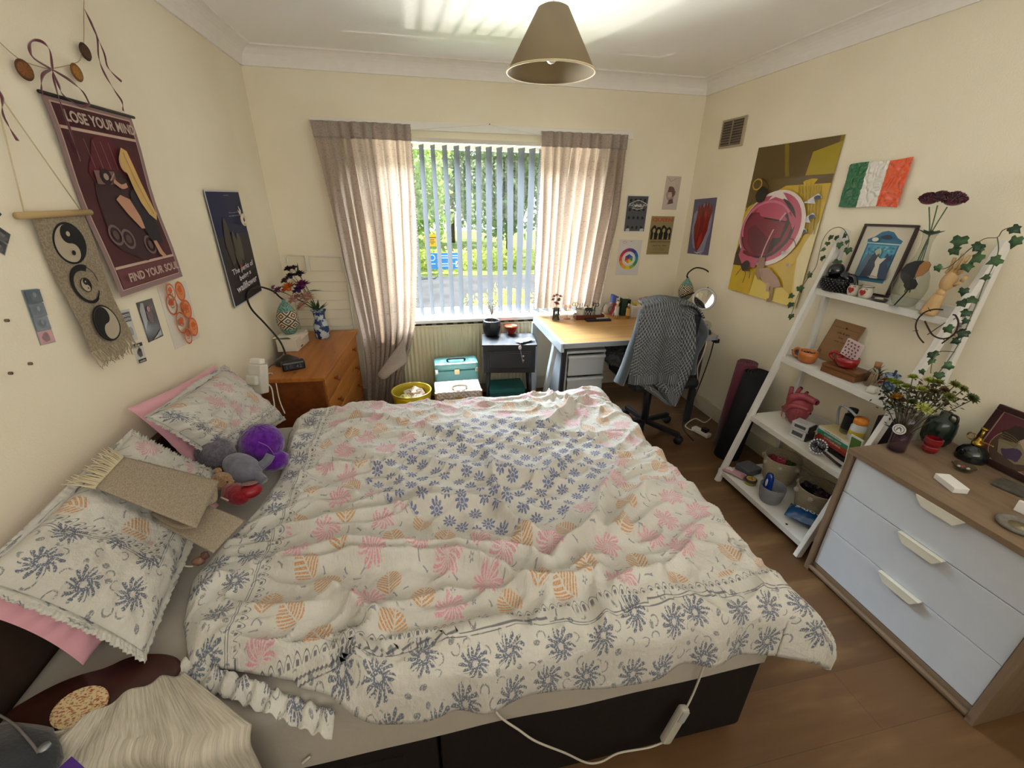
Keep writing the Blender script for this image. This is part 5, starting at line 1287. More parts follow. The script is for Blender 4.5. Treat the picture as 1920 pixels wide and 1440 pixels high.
def packet(nm, label, cat, c, L, Wd, th, rz, mats, tilt=0., seed=0, par=None):
    """crinkled sealed packet: long axis L, its ends pinched flat"""
    T = Matrix.Translation(c) @ Matrix.Rotation(rz, 4, 'Z') @ Matrix.Rotation(tilt, 4, 'Y'); t = thing(nm, label, cat, c)
    def f(s): return lambda i, j: T @ V((i-.5)*L, (j-.5)*Wd*(1-.08*sin(pi*i)), s*th/2*min(1, 5*i, 5*(1-i))**.7*sin(pi*j)**.6*(1 if 0 < j < 1 else 0)+.004*noise.noise(V(i*9+seed, j*7, s))+th/2)
    mb = MB(); mb.grid(f(1), 26, 16, mats[0]); mb.grid(f(-1), 20, 12, mats[0]); mb.build('wrapper', t)
    return t, T, f(1)
t, T, f1 = packet('packet', 'crumpled white and green packet hanging over the edge of the black cabinet', 'packet', Pp(984, 640, z=.590), .14, .075, .02, .45, [M('#b9d0cf', .3)], seed=2)
mb = MB(); mb.grid(lambda i, j: f1(.03+.28*i, .06+.86*j)+V(0, 0, .0012), 8, 8, M('#4fae6a', .3)); mb.build('green_end', t)
mb = MB(); mb.grid(lambda i, j: f1(.45+.3*i, .3+.4*j)+V(0, 0, .0012), 6, 6, M('#4a6f9a', .3)); mb.build('print_patch', t)
t = thing('keyring', 'keyring with a pale charm hanging down the front of the black cabinet', 'keyring', Pp(976, 650, y=2.585))
mb = MB(); a = Pp(976, 645, z=.589); mb.tube([a, Pp(976, 655, y=2.58), Pp(978, 668, y=2.578), Pp(981, 680, y=2.576)], .0022, '#8d8090', 6); mb.build('strap', t)
mb = MB(); mb.ball(Pp(975, 652, y=2.575), (.013, .006, .016), '#b9a5a0', 12); mb.build('charm', t)
for v in (668, 676): mb = MB(); mb.ball(Pp(981, v, y=2.572), (.009, .005, .009), M('#8d8a84', .3, metal=.6), 12); mb.build('bead', t)

# ================================================================== desk
DX0, DX1, DY0, DY1, DZ = 1.874, 3.02, 2.155, 2.905, .73
t = thing('desk', 'beech desk with grey metal edging and slanted legs under the right curtain', 'desk', (2.44, 2.53, 0))
GM = M('#9aa0a4', .35, metal=.3); BEE = wood('#c49a62', '#a87f4a', 'x', .8, .3)
mb = MB(); mb.box((DX0+.012, DY0+.012, DZ-.024), (DX1-.012, DY1-.004, DZ), BEE, .002); mb.build('desktop', t)
mb = MB(); mb.box((DX0, DY0, DZ-.034), (DX1, DY0+.012, DZ+.001), GM, .003); mb.build('edge_front', t)
mb = MB(); mb.box((DX0-.012, DY0, DZ-.06), (DX0+.012, DY1, DZ+.003), M('#b4bbc0', .35, metal=.2), .004); mb.build('edge_left', t)
mb = MB(); mb.box((DX1-.012, DY0, DZ-.034), (DX1+.008, DY1, DZ+.001), GM, .003); mb.build('edge_right', t)
WL = M('#c3c9cb', .35)
mb = MB(); mb.bar((DX0, DY1-.03, DZ-.05), (DX0, DY1-.03, 0), .03, .05, WL, (0, 1, 0), .004); mb.build('leg', t)
mb = MB(); mb.bar((DX0+.005, 2.33, DZ-.05), (DX0+.005, 2.60, 0), .05, .03, WL, (0, 1, 0), .004); mb.build('leg', t)
mb = MB(); mb.bar((DX0+.045, 2.24, DZ-.03), (DX0+.045, 2.30, 0), .03, .03, '#1d1e20', (0, 1, 0), .004); mb.build('leg', t)
for y in (2.24, 2.85): mb = MB(); mb.bar((DX1-.05, y, DZ-.03), (DX1-.05, y, 0), .04, .04, '#26272a', (0, 1, 0), .004); mb.build('leg', t)
mb = MB(); mb.box((DX0+.06, 2.50, .60), (DX1-.06, 2.52, DZ-.026), M('#3a2820', .6)); mb.build('modesty_panel', t)
# plastic drawers
t = thing('plastic_drawers', 'translucent plastic drawer tower under the left end of the desk', 'drawer unit', (2.06, 2.42, 0))
PF = plastic('#b9bdc0', .25)
mb = MB(); mb.box((1.935, 2.24, .625), (2.225, 2.60, .645), M('#a9adb0', .35), .006)
for x in (1.935, 2.212): mb.box((x, 2.25, .03), (x+.013, 2.60, .63), M('#9ba0a3', .35), .004)
mb.box((1.935, 2.588, .03), (2.225, 2.60, .63), M('#8d9295', .4)); mb.box((1.935, 2.25, .0), (2.225, 2.60, .03), M('#8d9295', .4), .004); mb.build('frame', t)
for z in (.465, .30, .135):
    mb = MB(); mb.box((1.95, 2.228, z), (2.21, 2.240, z+.135), PF, .006); mb.box((1.945, 2.214, z+.128), (2.215, 2.245, z+.152), M('#b2b6b9', .3), .008); mb.box((1.955, 2.24, z), (2.205, 2.57, z+.012), PF); mb.build('drawer', t)
mb = MB(); mb.obox((2.03, 2.30, .505), (.12, .08, .05), '#c2b7a2', .2, .01); mb.build('cloth_roll', None, 'cream cloth seen through the top plastic drawer', 'cloth')
mb = MB(); mb.obox((2.145, 2.275, .50), (.085, .05, .035), '#d2cdc0', -.1, .004); mb.build('paper_packet', None, 'white packet seen through the top plastic drawer', 'packet')
# fluffy grey cushion on the chair seat, chair
t = thing('office_chair', 'dark swivel chair on castors pulled up to the desk', 'chair', (2.55, 2.02, 0))
CB = M('#17181b', .7); cc = V(2.55, 2.16, 0)
mb = MB(); mb.obox(cc+V(0, 0, .47), (.47, .46, .07), CB, 0, .03); mb.build('seat', t)
mb = MB(); mb.grid(lambda i, j: V(2.335+.37*i, 1.975+.045*sin(pi*i)-.02*j, .56+.38*j+.03*sin(pi*i)*j), 16, 16, CB); mb.build('backrest', t, mod=solid(.04, 0))
mb = MB(); mb.bar(cc+V(0, -.12, .44), cc+V(0, -.19, .62), .06, .02, CB, (1, 0, 0), .004); mb.build('back_bracket', t)
mb = MB(); mb.tube([cc+V(0, 0, .10), cc+V(0, 0, .44)], .028, M('#222326', .4), 14, smooth=0); mb.build('gas_lift', t)
mb = MB()
for k in range(5):
    a = radians(20+72*k); mb.bar(cc+V(0, 0, .095), cc+V(.27*cos(a), .27*sin(a), .07), .035, .03, M('#1c1d20', .5), (0, 0, 1), .006)
mb.build('star_base', t)
for k in range(5):
    a = radians(20+72*k); q = cc+V(.27*cos(a), .27*sin(a), .03); mb = MB(); mb.tube([q+V(-.02*sin(a), .02*cos(a), 0), q-V(-.02*sin(a), .02*cos(a), 0)], .028, CB, 14, smooth=0); mb.tube([q, q+V(0, 0, .05)], .008, CB, 8, smooth=0); mb.build('caster', t)
mb = MB(); r = random.Random(21); fc = V(2.38, 2.30, .565)
mb.ball(fc, (.15, .12, .07), M('#4b4c50', .95), 24, noise_=.15)
for k in range(1600):
    a, b = r.uniform(0, 6.28), r.uniform(-.3, 1.5); d = V(cos(a)*cos(b), sin(a)*cos(b), sin(b)); p = fc+V(d.x*.15, d.y*.12, d.z*.07); mb.leaf(p, d+V(r.gauss(0, .3), r.gauss(0, .3), -.3), (r.random(), r.random(), 1), .035, .006, M('#5b5d62', .95, var=.3, vscale=80))
mb.build('fluffy_cushion', None, 'fluffy grey cushion on the chair seat under the desk', 'cushion')
# sweater draped over the chair back ---------------------------------
@cached
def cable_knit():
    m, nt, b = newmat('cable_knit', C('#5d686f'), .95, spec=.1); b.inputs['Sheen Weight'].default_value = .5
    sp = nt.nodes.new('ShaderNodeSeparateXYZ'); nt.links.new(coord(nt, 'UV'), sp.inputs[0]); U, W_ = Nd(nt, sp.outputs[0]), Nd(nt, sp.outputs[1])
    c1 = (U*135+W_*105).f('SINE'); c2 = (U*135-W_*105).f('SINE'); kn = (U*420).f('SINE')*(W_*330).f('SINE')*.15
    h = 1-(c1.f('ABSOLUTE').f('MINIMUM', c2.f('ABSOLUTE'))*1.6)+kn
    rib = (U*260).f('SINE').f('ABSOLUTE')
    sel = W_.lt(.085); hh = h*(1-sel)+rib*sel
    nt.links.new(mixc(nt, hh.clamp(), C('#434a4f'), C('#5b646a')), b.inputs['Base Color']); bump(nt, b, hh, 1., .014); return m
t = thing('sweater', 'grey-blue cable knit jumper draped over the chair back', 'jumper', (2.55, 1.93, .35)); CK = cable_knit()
def yat(z): return 1.90 if z > .9 else 1.895
L1 = [(1.0, Pp(1212, 572, y=1.92)), (.9, Pp(1200, 590, y=1.91)), (.7, Pp(1192, 630, y=1.90)), (.4, Pp(1184, 670, y=1.90)), (.15, Pp(1180, 700, y=1.90)), (0, Pp(1178, 718, y=1.90))]
R1 = [(1.0, Pp(1270, 565, y=1.92)), (.9, Pp(1278, 580, y=1.91)), (.7, Pp(1277, 630, y=1.90)), (.4, Pp(1274, 670, y=1.90)), (.15, Pp(1271, 700, y=1.90)), (0, Pp(1268, 719, y=1.90))]
def tabv(tab, q):
    for (a, va), (b, vb) in zip(tab, tab[1:]):
        if q >= b: return va.lerp(vb, (a-q)/(a-b))
    return tab[-1][1]
def panel(L, R, off, sd, over=True):
    def f(i, j):
        q = 1-j*1.0
        p = tabv(L, q).lerp(tabv(R, q), i); p = p.copy()
        p.y += off-.018*sin(i*7+sd)*j-.010*sin(i*17+sd*2)*j-.02*sin(pi*i)*(1-j)
        if q > .93: s = (q-.93)/.07; p.y += .10*s*s; p.z += .012*sin(pi*s)+.02*sin(pi*i)
        return p
    return f
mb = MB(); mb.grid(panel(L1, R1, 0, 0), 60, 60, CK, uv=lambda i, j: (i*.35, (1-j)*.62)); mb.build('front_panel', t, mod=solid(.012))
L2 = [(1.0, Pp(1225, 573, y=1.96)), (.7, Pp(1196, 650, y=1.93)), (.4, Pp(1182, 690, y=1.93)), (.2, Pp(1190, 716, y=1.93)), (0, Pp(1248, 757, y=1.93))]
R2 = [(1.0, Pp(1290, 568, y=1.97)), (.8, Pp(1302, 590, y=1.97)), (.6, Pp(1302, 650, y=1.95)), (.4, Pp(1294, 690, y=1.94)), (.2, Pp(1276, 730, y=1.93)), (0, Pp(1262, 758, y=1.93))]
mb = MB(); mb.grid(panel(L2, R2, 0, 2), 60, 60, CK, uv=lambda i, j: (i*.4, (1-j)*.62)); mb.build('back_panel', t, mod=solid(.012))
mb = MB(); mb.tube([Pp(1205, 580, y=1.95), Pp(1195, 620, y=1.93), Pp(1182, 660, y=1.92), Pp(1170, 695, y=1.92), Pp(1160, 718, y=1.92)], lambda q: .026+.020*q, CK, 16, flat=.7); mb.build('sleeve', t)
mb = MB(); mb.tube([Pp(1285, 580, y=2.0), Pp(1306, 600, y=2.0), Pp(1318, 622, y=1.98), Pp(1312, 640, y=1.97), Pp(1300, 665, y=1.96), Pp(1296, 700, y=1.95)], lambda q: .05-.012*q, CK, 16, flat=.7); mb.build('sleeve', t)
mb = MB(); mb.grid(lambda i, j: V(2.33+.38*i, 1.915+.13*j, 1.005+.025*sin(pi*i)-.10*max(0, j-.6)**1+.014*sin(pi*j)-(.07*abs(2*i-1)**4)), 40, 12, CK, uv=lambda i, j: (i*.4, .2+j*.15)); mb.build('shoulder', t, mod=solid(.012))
# things on the desk --------------------------------------------------
def dsk(u, v, y=None): return Pp(u, v, z=DZ)
q = dsk(1042, 601)
t = thing('vase', 'small clear vase of dark reeds with dried pink flowers on the desk', 'vase', q)
mb = MB(); mb.lathe([(.030, 0), (.040, .02), (.043, .06), (.030, .10), (.022, .115), (.026, .13)], q, glass('#f2efe8'), 28); mb.build('glass_body', t)
mb = MB(); r = random.Random(2)
for k in range(12): a = k*.52; mb.tube([q+V(.025*cos(a), .025*sin(a), .008), q+V(.02*cos(a+.4), .02*sin(a+.4), .10)], .004, '#33343a', 6, smooth=0)
mb.build('reeds', t)
for k in range(9): a = k*.7; c = q+V(.028*cos(a)*(k % 3 > 0), .024*sin(a), .135+.028*(k % 3)); bloom(t, c, .019, M(('#8a5058', '#6d4a4c', '#a06a62')[k % 3], .8), 12, 'dried_bloom', up=(cos(a)*.4, sin(a)*.4, 1))
mb = MB(); mb.tube([q+V(.012, -.042, .11), q+V(.022, -.046, .08), q+V(.010, -.048, .05), q+V(.018, -.046, .02)], .003, '#cdb7a0', 6); mb.build('ribbon', t)
q = dsk(1063, 598); t = thing('glass_holder', 'empty clear glass candle holder next to the small vase', 'candle holder', q)
mb = MB(); mb.lathe([(.026, 0), (.028, .006), (.006, .012), (.006, .03), (.028, .05), (.034, .105)], q, glass('#f0dcd0'), 24); mb.build('glass', t)
tr = Pp(1105, 598, z=DZ); TX = V(1, -.02, 0).normalized()
t = thing('pot_tray', 'long red-brown wooden tray holding three pen pots', 'tray', tr)
Tt = Matrix.Translation(tr+V(0, .02, 0)) @ Matrix.Rotation(-.05, 4, 'Z')
mb = MB(); mb.box((-.115, -.045, 0), (.115, .045, .008), wood('#6b2c1c', '#4d1d12', 'x'), .002, Tt)
for a, b in (((-.115, -.045, .006), (.115, -.037, .036)), ((-.115, .037, .006), (.115, .045, .036)), ((-.115, -.045, .006), (-.107, .045, .036)), ((.107, -.045, .006), (.115, .045, .036))): mb.box(a, b, wood('#6b2c1c', '#4d1d12', 'x'), .002, Tt)
mb.build('base', t)
def penpot(label, short, x, mat, deco, seed, items):
    c = Tt @ V(x, 0, .0085); t = thing('pen_pot', label, 'pen pot', c)
    mb = MB(); mb.lathe([(0, 0), (.028, 0), (.032, .004), (.034, .07), (.031, .07), (.029, .008), (0, .006)], c, mat, 28); mb.build('pot', t)
    if deco:
        mb = MB()
        for k in range(-2, 3):
            a0 = -pi/2+k*.62
            for s in (-1, 1):
                pts = [c+V(.0348*cos(a0+s*.27*(1-abs(2*j/8-1))), .0348*sin(a0+s*.27*(1-abs(2*j/8-1))), .012+.046*j/8) for j in range(9)]; mb.tube(pts, .0018, '#d8d2c6', 5, smooth=0)
        mb.build('diamond_pattern', t)
    r = random.Random(seed)
    for k, (nm, h, L, dsc) in enumerate(items):
        a = r.uniform(0, 6.28); bs_ = c+V(.016*cos(a), .016*sin(a), .012); lean = V(cos(a)*.35+r.uniform(-.15, .15), sin(a)*.2, 1).normalized()
        lab = None
        mb = MB(); mb.tube([bs_, bs_+lean*L], .0032, M(h, .4), 7, smooth=0)
        if nm == 'scissors':
            e = bs_+lean*L; mb.tube([e+V(.012+.012*cos(w_), 0, .012+.014*sin(w_)) for w_ in [2*pi*i/12 for i in range(12)]], .0028, h, 6, closed=True, smooth=2); mb.tube([e+V(-.012+.012*cos(w_), 0, .012+.014*sin(w_)) for w_ in [2*pi*i/12 for i in range(12)]], .0028, h, 6, closed=True, smooth=2)
        mb.build(nm, None, dsc+' in the '+short, nm)
def it(nm, h, L, d): return (nm, h, L, d)
penpot('white speckled pen pot at the left of the red-brown tray', 'white speckled pot on the desk', -.07, M('#b9b7ac', .4), False, 1, [it('pencil', '#8b8a72', .12, 'thin grey pencil leaning left'), it('pencil', '#a89a6a', .115, 'tan pencil standing upright'), it('scissors', '#c9a63c', .09, 'yellow handled scissors'), it('pen', '#6f7468', .11, 'greyish green pen leaning')])
penpot('black pen pot with white diamonds at the middle of the tray', 'diamond patterned pot on the desk', 0, M('#20201f', .4), True, 2, [it('scissors', '#2b2b2d', .085, 'black handled scissors'), it('pen', '#3a3a44', .10, 'dark pen standing'), it('pen', '#c2bfb6', .10, 'white pen leaning back'), it('marker', '#222226', .095, 'thick black marker')])
penpot('grey-white pen pot at the right of the red-brown tray', 'grey-white pot on the desk', .07, M('#a5a89f', .4), False, 3, [it('pen', '#c8c8c2', .12, 'white pen leaning right'), it('pen', '#2f4a3a', .11, 'dark green pen'), it('pencil', '#3a3438', .115, 'dark pencil at the back'), it('pen', '#54606a', .10, 'short grey-blue pen')])
q = Pp(1117, 600, z=DZ); t = thing('notebook', 'dark notebook with a pale pen strip lying in front of the tray', 'notebook', q)
mb = MB(); mb.obox(q+V(.01, -.01, .007), (.20, .075, .013), M('#1f2126', .4), -.03, .003); mb.build('cover', t)
mb = MB(); mb.obox(q+V(.05, -.005, .0155), (.10, .022, .003), M('#c9ccd0', .4), .04, .001); mb.build('label_strip', t)
q = Pp(1143, 590, z=DZ); t = thing('mug', 'grey mug with a round handle behind the notebook', 'mug', q+V(0, .03, 0))
mb = MB(); mb.lathe([(0, 0), (.032, 0), (.036, .01), (.038, .085), (.035, .085), (.033, .012), (0, .01)], q+V(0, .04, 0), M('#a89f94', .35), 28); mb.build('cup', t)
mb = MB(); c = q+V(-.0, -.006, .045); mb.tube([c+V(.02*cos(w_), -.0, .024*sin(w_)) for w_ in [2*pi*i/16 for i in range(16)]], .004, M('#7c746c', .35), 8, closed=True, smooth=2); mb.build('handle', t)
def slabbox(nm, label, cat, u, v, w_, d, h, mat, rz=0., lean=0., bev=.003, dy=0., grp=None, base=None, parts=()):
    c = (Pp(u, v, z=DZ) if base is None else Vector(base))+V(0, dy, 0)
    T = Matrix.Translation(c) @ Matrix.Rotation(rz, 4, 'Z') @ Matrix.Rotation(lean, 4, 'Y'); t = None
    mb = MB(); mb.box((-w_/2, -d/2, 0.0), (w_/2, d/2, h), mat, bev, T)
    if not parts: return mb.build(nm, None, label, cat, grp)
    t = thing(nm, label, cat, c, grp); mb.build('body', t)
    for pn, a, b, m_ in parts: mb = MB(); mb.box(a, b, m_, .0005, T); mb.build(pn, t)
    return t
slabbox('book', 'red book leaning against the blue box on the desk', 'book', 1147, 592, .014, .11, .135, M('#9a2430', .5), 0, .42, dy=.05, parts=[('pages', (-.005, -.053, .003), (.005, -.0555, .130), M('#cfc6b4'))])
slabbox('book', 'blue and white book standing upright next to the leaning red book', 'book', 1153, 590, .022, .11, .15, M('#3a4a86', .5), 0, .03, dy=.05, parts=[('spine_label', (-.009, -.057, .05), (.009, -.0555, .14), M('#c9cdd8'))])
q = Pp(1155, 597, z=DZ)
def bottle(label, q, r0, h, body, cap, lab=None, nm='bottle', cat='bottle', neck=.4, label_z=(.2, .7)):
    t = thing(nm, label, cat, q)
    mb = MB(); mb.lathe([(0, 0), (r0*.95, 0), (r0, .05*h), (r0, .68*h), (r0*neck, .80*h), (r0*neck, .86*h), (0, .86*h)], q, body, 24); mb.build('body', t)
    mb = MB(); mb.lathe([(r0*neck*1.15, .85*h), (r0*neck*1.15, .99*h), (0, h)], q, cap, 20); mb.build('cap', t)
    if lab: mb = MB(); mb.lathe([(r0*1.02, label_z[0]*h), (r0*1.02, label_z[1]*h)], q, lab, 24); mb.f = mb.f[:24]; mb.mi = mb.mi[:24]; mb.sm = mb.sm[:24]; mb.uv = mb.uv[:24]; mb.build('label_band', t)
    return t
bottle('white topped bottle with a pale label in front of the blue book', q, .017, .14, M('#a98a5a', .3), M('#e2e2de', .4), M('#c7c9cb', .5))
slabbox('box', 'tall dark green box among the bottles on the desk', 'box', 1168, 592, .042, .06, .155, M('#27402f', .5), 0, .04, dy=.03, parts=[('pale_lid', (-.0212, -.0305, .14), (.0212, .0305, .157), M('#c4c2b0'))])
slabbox('box', 'narrow black box beside the tall green box', 'box', 1178, 592, .028, .05, .13, M('#17171b', .4), 0, 0., dy=.035)
bottle('small amber bottle with white foot in front of the black box', Pp(1176, 597, z=DZ), .015, .12, M('#7a5422', .25, coat=.4), M('#d8c9ae', .4), M('#c9a14a', .4))
slabbox('box', 'low white lidded box on the desk near the jumper', 'box', 1192, 594, .085, .09, .085, M('#c9c7c2', .5), -.1, 0., dy=.02, parts=[('lid', (-.045, -.047, .07), (.045, .047, .09), M('#d0cec9'))])
q = Pp(1190, 594, z=DZ+.0); crumple(q+V(.0, .02, .103), .022, M('#c2b23c', .5), 5, 'yellow_sachet', 'yellow sachet lying on the low white box', 'sachet')
q = Pp(1228, 594, z=DZ)+V(.02, .10, 0)
slabbox('wooden_box', 'dark wooden box under the shiny red bag on the desk', 'box', 0, 0, .16, .12, .085, wood('#5b3420', '#41240f', 'x'), -.1, base=q)
t, T, f1 = packet('red_bag', 'shiny red plastic bag lying on the wooden box', 'bag', q+V(.0, -.01, .088), .22, .11, .055, -.25, [M('#b81c1e', .18, coat=.6)], seed=9)
mb = MB(); mb.grid(lambda i, j: f1(.25+.35*i, .12+.25*j)+V(0, 0, .0015), 8, 6, M('#d9a49a', .25)); mb.build('pale_stripe', t)
# second lamp, mirror, snow globe at the right end
b1 = V(2.93, 2.62, DZ); sc1 = Pp(1283, 561, y=2.72)
goose_lamp('gooseneck lamp with mosaic egg shade on the right end of the desk', b1, [b1+V(0, 0, .05), b1+V(.04, .0, .16), Pp(1331, 538, y=2.62), Pp(1336, 522, y=2.64), Pp(1325, 507, y=2.66), Pp(1306, 502, y=2.68), Pp(1292, 510, y=2.71), Pp(1288, 518, y=2.72), sc1+V(0, 0, .175)], sc1, .155, .062)
mc = Pp(1320, 561, y=2.42); t = thing('round_mirror', 'round standing make-up mirror with pale grey rim at the wall', 'mirror', V(mc.x, mc.y, DZ))
tow = (EYE-mc).normalized(); tow = (tow*.55+V(-.8, -.35, .12)).normalized(); tow = (EYE-mc).normalized().lerp(V(-.6, -.8, .1).normalized(), .3).normalized(); X, Y_, _ = frame(tow); T = Matrix((X, Y_, tow)).transposed().to_4x4()
mb = MB(); mb.lathe([(0, -.012), (.075, -.012), (.082, -.006), (.084, .004), (.078, .010), (.068, .008), (.067, .004)], mc, M('#b5b3ae', .35, metal=.3), 40, T); mb.build('rim', t)
mb = MB(); mb.lathe([(0, .0055), (.067, .0055)], mc, M('#f2f2f2', .02, metal=1., spec=1), 40, T, smooth=False); mb.build('mirror_glass', t)
mb = MB(); mb.tube([mc-tow*.006+V(0, 0, -.08), V(mc.x-.01, mc.y, DZ+.01)], .005, M('#b5b3ae', .3, metal=.6), 8, smooth=0); mb.build('stand', t)
mb = MB(); mb.lathe([(.055, 0), (.055, .008), (.01, .014), (0, .014)], V(mc.x-.01, mc.y, DZ), M('#b5b3ae', .3, metal=.6), 28); mb.build('foot', t)
q = V(2.955, 2.215, DZ+.001); t = thing('snow_globe', 'small snow globe on a dark blue base at the desk corner', 'snow globe', q)
mb = MB(); mb.lathe([(.042, 0), (.045, .008), (.040, .024), (.036, .03), (0, .03)], q, M('#16203f', .3), 28); mb.build('base', t)
mb = MB(); mb.ball(q+V(0, 0, .058), .036, glass('#eef2f4'), 24); mb.build('globe', t)
mb = MB(); mb.ball(q+V(0, 0, .045), (.018, .016, .014), '#c9c7c2', 12, noise_=.4); mb.ball(q+V(.004, 0, .058), (.008, .008, .012), '#5a4a44', 10); mb.build('figure', t)
mb = MB(); mb.obox(V(3.035, 2.185, DZ-.045), (.03, .05, .03), M('#1d1d1d', .5), 0, .004); mb.build('clamp', None, 'black clamp under the front right corner of the desk', 'clamp')
# leads on the right
t = thing('extension_lead', 'white extension lead with plugs on the floor by the yoga mats', 'extension lead', (3.0, 2.1, 0))
mb = MB(); a, b = Pp(1300, 802, z=.02), Pp(1330, 818, z=.02); mb.bar(a, b, .03, .05, M('#cfc9bd', .4), (0, 0, 1), .008); mb.build('socket_block', t)
mb = MB(); mb.obox(a.lerp(b, .7)+V(0, 0, .032), (.04, .045, .03), M('#17171a', .4), .3, .006); mb.build('black_plug', t)
mb = MB(); mb.tube([Pp(1324, 630, y=2.20), Pp(1324, 645, y=2.15), Pp(1316, 670, y=2.15), Pp(1308, 690, y=2.16), Pp(1308, 715, y=2.2), Pp(1303, 735, y=2.25), Pp(1310, 758, z=.03), Pp(1335, 776, z=.012), Pp(1322, 792, z=.012), Pp(1303, 785, z=.012), Pp(1285, 798, z=.012), Pp(1300, 808, z=.015), a], .0045, '#cbbfa8', 8); mb.build('cable', t)
mb = MB(); mb.tube([Pp(1340, 632, y=2.22), Pp(1332, 665, y=2.22), Pp(1318, 705, y=2.24), Pp(1302, 745, y=2.28), Pp(1290, 770, z=.02), Pp(1280, 800, z=.012), Pp(1300, 826, z=.012)], .004, '#191716', 8); mb.build('black_lead', None, 'black lead hanging down the wall beside the desk', 'cable')
mb = MB(); mb.obox(Pp(1323, 628, z=DZ+.03), (.022, .02, .05), M('#d9d5ca', .4), 0, .005); mb.build('charger_plug', None, 'white charger plug beside the snow globe', 'plug')
# rolled mats
def roll(label, c, R, h, mat, mat2, lean):
    t = thing('yoga_mat', label, 'yoga mat', c); pts = []
    n = 90
    for k in range(n): a = k*.30; rr = .012+(R-.012)*k/(n-1); pts.append((rr*cos(a), rr*sin(a)))
    vs = []; 
    for (x, y) in pts: vs += [c+V(x, y, 0), c+V(x, y, h)+V(*lean)]
    mb = MB(); mb.add(vs, [[2*i, 2*i+2, 2*i+3, 2*i+1] for i in range(n-1)], mat, True); mb.build('roll', t, mod=solid(.0045, 0)); return t
roll('maroon and pink rolled yoga mat standing against the right wall', V(3.045, 1.90, 0), .070, .62, M('#5a1f33', .8, sheen=.2), None, (.04, 0, 0))
roll('black rolled yoga mat standing before the maroon one', V(2.965, 1.755, 0), .088, .60, M('#101013', .8), None, (.10, .02, 0))
# ================================================================== back and right wall prints
def skulls(cv):
    cv.rect(.06, .04, .96, .97, M('#4f5256', .6)); r = random.Random(1)
    for row in (.14, .40, .62, .86):
        for c_ in (.2, .4, .6, .8): cv.disc(c_, row, .055, .06, M('#1c1d20', .6), 14, 0, .4, c_*9+row)
    for k in range(16): x = .12+.05*k; cv.line([(x, .70+.03*sin(k)), (x+.04, .75+.03*cos(k*2))], .02, M('#d2d2ce', .6), 0)
    cv.line([(.14, .76), (.5, .86), (.9, .76)], .022, M('#d2d2ce', .6)); cv.line([(.25, .66), (.5, .63), (.75, .66)], .02, M('#d2d2ce', .6)); cv.text('WILD', .34, .69, .32, .06, M('#dcdcd8', .6), .03)
    for x in (.18, .8): cv.disc(x, .08, .09, .05, M('#b9b7b4', .6), wob=.4, seed=x)
print_on('print', 'dark grey print with white lettering and white border right of the curtain', 'print', [(1175, 365), (1218, 366), (1167, 436)], 'back', skulls, '#dcdad3')
def wheel(cv):
    cols = ['#e0c22c', '#8cae3c', '#3d8f4c', '#2f8f98', '#2c62a8', '#3c3c8c', '#6a3a86', '#a02c5e', '#b8303a', '#cc5a2c', '#d8842c', '#deA42c'.lower()]
    for k, h in enumerate(cols):
        a = radians(-90-15+30*k)
        def seg(r0, r1, a0, a1, m_):
            pts = [(.5+r0*cos(a0+(a1-a0)*i/4), .47+r0*sin(a0+(a1-a0)*i/4)*cv.w/cv.h) for i in range(5)]+[(.5+r1*cos(a1-(a1-a0)*i/4), .47+r1*sin(a1-(a1-a0)*i/4)*cv.w/cv.h) for i in range(5)]
            k0 = cv.k; cv.poly(pts, m_); cv.k = k0
        seg(.29, .42, a, a+radians(30), M(h, .6))
    cv.k += 1
    hx = [(.5+.25*cos(radians(30+60*i)), .47+.25*sin(radians(30+60*i))*cv.w/cv.h) for i in range(6)]; cv.poly(hx, M('#dcdad6', .6))
    for i, h in enumerate(('#2c62a8', '#3c3c8c', '#b8303a', '#d8842c', '#e0c22c', '#3d8f4c')):
        a = radians(30+60*i); cv.k -= 0; cv.poly([(.5, .47), (.5+.19*cos(a), .47+.19*sin(a)*cv.w/cv.h), (.5+.19*cos(a+radians(60)), .47+.19*sin(a+radians(60))*cv.w/cv.h)], M(h, .6))
    cv.ring(.22, .93, .07, .04, .012, M('#c46a78')); cv.disc(.5, .955, .015, .015, M('#3a3634'))
print_on('colour_wheel_print', 'white sheet with a rainbow colour wheel pinned under the dark print', 'print', [(1162, 449), (1205, 450), (1155, 516)], 'back', wheel, '#cfccc8')
def bust(cv):
    B = M('#6b4f48', .7); L_ = M('#a08a80', .7)
    cv.disc(.45, .46, .30, .34, L_, wob=.35, seed=2); cv.disc(.42, .60, .24, .17, B, wob=.5, seed=5); cv.disc(.60, .50, .12, .20, B, wob=.4, seed=7); cv.disc(.40, .44, .14, .18, M('#b8a498', .7)); cv.poly([(.3, .16), (.7, .2), (.62, .34), (.38, .3)], B)
    cv.line([(.34, .47), (.40, .48)], .02, B); cv.line([(.46, .47), (.52, .48)], .02, B); cv.line([(.38, .37), (.46, .37)], .018, B)
    r = random.Random(2)
    for k in range(9): cv.line([(.55+.02*k % .3, .92-.05*k), (.9, .93-.05*k)], .010, L_, 0)
    cv.line([(.1, .95), (.3, .85), (.6, .93)], .015, B)
print_on('sketch_print', 'brown sketch of a classical head pinned high near the corner', 'print', [(1250, 330), (1278, 331), (1238, 393)], 'back', bust, '#bfb2a6')
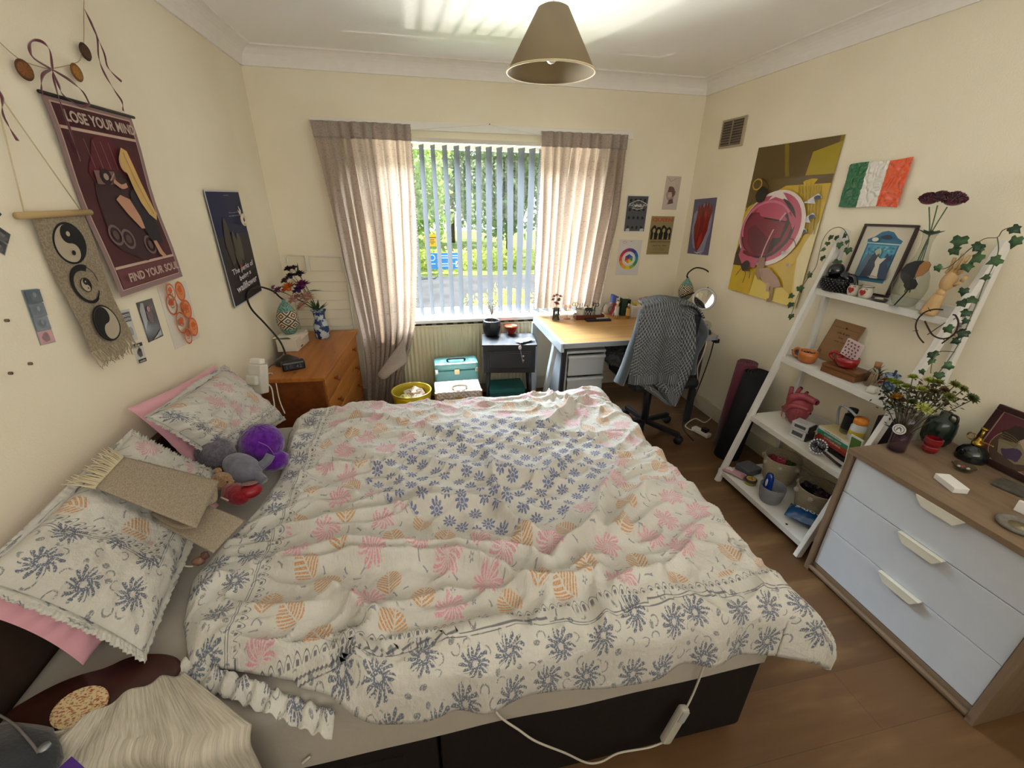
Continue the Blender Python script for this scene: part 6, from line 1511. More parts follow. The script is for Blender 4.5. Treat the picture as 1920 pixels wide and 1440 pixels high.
def queen(cv):
    cv.text('QUEEN', .06, .855, .88, .10, M('#b5482c', .5), .03); K = M('#16150f', .5); G = M('#a3936a', .5)
    for i, (x, y) in enumerate(((.18, .62), (.38, .60), (.60, .63), (.82, .60))): cv.disc(x, y, .13, .19, K, 20, 0, .25, i); cv.rect(x-.12, .40, x+.12, y, K)
    for i, (x, y) in enumerate(((.18, .62), (.38, .60), (.60, .63), (.82, .60))): cv.disc(x, y+.01, .06, .085, G, 16); cv.poly([(x-.035, .41), (x+.035, .41), (x+.012, y-.05), (x-.012, y-.05)], G)
    cv.rect(.05, .33, .95, .338, K); cv.text('Queen Live Concert', .08, .345, .84, .022, M('#4a432c')); cv.text('April 13, 1974', .2, .22, .6, .035, M('#2a2618'), .02); cv.text('8 pm - doors', .3, .165, .4, .02, M('#4a432c')); cv.text('Live on stage', .25, .12, .5, .022, M('#4a432c')); cv.rect(.08, .05, .92, .058, M('#6a5f3c'))
print_on('tin_sign', 'tan QUEEN concert sign with four dark-haired heads, by the corner', 'sign', [(1222, 405), (1265, 406), (1214, 477)], 'back', queen, '#8f8158')
def hrt(cv):
    cv.disc(.5, .5, .45, .6, M('#8a86a0', .35, coat=.4), wob=.4, seed=3); R1, R2 = M('#7a1512', .3, coat=.5), M('#a82a22', .3, coat=.5)
    cv.poly([(.22, .66), (.16, .50), (.22, .30), (.36, .10), (.44, .04), (.52, .10), (.66, .24), (.80, .44), (.82, .60), (.90, .78), (.84, .90), (.78, .80), (.70, .94), (.64, .86), (.56, .95), (.50, .84), (.38, .92), (.36, .82), (.26, .90), (.24, .78)], R1)
    cv.poly([(.40, .10), (.52, .14), (.62, .30), (.56, .40), (.46, .32)], R2); cv.line([(.34, .7), (.40, .5), (.34, .3)], .03, R2); cv.line([(.62, .78), (.66, .58), (.60, .42)], .03, R2); cv.line([(.5, .8), (.52, .6), (.48, .45)], .025, M('#5a0e0c', .3))
    cv.poly([(.3, .05), (.5, .01), (.75, .07), (.5, .035)], M('#c0bdc6', .3))
print_on('heart_print', 'glossy print of a dark red anatomical heart by the corner on the right wall', 'print', [(1303, 374), (1345, 370), (1290, 475)], 'right', hrt, '#5f5c76', rough=.3)
def bigp(cv):
    CO = dict(rough=.3, coat=.3)
    def K(h): return M(h, .3, coat=.35)
    cv.rect(0, .79, 1, 1, K('#5a4820')); cv.poly([(.45, .80), (1, .80), (1, 1), (.35, 1)], K('#7c6a18')); cv.poly([(.70, .80), (1, .80), (1, .97), (.72, .93)], K('#a08c18'))
    cv.poly([(0, .60), (0, .79), (1, .79), (1, .745), (.5, .745)], K('#5e4c1e'))
    cv.poly([(0, .22), (0, .60), (.5, .745), (1, .75), (1, .0), (0, 0)], K('#c4a428')); cv.poly([(0, 0), (0, .22), (.35, .16), (.36, 0)], K('#cbaa22')); cv.poly([(.36, 0), (.38, .20), (.60, .30), (1, .42), (1, 0)], K('#d9c052')); cv.poly([(.72, 0), (.9, .4), (1, .55), (1, 0)], K('#ddd09a'))
    cv.poly([(0, .28), (.08, .46), (.2, .3), (.28, .2), (0, .19)], K('#43331a'))
    for k in range(7): cv.line([(.66+.04*k, .74), (.74+.035*k, .6), (.80+.03*k, .46)], .010, K('#9a8418'))
    for (x, y) in ((.93, .67), (.93, .56), (.88, .47), (.80, .41)): cv.poly([(x-.16, y-.03), (x-.02, y+.025), (x+.03, y+.0), (x-.05, y-.012), (x-.02, y-.035)], K('#c9cbd0')); cv.disc(x-.02, y, .035, .02, K('#2d3550'))
    cv.disc(.44, .47, .43, .36, K('#ddd0cc'), 40, .35); cv.disc(.42, .475, .40, .33, K('#b04a66'), 40, .35); cv.disc(.40, .47, .355, .29, K('#2a2226'), 40, .35)
    cv.disc(.39, .465, .325, .26, K('#7a2036'), 40, .35); cv.disc(.36, .43, .22, .18, K('#5e1a2a'), 30, .35, .3, 3); cv.poly([(.48, .30), (.62, .40), (.68, .52), (.62, .58), (.52, .5)], K('#33262a'))
    cv.ring(.39, .465, .33, .27, .022, K('#c9728a'), 40, 200); cv.line([(.60, .58), (.50, .48), (.44, .36), (.42, .28)], .016, K('#c99aa0')); cv.poly([(.10, .34), (.30, .26), (.40, .27), (.36, .20), (.18, .20), (.08, .27)], K('#b0506a'))
    cv.line([(.14, .30), (.26, .285), (.36, .30)], .035, K('#6b1026')); cv.disc(.22, .69, .08, .075, K('#15140f'), 18, 0, .2, 2); cv.ring(.13, .76, .06, .05, .014, K('#b3932c')); cv.line([(.18, .80), (.3, .74), (.24, .68)], .010, K('#2a2412'))
    cv.poly([(.40, .28), (.48, .28), (.50, .20), (.46, .12), (.40, .16)], K('#8d6a50')); cv.poly([(.44, .20), (.56, .22), (.72, .16), (.78, .11), (.66, .09), (.5, .13)], K('#9d7c66')); cv.line([(.66, .11), (.68, .02), (.64, -.0)], .035, K('#8d6a50')); cv.line([(.60, .14), (.62, .06)], .04, K('#a98a74'))
    cv.disc(.24, .20, .07, .05, K('#2c1a1a'), wob=.4); 
    for (a, b) in (((.2, .19), (.12, .12)), ((.24, .17), (.26, .08)), ((.28, .18), (.34, .12)), ((.05, .58), (.12, .66)), ((.7, .42), (.84, .38))): cv.line([a, ((a[0]+b[0])/2+.02, (a[1]+b[1])/2+.02), b], .008, K('#3a2a18'))
    cv.disc(.70, .33, .018, .018, K('#a9adb0')); cv.disc(.80, .26, .018, .018, K('#8d96a0'))
qy = [V(RW, 2.385, 1.922), V(RW, 1.768, 1.928), V(RW, 2.385, 1.012)]
mb, cv, *_ = sheet_thing('', '', '', qy, 'right', bigp, M('#c4a428', .3), warp=lambda x, y: .004+.010*(1-y)**4*(.5+.5*sin(x*6))+.002*sin(x*7+y*3))
mb.build('large_poster', None, 'large glossy yellow poster with a magenta oval figure on the right wall', 'poster')
# flag: crinkled shiny plastic
@cached
def foil(h):
    m, nt, b = newmat('foil', C(h), .22); b.inputs['Coat Weight'].default_value = .5
    vo = nt.nodes.new('ShaderNodeTexVoronoi'); vo.feature = 'DISTANCE_TO_EDGE'; vo.inputs['Scale'].default_value = 24; nt.links.new(coord(nt), vo.inputs['Vector']); bump(nt, b, Nd(nt, vo.outputs[0]).ss(0, .25), .5, .01); return m
TLf, TRf, BLf, BRf = [Pp(u, v, x=RW-.012) for u, v in ((1595, 308), (1713, 295), (1572, 388), (1682, 388))]
t = thing('flag', 'shiny crinkled green, white and orange striped flag taped to the right wall', 'flag', (BLf+BRf)/2)
def ff(i0, i1):
    def f(i, j):
        ii = i0+(i1-i0)*i; p = BLf.lerp(BRf, ii).lerp(TLf.lerp(TRf, ii), j)
        return p+V(-.006*abs(noise.noise(V(ii*9, j*7, 1)))-.006*abs(noise.noise(V(ii*20, j*17, 5))), 0, .006*sin(ii*7)*(j-.5))
    return f
for i0, i1, h in ((0, .333, '#14683c'), (.333, .667, '#e2dfd6'), (.667, 1, '#e65a2c')): mb = MB(); mb.grid(ff(i0, i1), 26, 40, foil(h)); mb.build('stripe', t)
# vent
a, b_, c_ = V(RW, 2.80, 2.125), V(RW, 2.56, 2.125), V(RW, 2.80, 1.955)
t = thing('air_vent', 'brown slatted air vent high on the right wall near the corner', 'vent', (RW-.01, 2.68, 1.955))
mb = MB(); mb.box((RW-.012, 2.555, 1.95), (RW, 2.805, 2.13), M('#a89c82', .5), .003); mb.box((RW-.0135, 2.575, 1.963), (RW-.011, 2.785, 2.117), M('#4a4038', .6)); mb.build('plate', t)
for k in range(9): mb = MB(); z = 1.970+.0165*k; mb.bar((RW-.016, 2.575, z), (RW-.016, 2.785, z), .009, .003, M('#8a7d6a', .5), (1, 0, .8)); mb.build('louvre', t)
mb = MB(); mb.box((RW-.02, 2.676, 1.96), (RW-.012, 2.684, 2.12), M('#8a7d6a', .5)); mb.build('bar', t)

# ================================================================== ladder shelf
t = thing('ladder_shelf', 'white leaning ladder shelf with four tiers against the right wall', 'shelf', (2.95, 1.22, 0))
WS = M('#d5d3cd', .4); LX0, LX1, LH = 2.722, 3.178, 1.478
def xf(z): return LX0+(LX1-LX0)*z/LH
for y0, y1 in ((1.505, 1.565), (.886, .905)):
    mb = MB(); mb.bar((LX0, y0, 0), (LX1-.008, y1, LH), .034, .022, WS, (1, 0, 0), .002); mb.build('front_rail', t)
    mb = MB(); mb.bar((RW-.035, y1+.0, 0), (RW-.035, y1, LH-.01), .03, .022, WS, (1, 0, 0), .002); mb.build('rear_leg', t)
SHZ = (.075, .445, .805, 1.18)
for z in SHZ:
    x0 = xf(z)-.012; ya, yb = .905, 1.52+.035*z
    mb = MB(); mb.box((x0+.012, ya, z-.016), (RW-.02, yb, z), WS, .002); mb.box((x0, ya-.01, z-.030), (x0+.014, yb+.01, z+.001), WS, .002); mb.box((RW-.03, ya, z-.05), (RW-.018, yb, z+.03), WS, .002); mb.build('shelf_board', t)
mb = MB(); q = Pp(1475, 983, z=SHZ[0]+.001); mb.lathe([(0, 0), (.006, 0), (.006, .002), (0, .003)], q, '#1c1c1c', 12); mb.build('screw_cap', t)
S1, S2, S3, S4 = [z+.0012 for z in SHZ[::-1]]
# --- top tier
q = Pp(1566, 548, z=S1); q = V(3.112, 1.465, S1)
t = thing('beaded_bowl', 'black beaded bowl at the left end of the top shelf tier', 'bowl', q)
BK2 = M('#0d0d10', .2, coat=.5)
mb = MB(); mb.lathe([(0, 0), (.054, 0), (.070, .02), (.074, .05), (.070, .07), (.064, .068), (.066, .03), (.05, .01), (0, .008)], q, M('#111114', .3), 30)
for j in range(7):
    for k in range(26): a = 2*pi*(k+.5*(j % 2))/26; z = .006+.0095*j; rr = (.058, .066, .071, .074, .075, .074, .071)[j]; mb.ball(q+V(rr*cos(a), rr*sin(a), z), .0064, BK2, 6)
mb.build('bowl', t)
def items_in(): pass
mb = MB(); mb.ball(q+V(-.012, .022, .100), (.038, .036, .040), BK2, 22); mb.lathe([(.012, .125), (.02, .128), (.018, .132), (0, .132)], q+V(-.012, .022, 0), BK2, 16); mb.build('black_perfume_bottle', None, 'round glossy black bottle sitting in the beaded bowl', 'bottle')
mb = MB(); mb.ball(q+V(-.005, -.035, .082), (.028, .036, .018), M('#141826', .2, coat=.5), 18, Matrix.Rotation(.5, 4, 'X')); mb.build('black_compact', None, 'glossy blue-black compact lying on the right of the beaded bowl', 'compact')
mb = MB(); mb.tube([q+V(-.01, -.06, .09), q+V(-.015, -.09, .085), q+V(-.02, -.11, .055), q+V(-.015, -.10, .03)], .010, BK2, 10); mb.build('sunglasses', None, 'dark folded sunglasses beside the beaded bowl', 'sunglasses')
def owl(label, q):
    t = thing('owl_cup', label, 'cup', q, None)
    mb = MB(); mb.lathe([(0, 0), (.020, 0), (.027, .012), (.029, .03), (.024, .052), (.026, .055), (.022, .055), (.022, .05), (.024, .03), (0, .01)], q, M('#cfc8ba', .3, coat=.3), 24); mb.build('cup', t)
    mb = MB(); c = q+V(-.027, -.006, .028); 
    for s in (-1, 1): mb.ball(c+V(-.001, s*.007, .003), (.003, .009, .010), '#9d2a24', 10)
    mb.ball(c+V(-.001, 0, -.006), (.003, .009, .009), '#9d2a24', 10, Matrix.Rotation(pi/4, 4, 'X')); mb.build('red_heart', t)
    mb = MB()
    for s in (-1, 1): mb.tube([q+V(-.024, s*.012-.004+.006*cos(w_), .043+.005*sin(w_)) for w_ in [pi*i/6 for i in range(7)]], .0012, '#26231f', 5, smooth=1)
    mb.tube([q+V(.0265*cos(w_), .0265*sin(w_), .0545) for w_ in [2*pi*i/20 for i in range(20)]], .0016, '#4a4a33', 5, closed=True, smooth=1); mb.build('painted_lines', t)
owl('left of the two small white cups with a red heart on the top tier', V(3.102, 1.362, S1)); owl('right of the two small white cups with a red heart on the top tier', V(3.098, 1.298, S1))
# framed cats
def framed(nm, label, cat, TL, TR, BL, fw, fmat, mount, draw, dep=.018, glassy=False):
    xd = (TR-TL).normalized(); w_ = (TR-TL).length; nrm = xd.cross((TL-BL).normalized()).normalized(); yd = nrm.cross(xd).normalized(); h = (TL-BL).dot(yd); O = TL-yd*h
    t = thing(nm, label, cat, (O+O+xd*w_)/2)
    R = Matrix((xd, yd, nrm)).transposed().to_4x4(); T = Matrix.Translation(O) @ R
    mb = MB(); mb.box((0, 0, -dep), (w_, fw, 0), fmat, .003, T); mb.box((0, h-fw, -dep), (w_, h, 0), fmat, .003, T); mb.box((0, fw, -dep), (fw, h-fw, 0), fmat, .003, T); mb.box((w_-fw, fw, -dep), (w_, h-fw, 0), fmat, .003, T); mb.build('frame', t)
    mb = MB(); cv = Canvas(mb, T @ V(fw*.9, fw*.9, -dep*.5), xd, yd, w_-2*fw*.9, h-2*fw*.9, .0003); cv.sheet(mount, .004); draw(cv); mb.build('picture', t); return t
def cats(cv):
    B1, B2, W_ = M('#4d86a0', .5), M('#3a6f8e', .5), M('#c9c4b4', .5)
    cv.poly([(.17, .16), (.83, .16), (.83, .72), (.86, .80), (.74, .84), (.62, .92), (.5, .94), (.38, .92), (.26, .84), (.14, .80), (.17, .72)], B2); cv.rect(.20, .22, .80, .72, M('#5fa3b8', .5)); cv.rect(.14, .735, .86, .755, M('#a9c3c9', .5))
    r = random.Random(3)
    for k in range(26): cv.disc(r.uniform(.22, .78), r.uniform(.58, .70), .03, .02, M(r.choice(('#4592b4', '#7cb9c8', '#3c7f9e')), .5), 8)
    cv.disc(.33, .80, .07, .04, M('#d8d2c0', .5)); cv.disc(.55, .84, .12, .04, M('#3a4456', .5), wob=.3); cv.disc(.5, .60, .07, .09, M('#a9b39c', .5))
    def cat(x, s, m_, dx=0): cv.poly([(x-.13*s, .22), (x+.15*s, .22), (x+.12*s, .36), (x+.05*s, .46), (x+.09*s+dx, .52), (x+.08*s+dx, .60), (x+.03*s+dx, .565), (x-.02*s+dx, .61), (x-.05*s+dx, .52), (x-.08*s, .42)], m_)
    cat(.32, .9, M('#5b6f82', .5)); cat(.46, 1.1, M('#3d4450', .5)); cat(.72, 1.1, M('#33405c', .5)); cv.poly([(.54, .22), (.70, .22), (.66, .36), (.64, .44), (.72, .54), (.60, .52), (.54, .55), (.52, .47), (.56, .40)], W_)
    cv.line([(.5, .235), (.6, .25), (.72, .235)], .02, M('#b08a84', .5))
framed('framed_picture', 'dark framed picture of stylised cats on blue leaning on the top tier', 'picture', Pp(1621, 419, x=3.2), Pp(1723, 422, x=3.2), V(3.155, 1.487, S1+.005), .011, M('#33201f', .35), M('#cdc6b4', .6), cats)
# small grey dish
q = Pp(1653, 561, z=S1); t = thing('trinket_dish', 'small black and grey dish in front of the framed cats', 'dish', V(3.10, 1.225, S1))
mb = MB(); mb.lathe([(0, 0), (.024, 0), (.031, .012), (.029, .013), (.02, .004), (0, .004)], V(3.10, 1.225, S1), M('#3a3a3c', .3), 24, ell=(.8, 1.2)); mb.build('dish', t)
mb = MB(); mb.ball(V(3.098, 1.228, S1+.012), (.014, .018, .006), '#b5ada0', 12, noise_=.4); mb.build('trinket', t)
# decanter
q = V(3.115, 1.13, S1); t = thing('decanter_vase', 'tall clear glass decanter with long neck used as a vase on the top tier', 'vase', q)
mb = MB(); mb.lathe([(.030, 0), (.040, .008), (.056, .05), (.062, .09), (.052, .14), (.034, .18), (.022, .22), (.017, .27), (.022, .30), (.027, .31)], q, glass('#eef0ec'), 36); mb.build('glass_body', t)
mb = MB(); 
for k, (u, v) in enumerate(((1742, 388), (1758, 385), (1776, 388))): mb.tube([q+V(.01*cos(k), .01*sin(k), .06), q+V(0, .004*(k-1), .27), Pp(u, v, x=3.11)], .0025, '#54684c', 6, smooth=4)
mb.build('stems', t)
def carn(c, R, m_):
    t_ = t
    mb = MB(); r = random.Random(int(c.y*1e4))
    for k in range(170):
        a = r.uniform(0, 6.28); e = r.uniform(-.1, 1.5); d = V(cos(a)*cos(e), sin(a)*cos(e), sin(e)*.7); mb.leaf(c+d*R*.5, d+V(r.gauss(0,.3),r.gauss(0,.3),.3), V(r.gauss(0, 1), r.gauss(0, 1), r.gauss(0, 1)), R*.5, R*.5, m_, .4)
    mb.ball(c, (R*.7, R*.7, R*.4), m_, 14); mb.build('carnation', t_)
CM = M('#54142a', .8, var=.3, vscale=120, sheen=.3)
for u, v, R in ((1741, 376, .040), (1764, 371, .034), (1788, 377, .045)): carn(Pp(u, v, x=3.10), R, CM)
mb = MB()
for k in range(10): a = k*.63; mb.leaf(q+V(0, 0, .30), (cos(a), sin(a), .5), (0, 0, 1), .05, .035, M('#4a6650'), .3)
mb.build('leaf_collar', t)
# butterfly ornament in front of the decanter
q2 = V(3.068, 1.128, S1); t = thing('butterfly_ornament', 'black and orange butterfly ornament standing before the decanter', 'ornament', q2)
def wing(pts, m_, nm, off=0): mb = MB(); mb.prism([Pp(u, v, x=3.066-off) for u, v in pts], (.004, 0, 0), m_); mb.build(nm, t)
wing([(1694, 531), (1688, 520), (1690, 506), (1700, 495), (1716, 489), (1732, 489), (1728, 505), (1716, 516), (1708, 528)], M('#0a0b0c', .3), 'wing')
wing([(1716, 516), (1724, 498), (1733, 490), (1742, 491), (1745, 497), (1740, 507), (1728, 517), (1716, 520)], M('#9a6a34', .4), 'wing_tip', .001)
wing([(1700, 545), (1694, 536), (1697, 526), (1707, 521), (1716, 524), (1720, 533), (1714, 542)], M('#0a0b0a', .3), 'lower_wing', .001)
mb = MB(); mb.tube([Pp(1702, 540, x=3.064), Pp(1699, 548, x=3.064), V(3.064, 1.128, S1+.004)], .003, '#15130f', 6); mb.lathe([(0, 0), (.018, 0), (.016, .004), (0, .005)], V(3.064, 1.128, S1), '#8a8d8f', 16); mb.build('stand', t)
# white card box + wooden hand
mb = MB(); mb.obox((3.135, 1.045, S1+.017), (.06, .05, .033), M('#c2c0bb', .5), .1, .003); mb.build('white_box', None, 'small white box behind the wooden hand on the top tier', 'box')
q = V(3.075, .995, S1); t = thing('wooden_hand', 'jointed wooden artist\'s hand standing on the top tier at right', 'ornament', q); WH = wood('#c9a878', '#b08c5c', 'z', 1.2, .4)
ax_ = V(.01, -.035, .16)
mb = MB(); mb.lathe([(0, 0), (.030, 0), (.029, .01), (.022, .06), (.019, .085), (0, .088)], q, WH, 28, Matrix.Rotation(radians(10), 4, 'X')); mb.build('forearm', t)
mb = MB(); c0 = q+V(0, -.016, .092); mb.ball(c0, .017, WH, 16); mb.build('wrist_joint', t)
mb = MB(); pc_ = c0+V(.0, -.010, .048); T = Matrix.Rotation(radians(14), 4, 'X'); mb.ball(pc_, (.014, .028, .042), WH, 24, T); mb.build('palm', t)
fing = [(.020, [(.008, .045), (.020, .072), (.030, .090)]), (.007, [(-.002, .050), (-.006, .084), (.012, .108)]), (-.007, [(-.008, .048), (-.020, .080), (-.028, .104)]), (-.020, [(-.020, .040), (-.036, .064), (-.048, .082)])]
for k, (dy, pts) in enumerate(fing):
    pr0 = pc_+V(0, dy, .032)
    for (px, pz) in pts:
        p1 = pc_+V(-.004*k, dy-.010*(pz/.05)+px*.35, pz); mb = MB(); mb.tube([pr0, pr0.lerp(p1, .5), p1], lambda s: .0066-.0012*s, WH, 10, smooth=2); mb.ball(pr0, .0062, WH, 10); mb.build('finger_segment', t); pr0 = p1
pr0 = pc_+V(0, -.024, -.012)
for p1 in (pc_+V(-.008, -.046, .008), pc_+V(-.012, -.058, .030)): mb = MB(); mb.tube([pr0, p1], .0068, WH, 10, smooth=0); mb.ball(pr0, .0068, WH, 10); mb.build('thumb_segment', t); pr0 = p1
# --- second tier
q = V(3.02, 1.50, S2); crumple(q+V(.02, 0, .025), .034, plush('#62666a', '#4b4f54', 120), 3, 'grey_yarn', 'small ball of grey wool at the left end of the second tier', 'yarn')
def mug(label, q, R, H, m_, hdir, fill=None, nm='mug', cat='mug'):
    t = thing(nm, label, cat, q); mb = MB(); mb.lathe([(0, 0), (R*.6, 0), (R*.85, H*.15), (R, H*.6), (R*.97, H), (R*.88, H), (R*.9, H*.6), (0, H*.3)], q, m_, 32); mb.build('cup', t)
    hd = Vector(hdir).normalized(); c = q+hd*R*.95+V(0, 0, H*.55); mb = MB(); mb.tube([c+hd*(-.004)+V(0, 0, H*.32), c+hd*R*.5+V(0, 0, H*.36), c+hd*R*.85, c+hd*R*.5-V(0, 0, H*.30), c+hd*(-.006)-V(0, 0, H*.28)], R*.16, m_, 10); mb.build('handle', t)
    return t
q = V(3.02, 1.425, S2); OM = M('#b0662e', .3, coat=.3)
t = mug('orange mug full of coffee beans on the second tier', q, .047, .062, OM, (-.15, 1, 0))
r = random.Random(6); mb = MB()
for k in range(34): mb.ball(q+V(r.uniform(-.024, .024), r.uniform(-.024, .024), .048+r.uniform(0, .007)), (.005, .0035, .003), '#2c1a10', 7, Matrix.Rotation(r.uniform(0, 3), 4, 'Z'))
mb.build('coffee_beans', None, 'dark coffee beans heaped in the orange mug', 'coffee beans', kind='stuff')
def kraft(cv):
    K = M('#3a2a1c', .8); cv.rect(.10, .84, .90, .846, K); cv.disc(.5, .86, .03, .03, K); cv.text('Life & art', .3, .70, .4, .05, K); cv.text('lives', .42, .60, .16, .035, K); cv.text('with you', .34, .50, .36, .035, K); cv.rect(.04, .03, .045, .96, K); cv.rect(.955, .03, .96, .96, K)
    cv.disc(.10, .16, .06, .08, M('#6a5038', .8), wob=.4); cv.line([(.62, .30), (.64, .10)], .02, K)
mb, cv, *_ = sheet_thing('', '', '', [V(3.19, 1.49, 1.022), V(3.19, 1.315, 1.022), V(3.19, 1.49, S2+.004)], 'right', kraft, wood('#8c6a46', '#7a5a3a', 'y', .5, .7))
for i, v in enumerate(mb.v): mb.v[i] = V(v.x-.07*(1.022-v.z)/.22+.012, v.y, v.z)
mb.build('wooden_plaque', None, 'brown printed card plaque leaning at the back of the second tier', 'plaque')
q = V(3.05, 1.225, S2); T = Matrix.Translation(q) @ Matrix.Rotation(.12, 4, 'Z'); t = thing('wooden_box', 'small brown wooden box under the red bowl on the second tier', 'box', q)
WB = wood('#7a4f2c', '#5f3a1d', 'y', 1.5, .4)
mb = MB(); mb.box((-.055, -.085, 0), (.055, .085, .030), WB, .003, T); mb.build('base', t)
mb = MB(); mb.box((-.056, -.086, .0315), (.056, .086, .046), WB, .003, T); mb.build('lid', t)
q = V(3.04, 1.225, S2+.048); t = mug('red soup bowl with a side handle standing on the small wooden box', q, .050, .052, M('#8a1219', .2, coat=.5), (-.1, 1, .1), nm='soup_bowl', cat='bowl')
TLc, TRc, BLc = Pp(1590, 634, x=3.03), Pp(1617, 648, x=3.03), Pp(1570, 656, x=3.03)
def spots(cv):
    r = random.Random(5)
    for i in range(4):
        for j in range(5): cv.disc(.14+.24*i+.06*(j % 2), .12+.19*j, .05, .07, M('#7a3a44'), 8, r.random()*3, .4, i+j)
mb = MB(); xd = (TRc-TLc).normalized(); yd = (TLc-BLc); hh = yd.length; yd = (yd-xd*yd.dot(xd)).normalized(); cv = Canvas(mb, TLc-yd*.085, xd, yd, (TRc-TLc).length*1.05, .085, .0004); cv.sheet(M('#cbb9b9', .5), .012); spots(cv)
mb.build('playing_cards', None, 'pack of cards with tiny red marks standing in the red soup bowl', 'cards')
q = V(3.075, 1.155, S2+.0); t = thing('artificial_sprig', 'dark green artificial sprig beside the wooden box', 'sprig', V(3.115, 1.125, S2)); mb = MB(); r = random.Random(9)
q = V(3.118, 1.122, S2); mb.tube([q, q+V(0, 0, .05)], .004, '#1e2a1c', 6, smooth=0); mb.build('stem', t)
mb = MB()
for k in range(22): mb.leaf(q+V(r.uniform(-.01, .01), r.uniform(-.01, .01), .02+.045*r.random()), (r.gauss(0, 1), r.gauss(0, 1), r.gauss(.6, .6)), (0, 0, 1), .036, .011, M('#1c2b1e', .5))
mb.build('foliage', t)
q = V(3.06, 1.095, S2); t = thing('match_jar', 'glass jar of long matches with a cork on the second tier', 'jar', q)
mb = MB(); mb.lathe([(.024, 0), (.030, .01), (.032, .05), (.026, .075), (.013, .088), (.013, .10)], q, glass('#e9e6df'), 28); mb.build('jar', t)
mb = MB(); mb.lathe([(0, .092), (.012, .092), (.014, .118), (0, .118)], q, '#9a7048', 14); mb.build('cork', t)
mb = MB()
for k in range(18): a = k*.7; mb.tube([q+V(.018*cos(a), .018*sin(a), .006), q+V(.012*cos(a+.5), .012*sin(a+.5), .066)], .0018, '#b79a72', 5, smooth=0)
mb.build('matches', t)
q = V(3.10, 1.045, S2); t = thing('blue_glass', 'blue patterned glass holding a brush next to the match jar', 'glass', q)
mb = MB(); mb.lathe([(0, 0), (.022, 0), (.030, .075), (.027, .075), (.020, .006), (0, .005)], q, splash('#2d4a72', '#8296a8', 50), 26); mb.build('tumbler', t)
mb = MB(); mb.tube([q+V(0, 0, .01), q+V(-.01, -.012, .10)], .005, '#1b2c5e', 8, smooth=0); mb.build('brush', t)
q = V(2.995, 1.035, S2); mb = MB(); mb.obox(q+V(0, 0, .013), (.05, .035, .026), M('#d2d0cc', .3), .4, .009); mb.build('earphone_case', None, 'small white rounded earphone case at the shelf front', 'case')
q = V(3.06, .965, S2); t = thing('keys', 'small bunch of keys and metal rings at the right end of the second tier', 'keys', q)
for k in range(5): mb = MB(); a = k*1.2; c = q+V(.014*cos(a), .014*sin(a), .012+.006*k); mb.tube([c+V(.012*cos(w_), .012*sin(w_)*cos(a), .012*sin(w_)*sin(a)) for w_ in [2*pi*i/14 for i in range(14)]], .0016, M('#9a9ca0' if k % 2 else '#2b2c30', .3, metal=.8), 6, closed=True, smooth=1); mb.build('ring', t)
# --- third tier
q = V(3.035, 1.395, S3); t = thing('heart_ornament', 'pink ceramic anatomical heart on the third tier', 'ornament', q); HP = M('#9a4550', .45, var=.12, vscale=50, bmp=.3, bscale=120)
mb = MB(); mb.lathe([(0, 0), (.030, .003), (.052, .028), (.066, .07), (.070, .105), (.060, .135), (.035, .155), (0, .16)], q, HP, 40, ribs=lambda a, z: 1+.05*sin(a*3+z*5)+.04*noise.noise(V(cos(a)*2, sin(a)*2, z*4)), ell=(.85, 1)); mb.build('body', t)
def vessel(pts, r0, r1, nm='vessel', open_=True):
    mb = MB(); P_ = [q+V(*p) for p in pts]; mb.tube(P_, lambda s: r0+(r1-r0)*s, HP, 14)
    if open_: d = (P_[-1]-P_[-2]).normalized(); x_, y_, _ = frame(d); mb.add([P_[-1]+d*.0006+(x_*cos(a)+y_*sin(a))*r1*.72 for a in [2*pi*k/14 for k in range(14)]], [list(range(14))], '#3a1518')
    mb.build(nm, t)
vessel([(-.03, .03, .10), (-.045, .02, .15), (-.02, -.02, .175), (.01, -.065, .165), (.01, -.085, .165)], .022, .016, 'aorta')
vessel([(-.035, .045, .12), (-.03, .050, .165), (-.028, .055, .20)], .013, .011); vessel([(-.02, .02, .15), (-.018, .018, .19), (-.016, .008, .215)], .012, .010); vessel([(0, .0, .15), (0, -.012, .18), (0, -.022, .20)], .010, .008)
vessel([(-.04, .04, .06), (-.062, .01, .10), (-.055, -.03, .125), (-.02, -.075, .12)], .016, .011); vessel([(.0, -.05, .10), (-.01, -.085, .10)], .012, .007); vessel([(-.02, .06, .07), (-.03, .078, .06)], .014, .008)
mb = MB()
for a0 in (.2, 1.0, 1.9): mb.tube([q+V(-.052*cos(s*.3-a0*.2), .05*sin(a0*1.4-1.6+s*.25), .10-.028*s) for s in range(4)], .0026, M('#a8525c', .45), 6)
mb.build('coronary_lines', t)
q = V(2.935, 1.252, S3)
for k, (dy, h, l) in enumerate(((.0, .050, 'lower'), (.0, .036, 'upper'))):
    z0 = 0 if k == 0 else .052
    t = thing('silver_box', f'{l} of the two stacked silver boxes on the third tier', 'box', q+V(0, 0, z0)); T = Matrix.Translation(q+V(.0, 0, z0)) @ Matrix.Rotation(.25+.08*k, 4, 'Z')
    mb = MB(); mb.box((-.036, -.042, 0), (.036, .042, h), M('#c6c8ca', .3, metal=.3), .004, T); mb.build('body', t)
    mb = MB(); mb.box((-.0375, -.03, h*.3), (-.036, .025, h*.75), M('#4b4d50', .5), 0, T); mb.build('label_plate', t)
    mb = MB(); mb.box((-.034, -.052, .002), (.034, -.043, h-.003), M('#1b1b1d', .4), .002, T); mb.build('black_side', t)
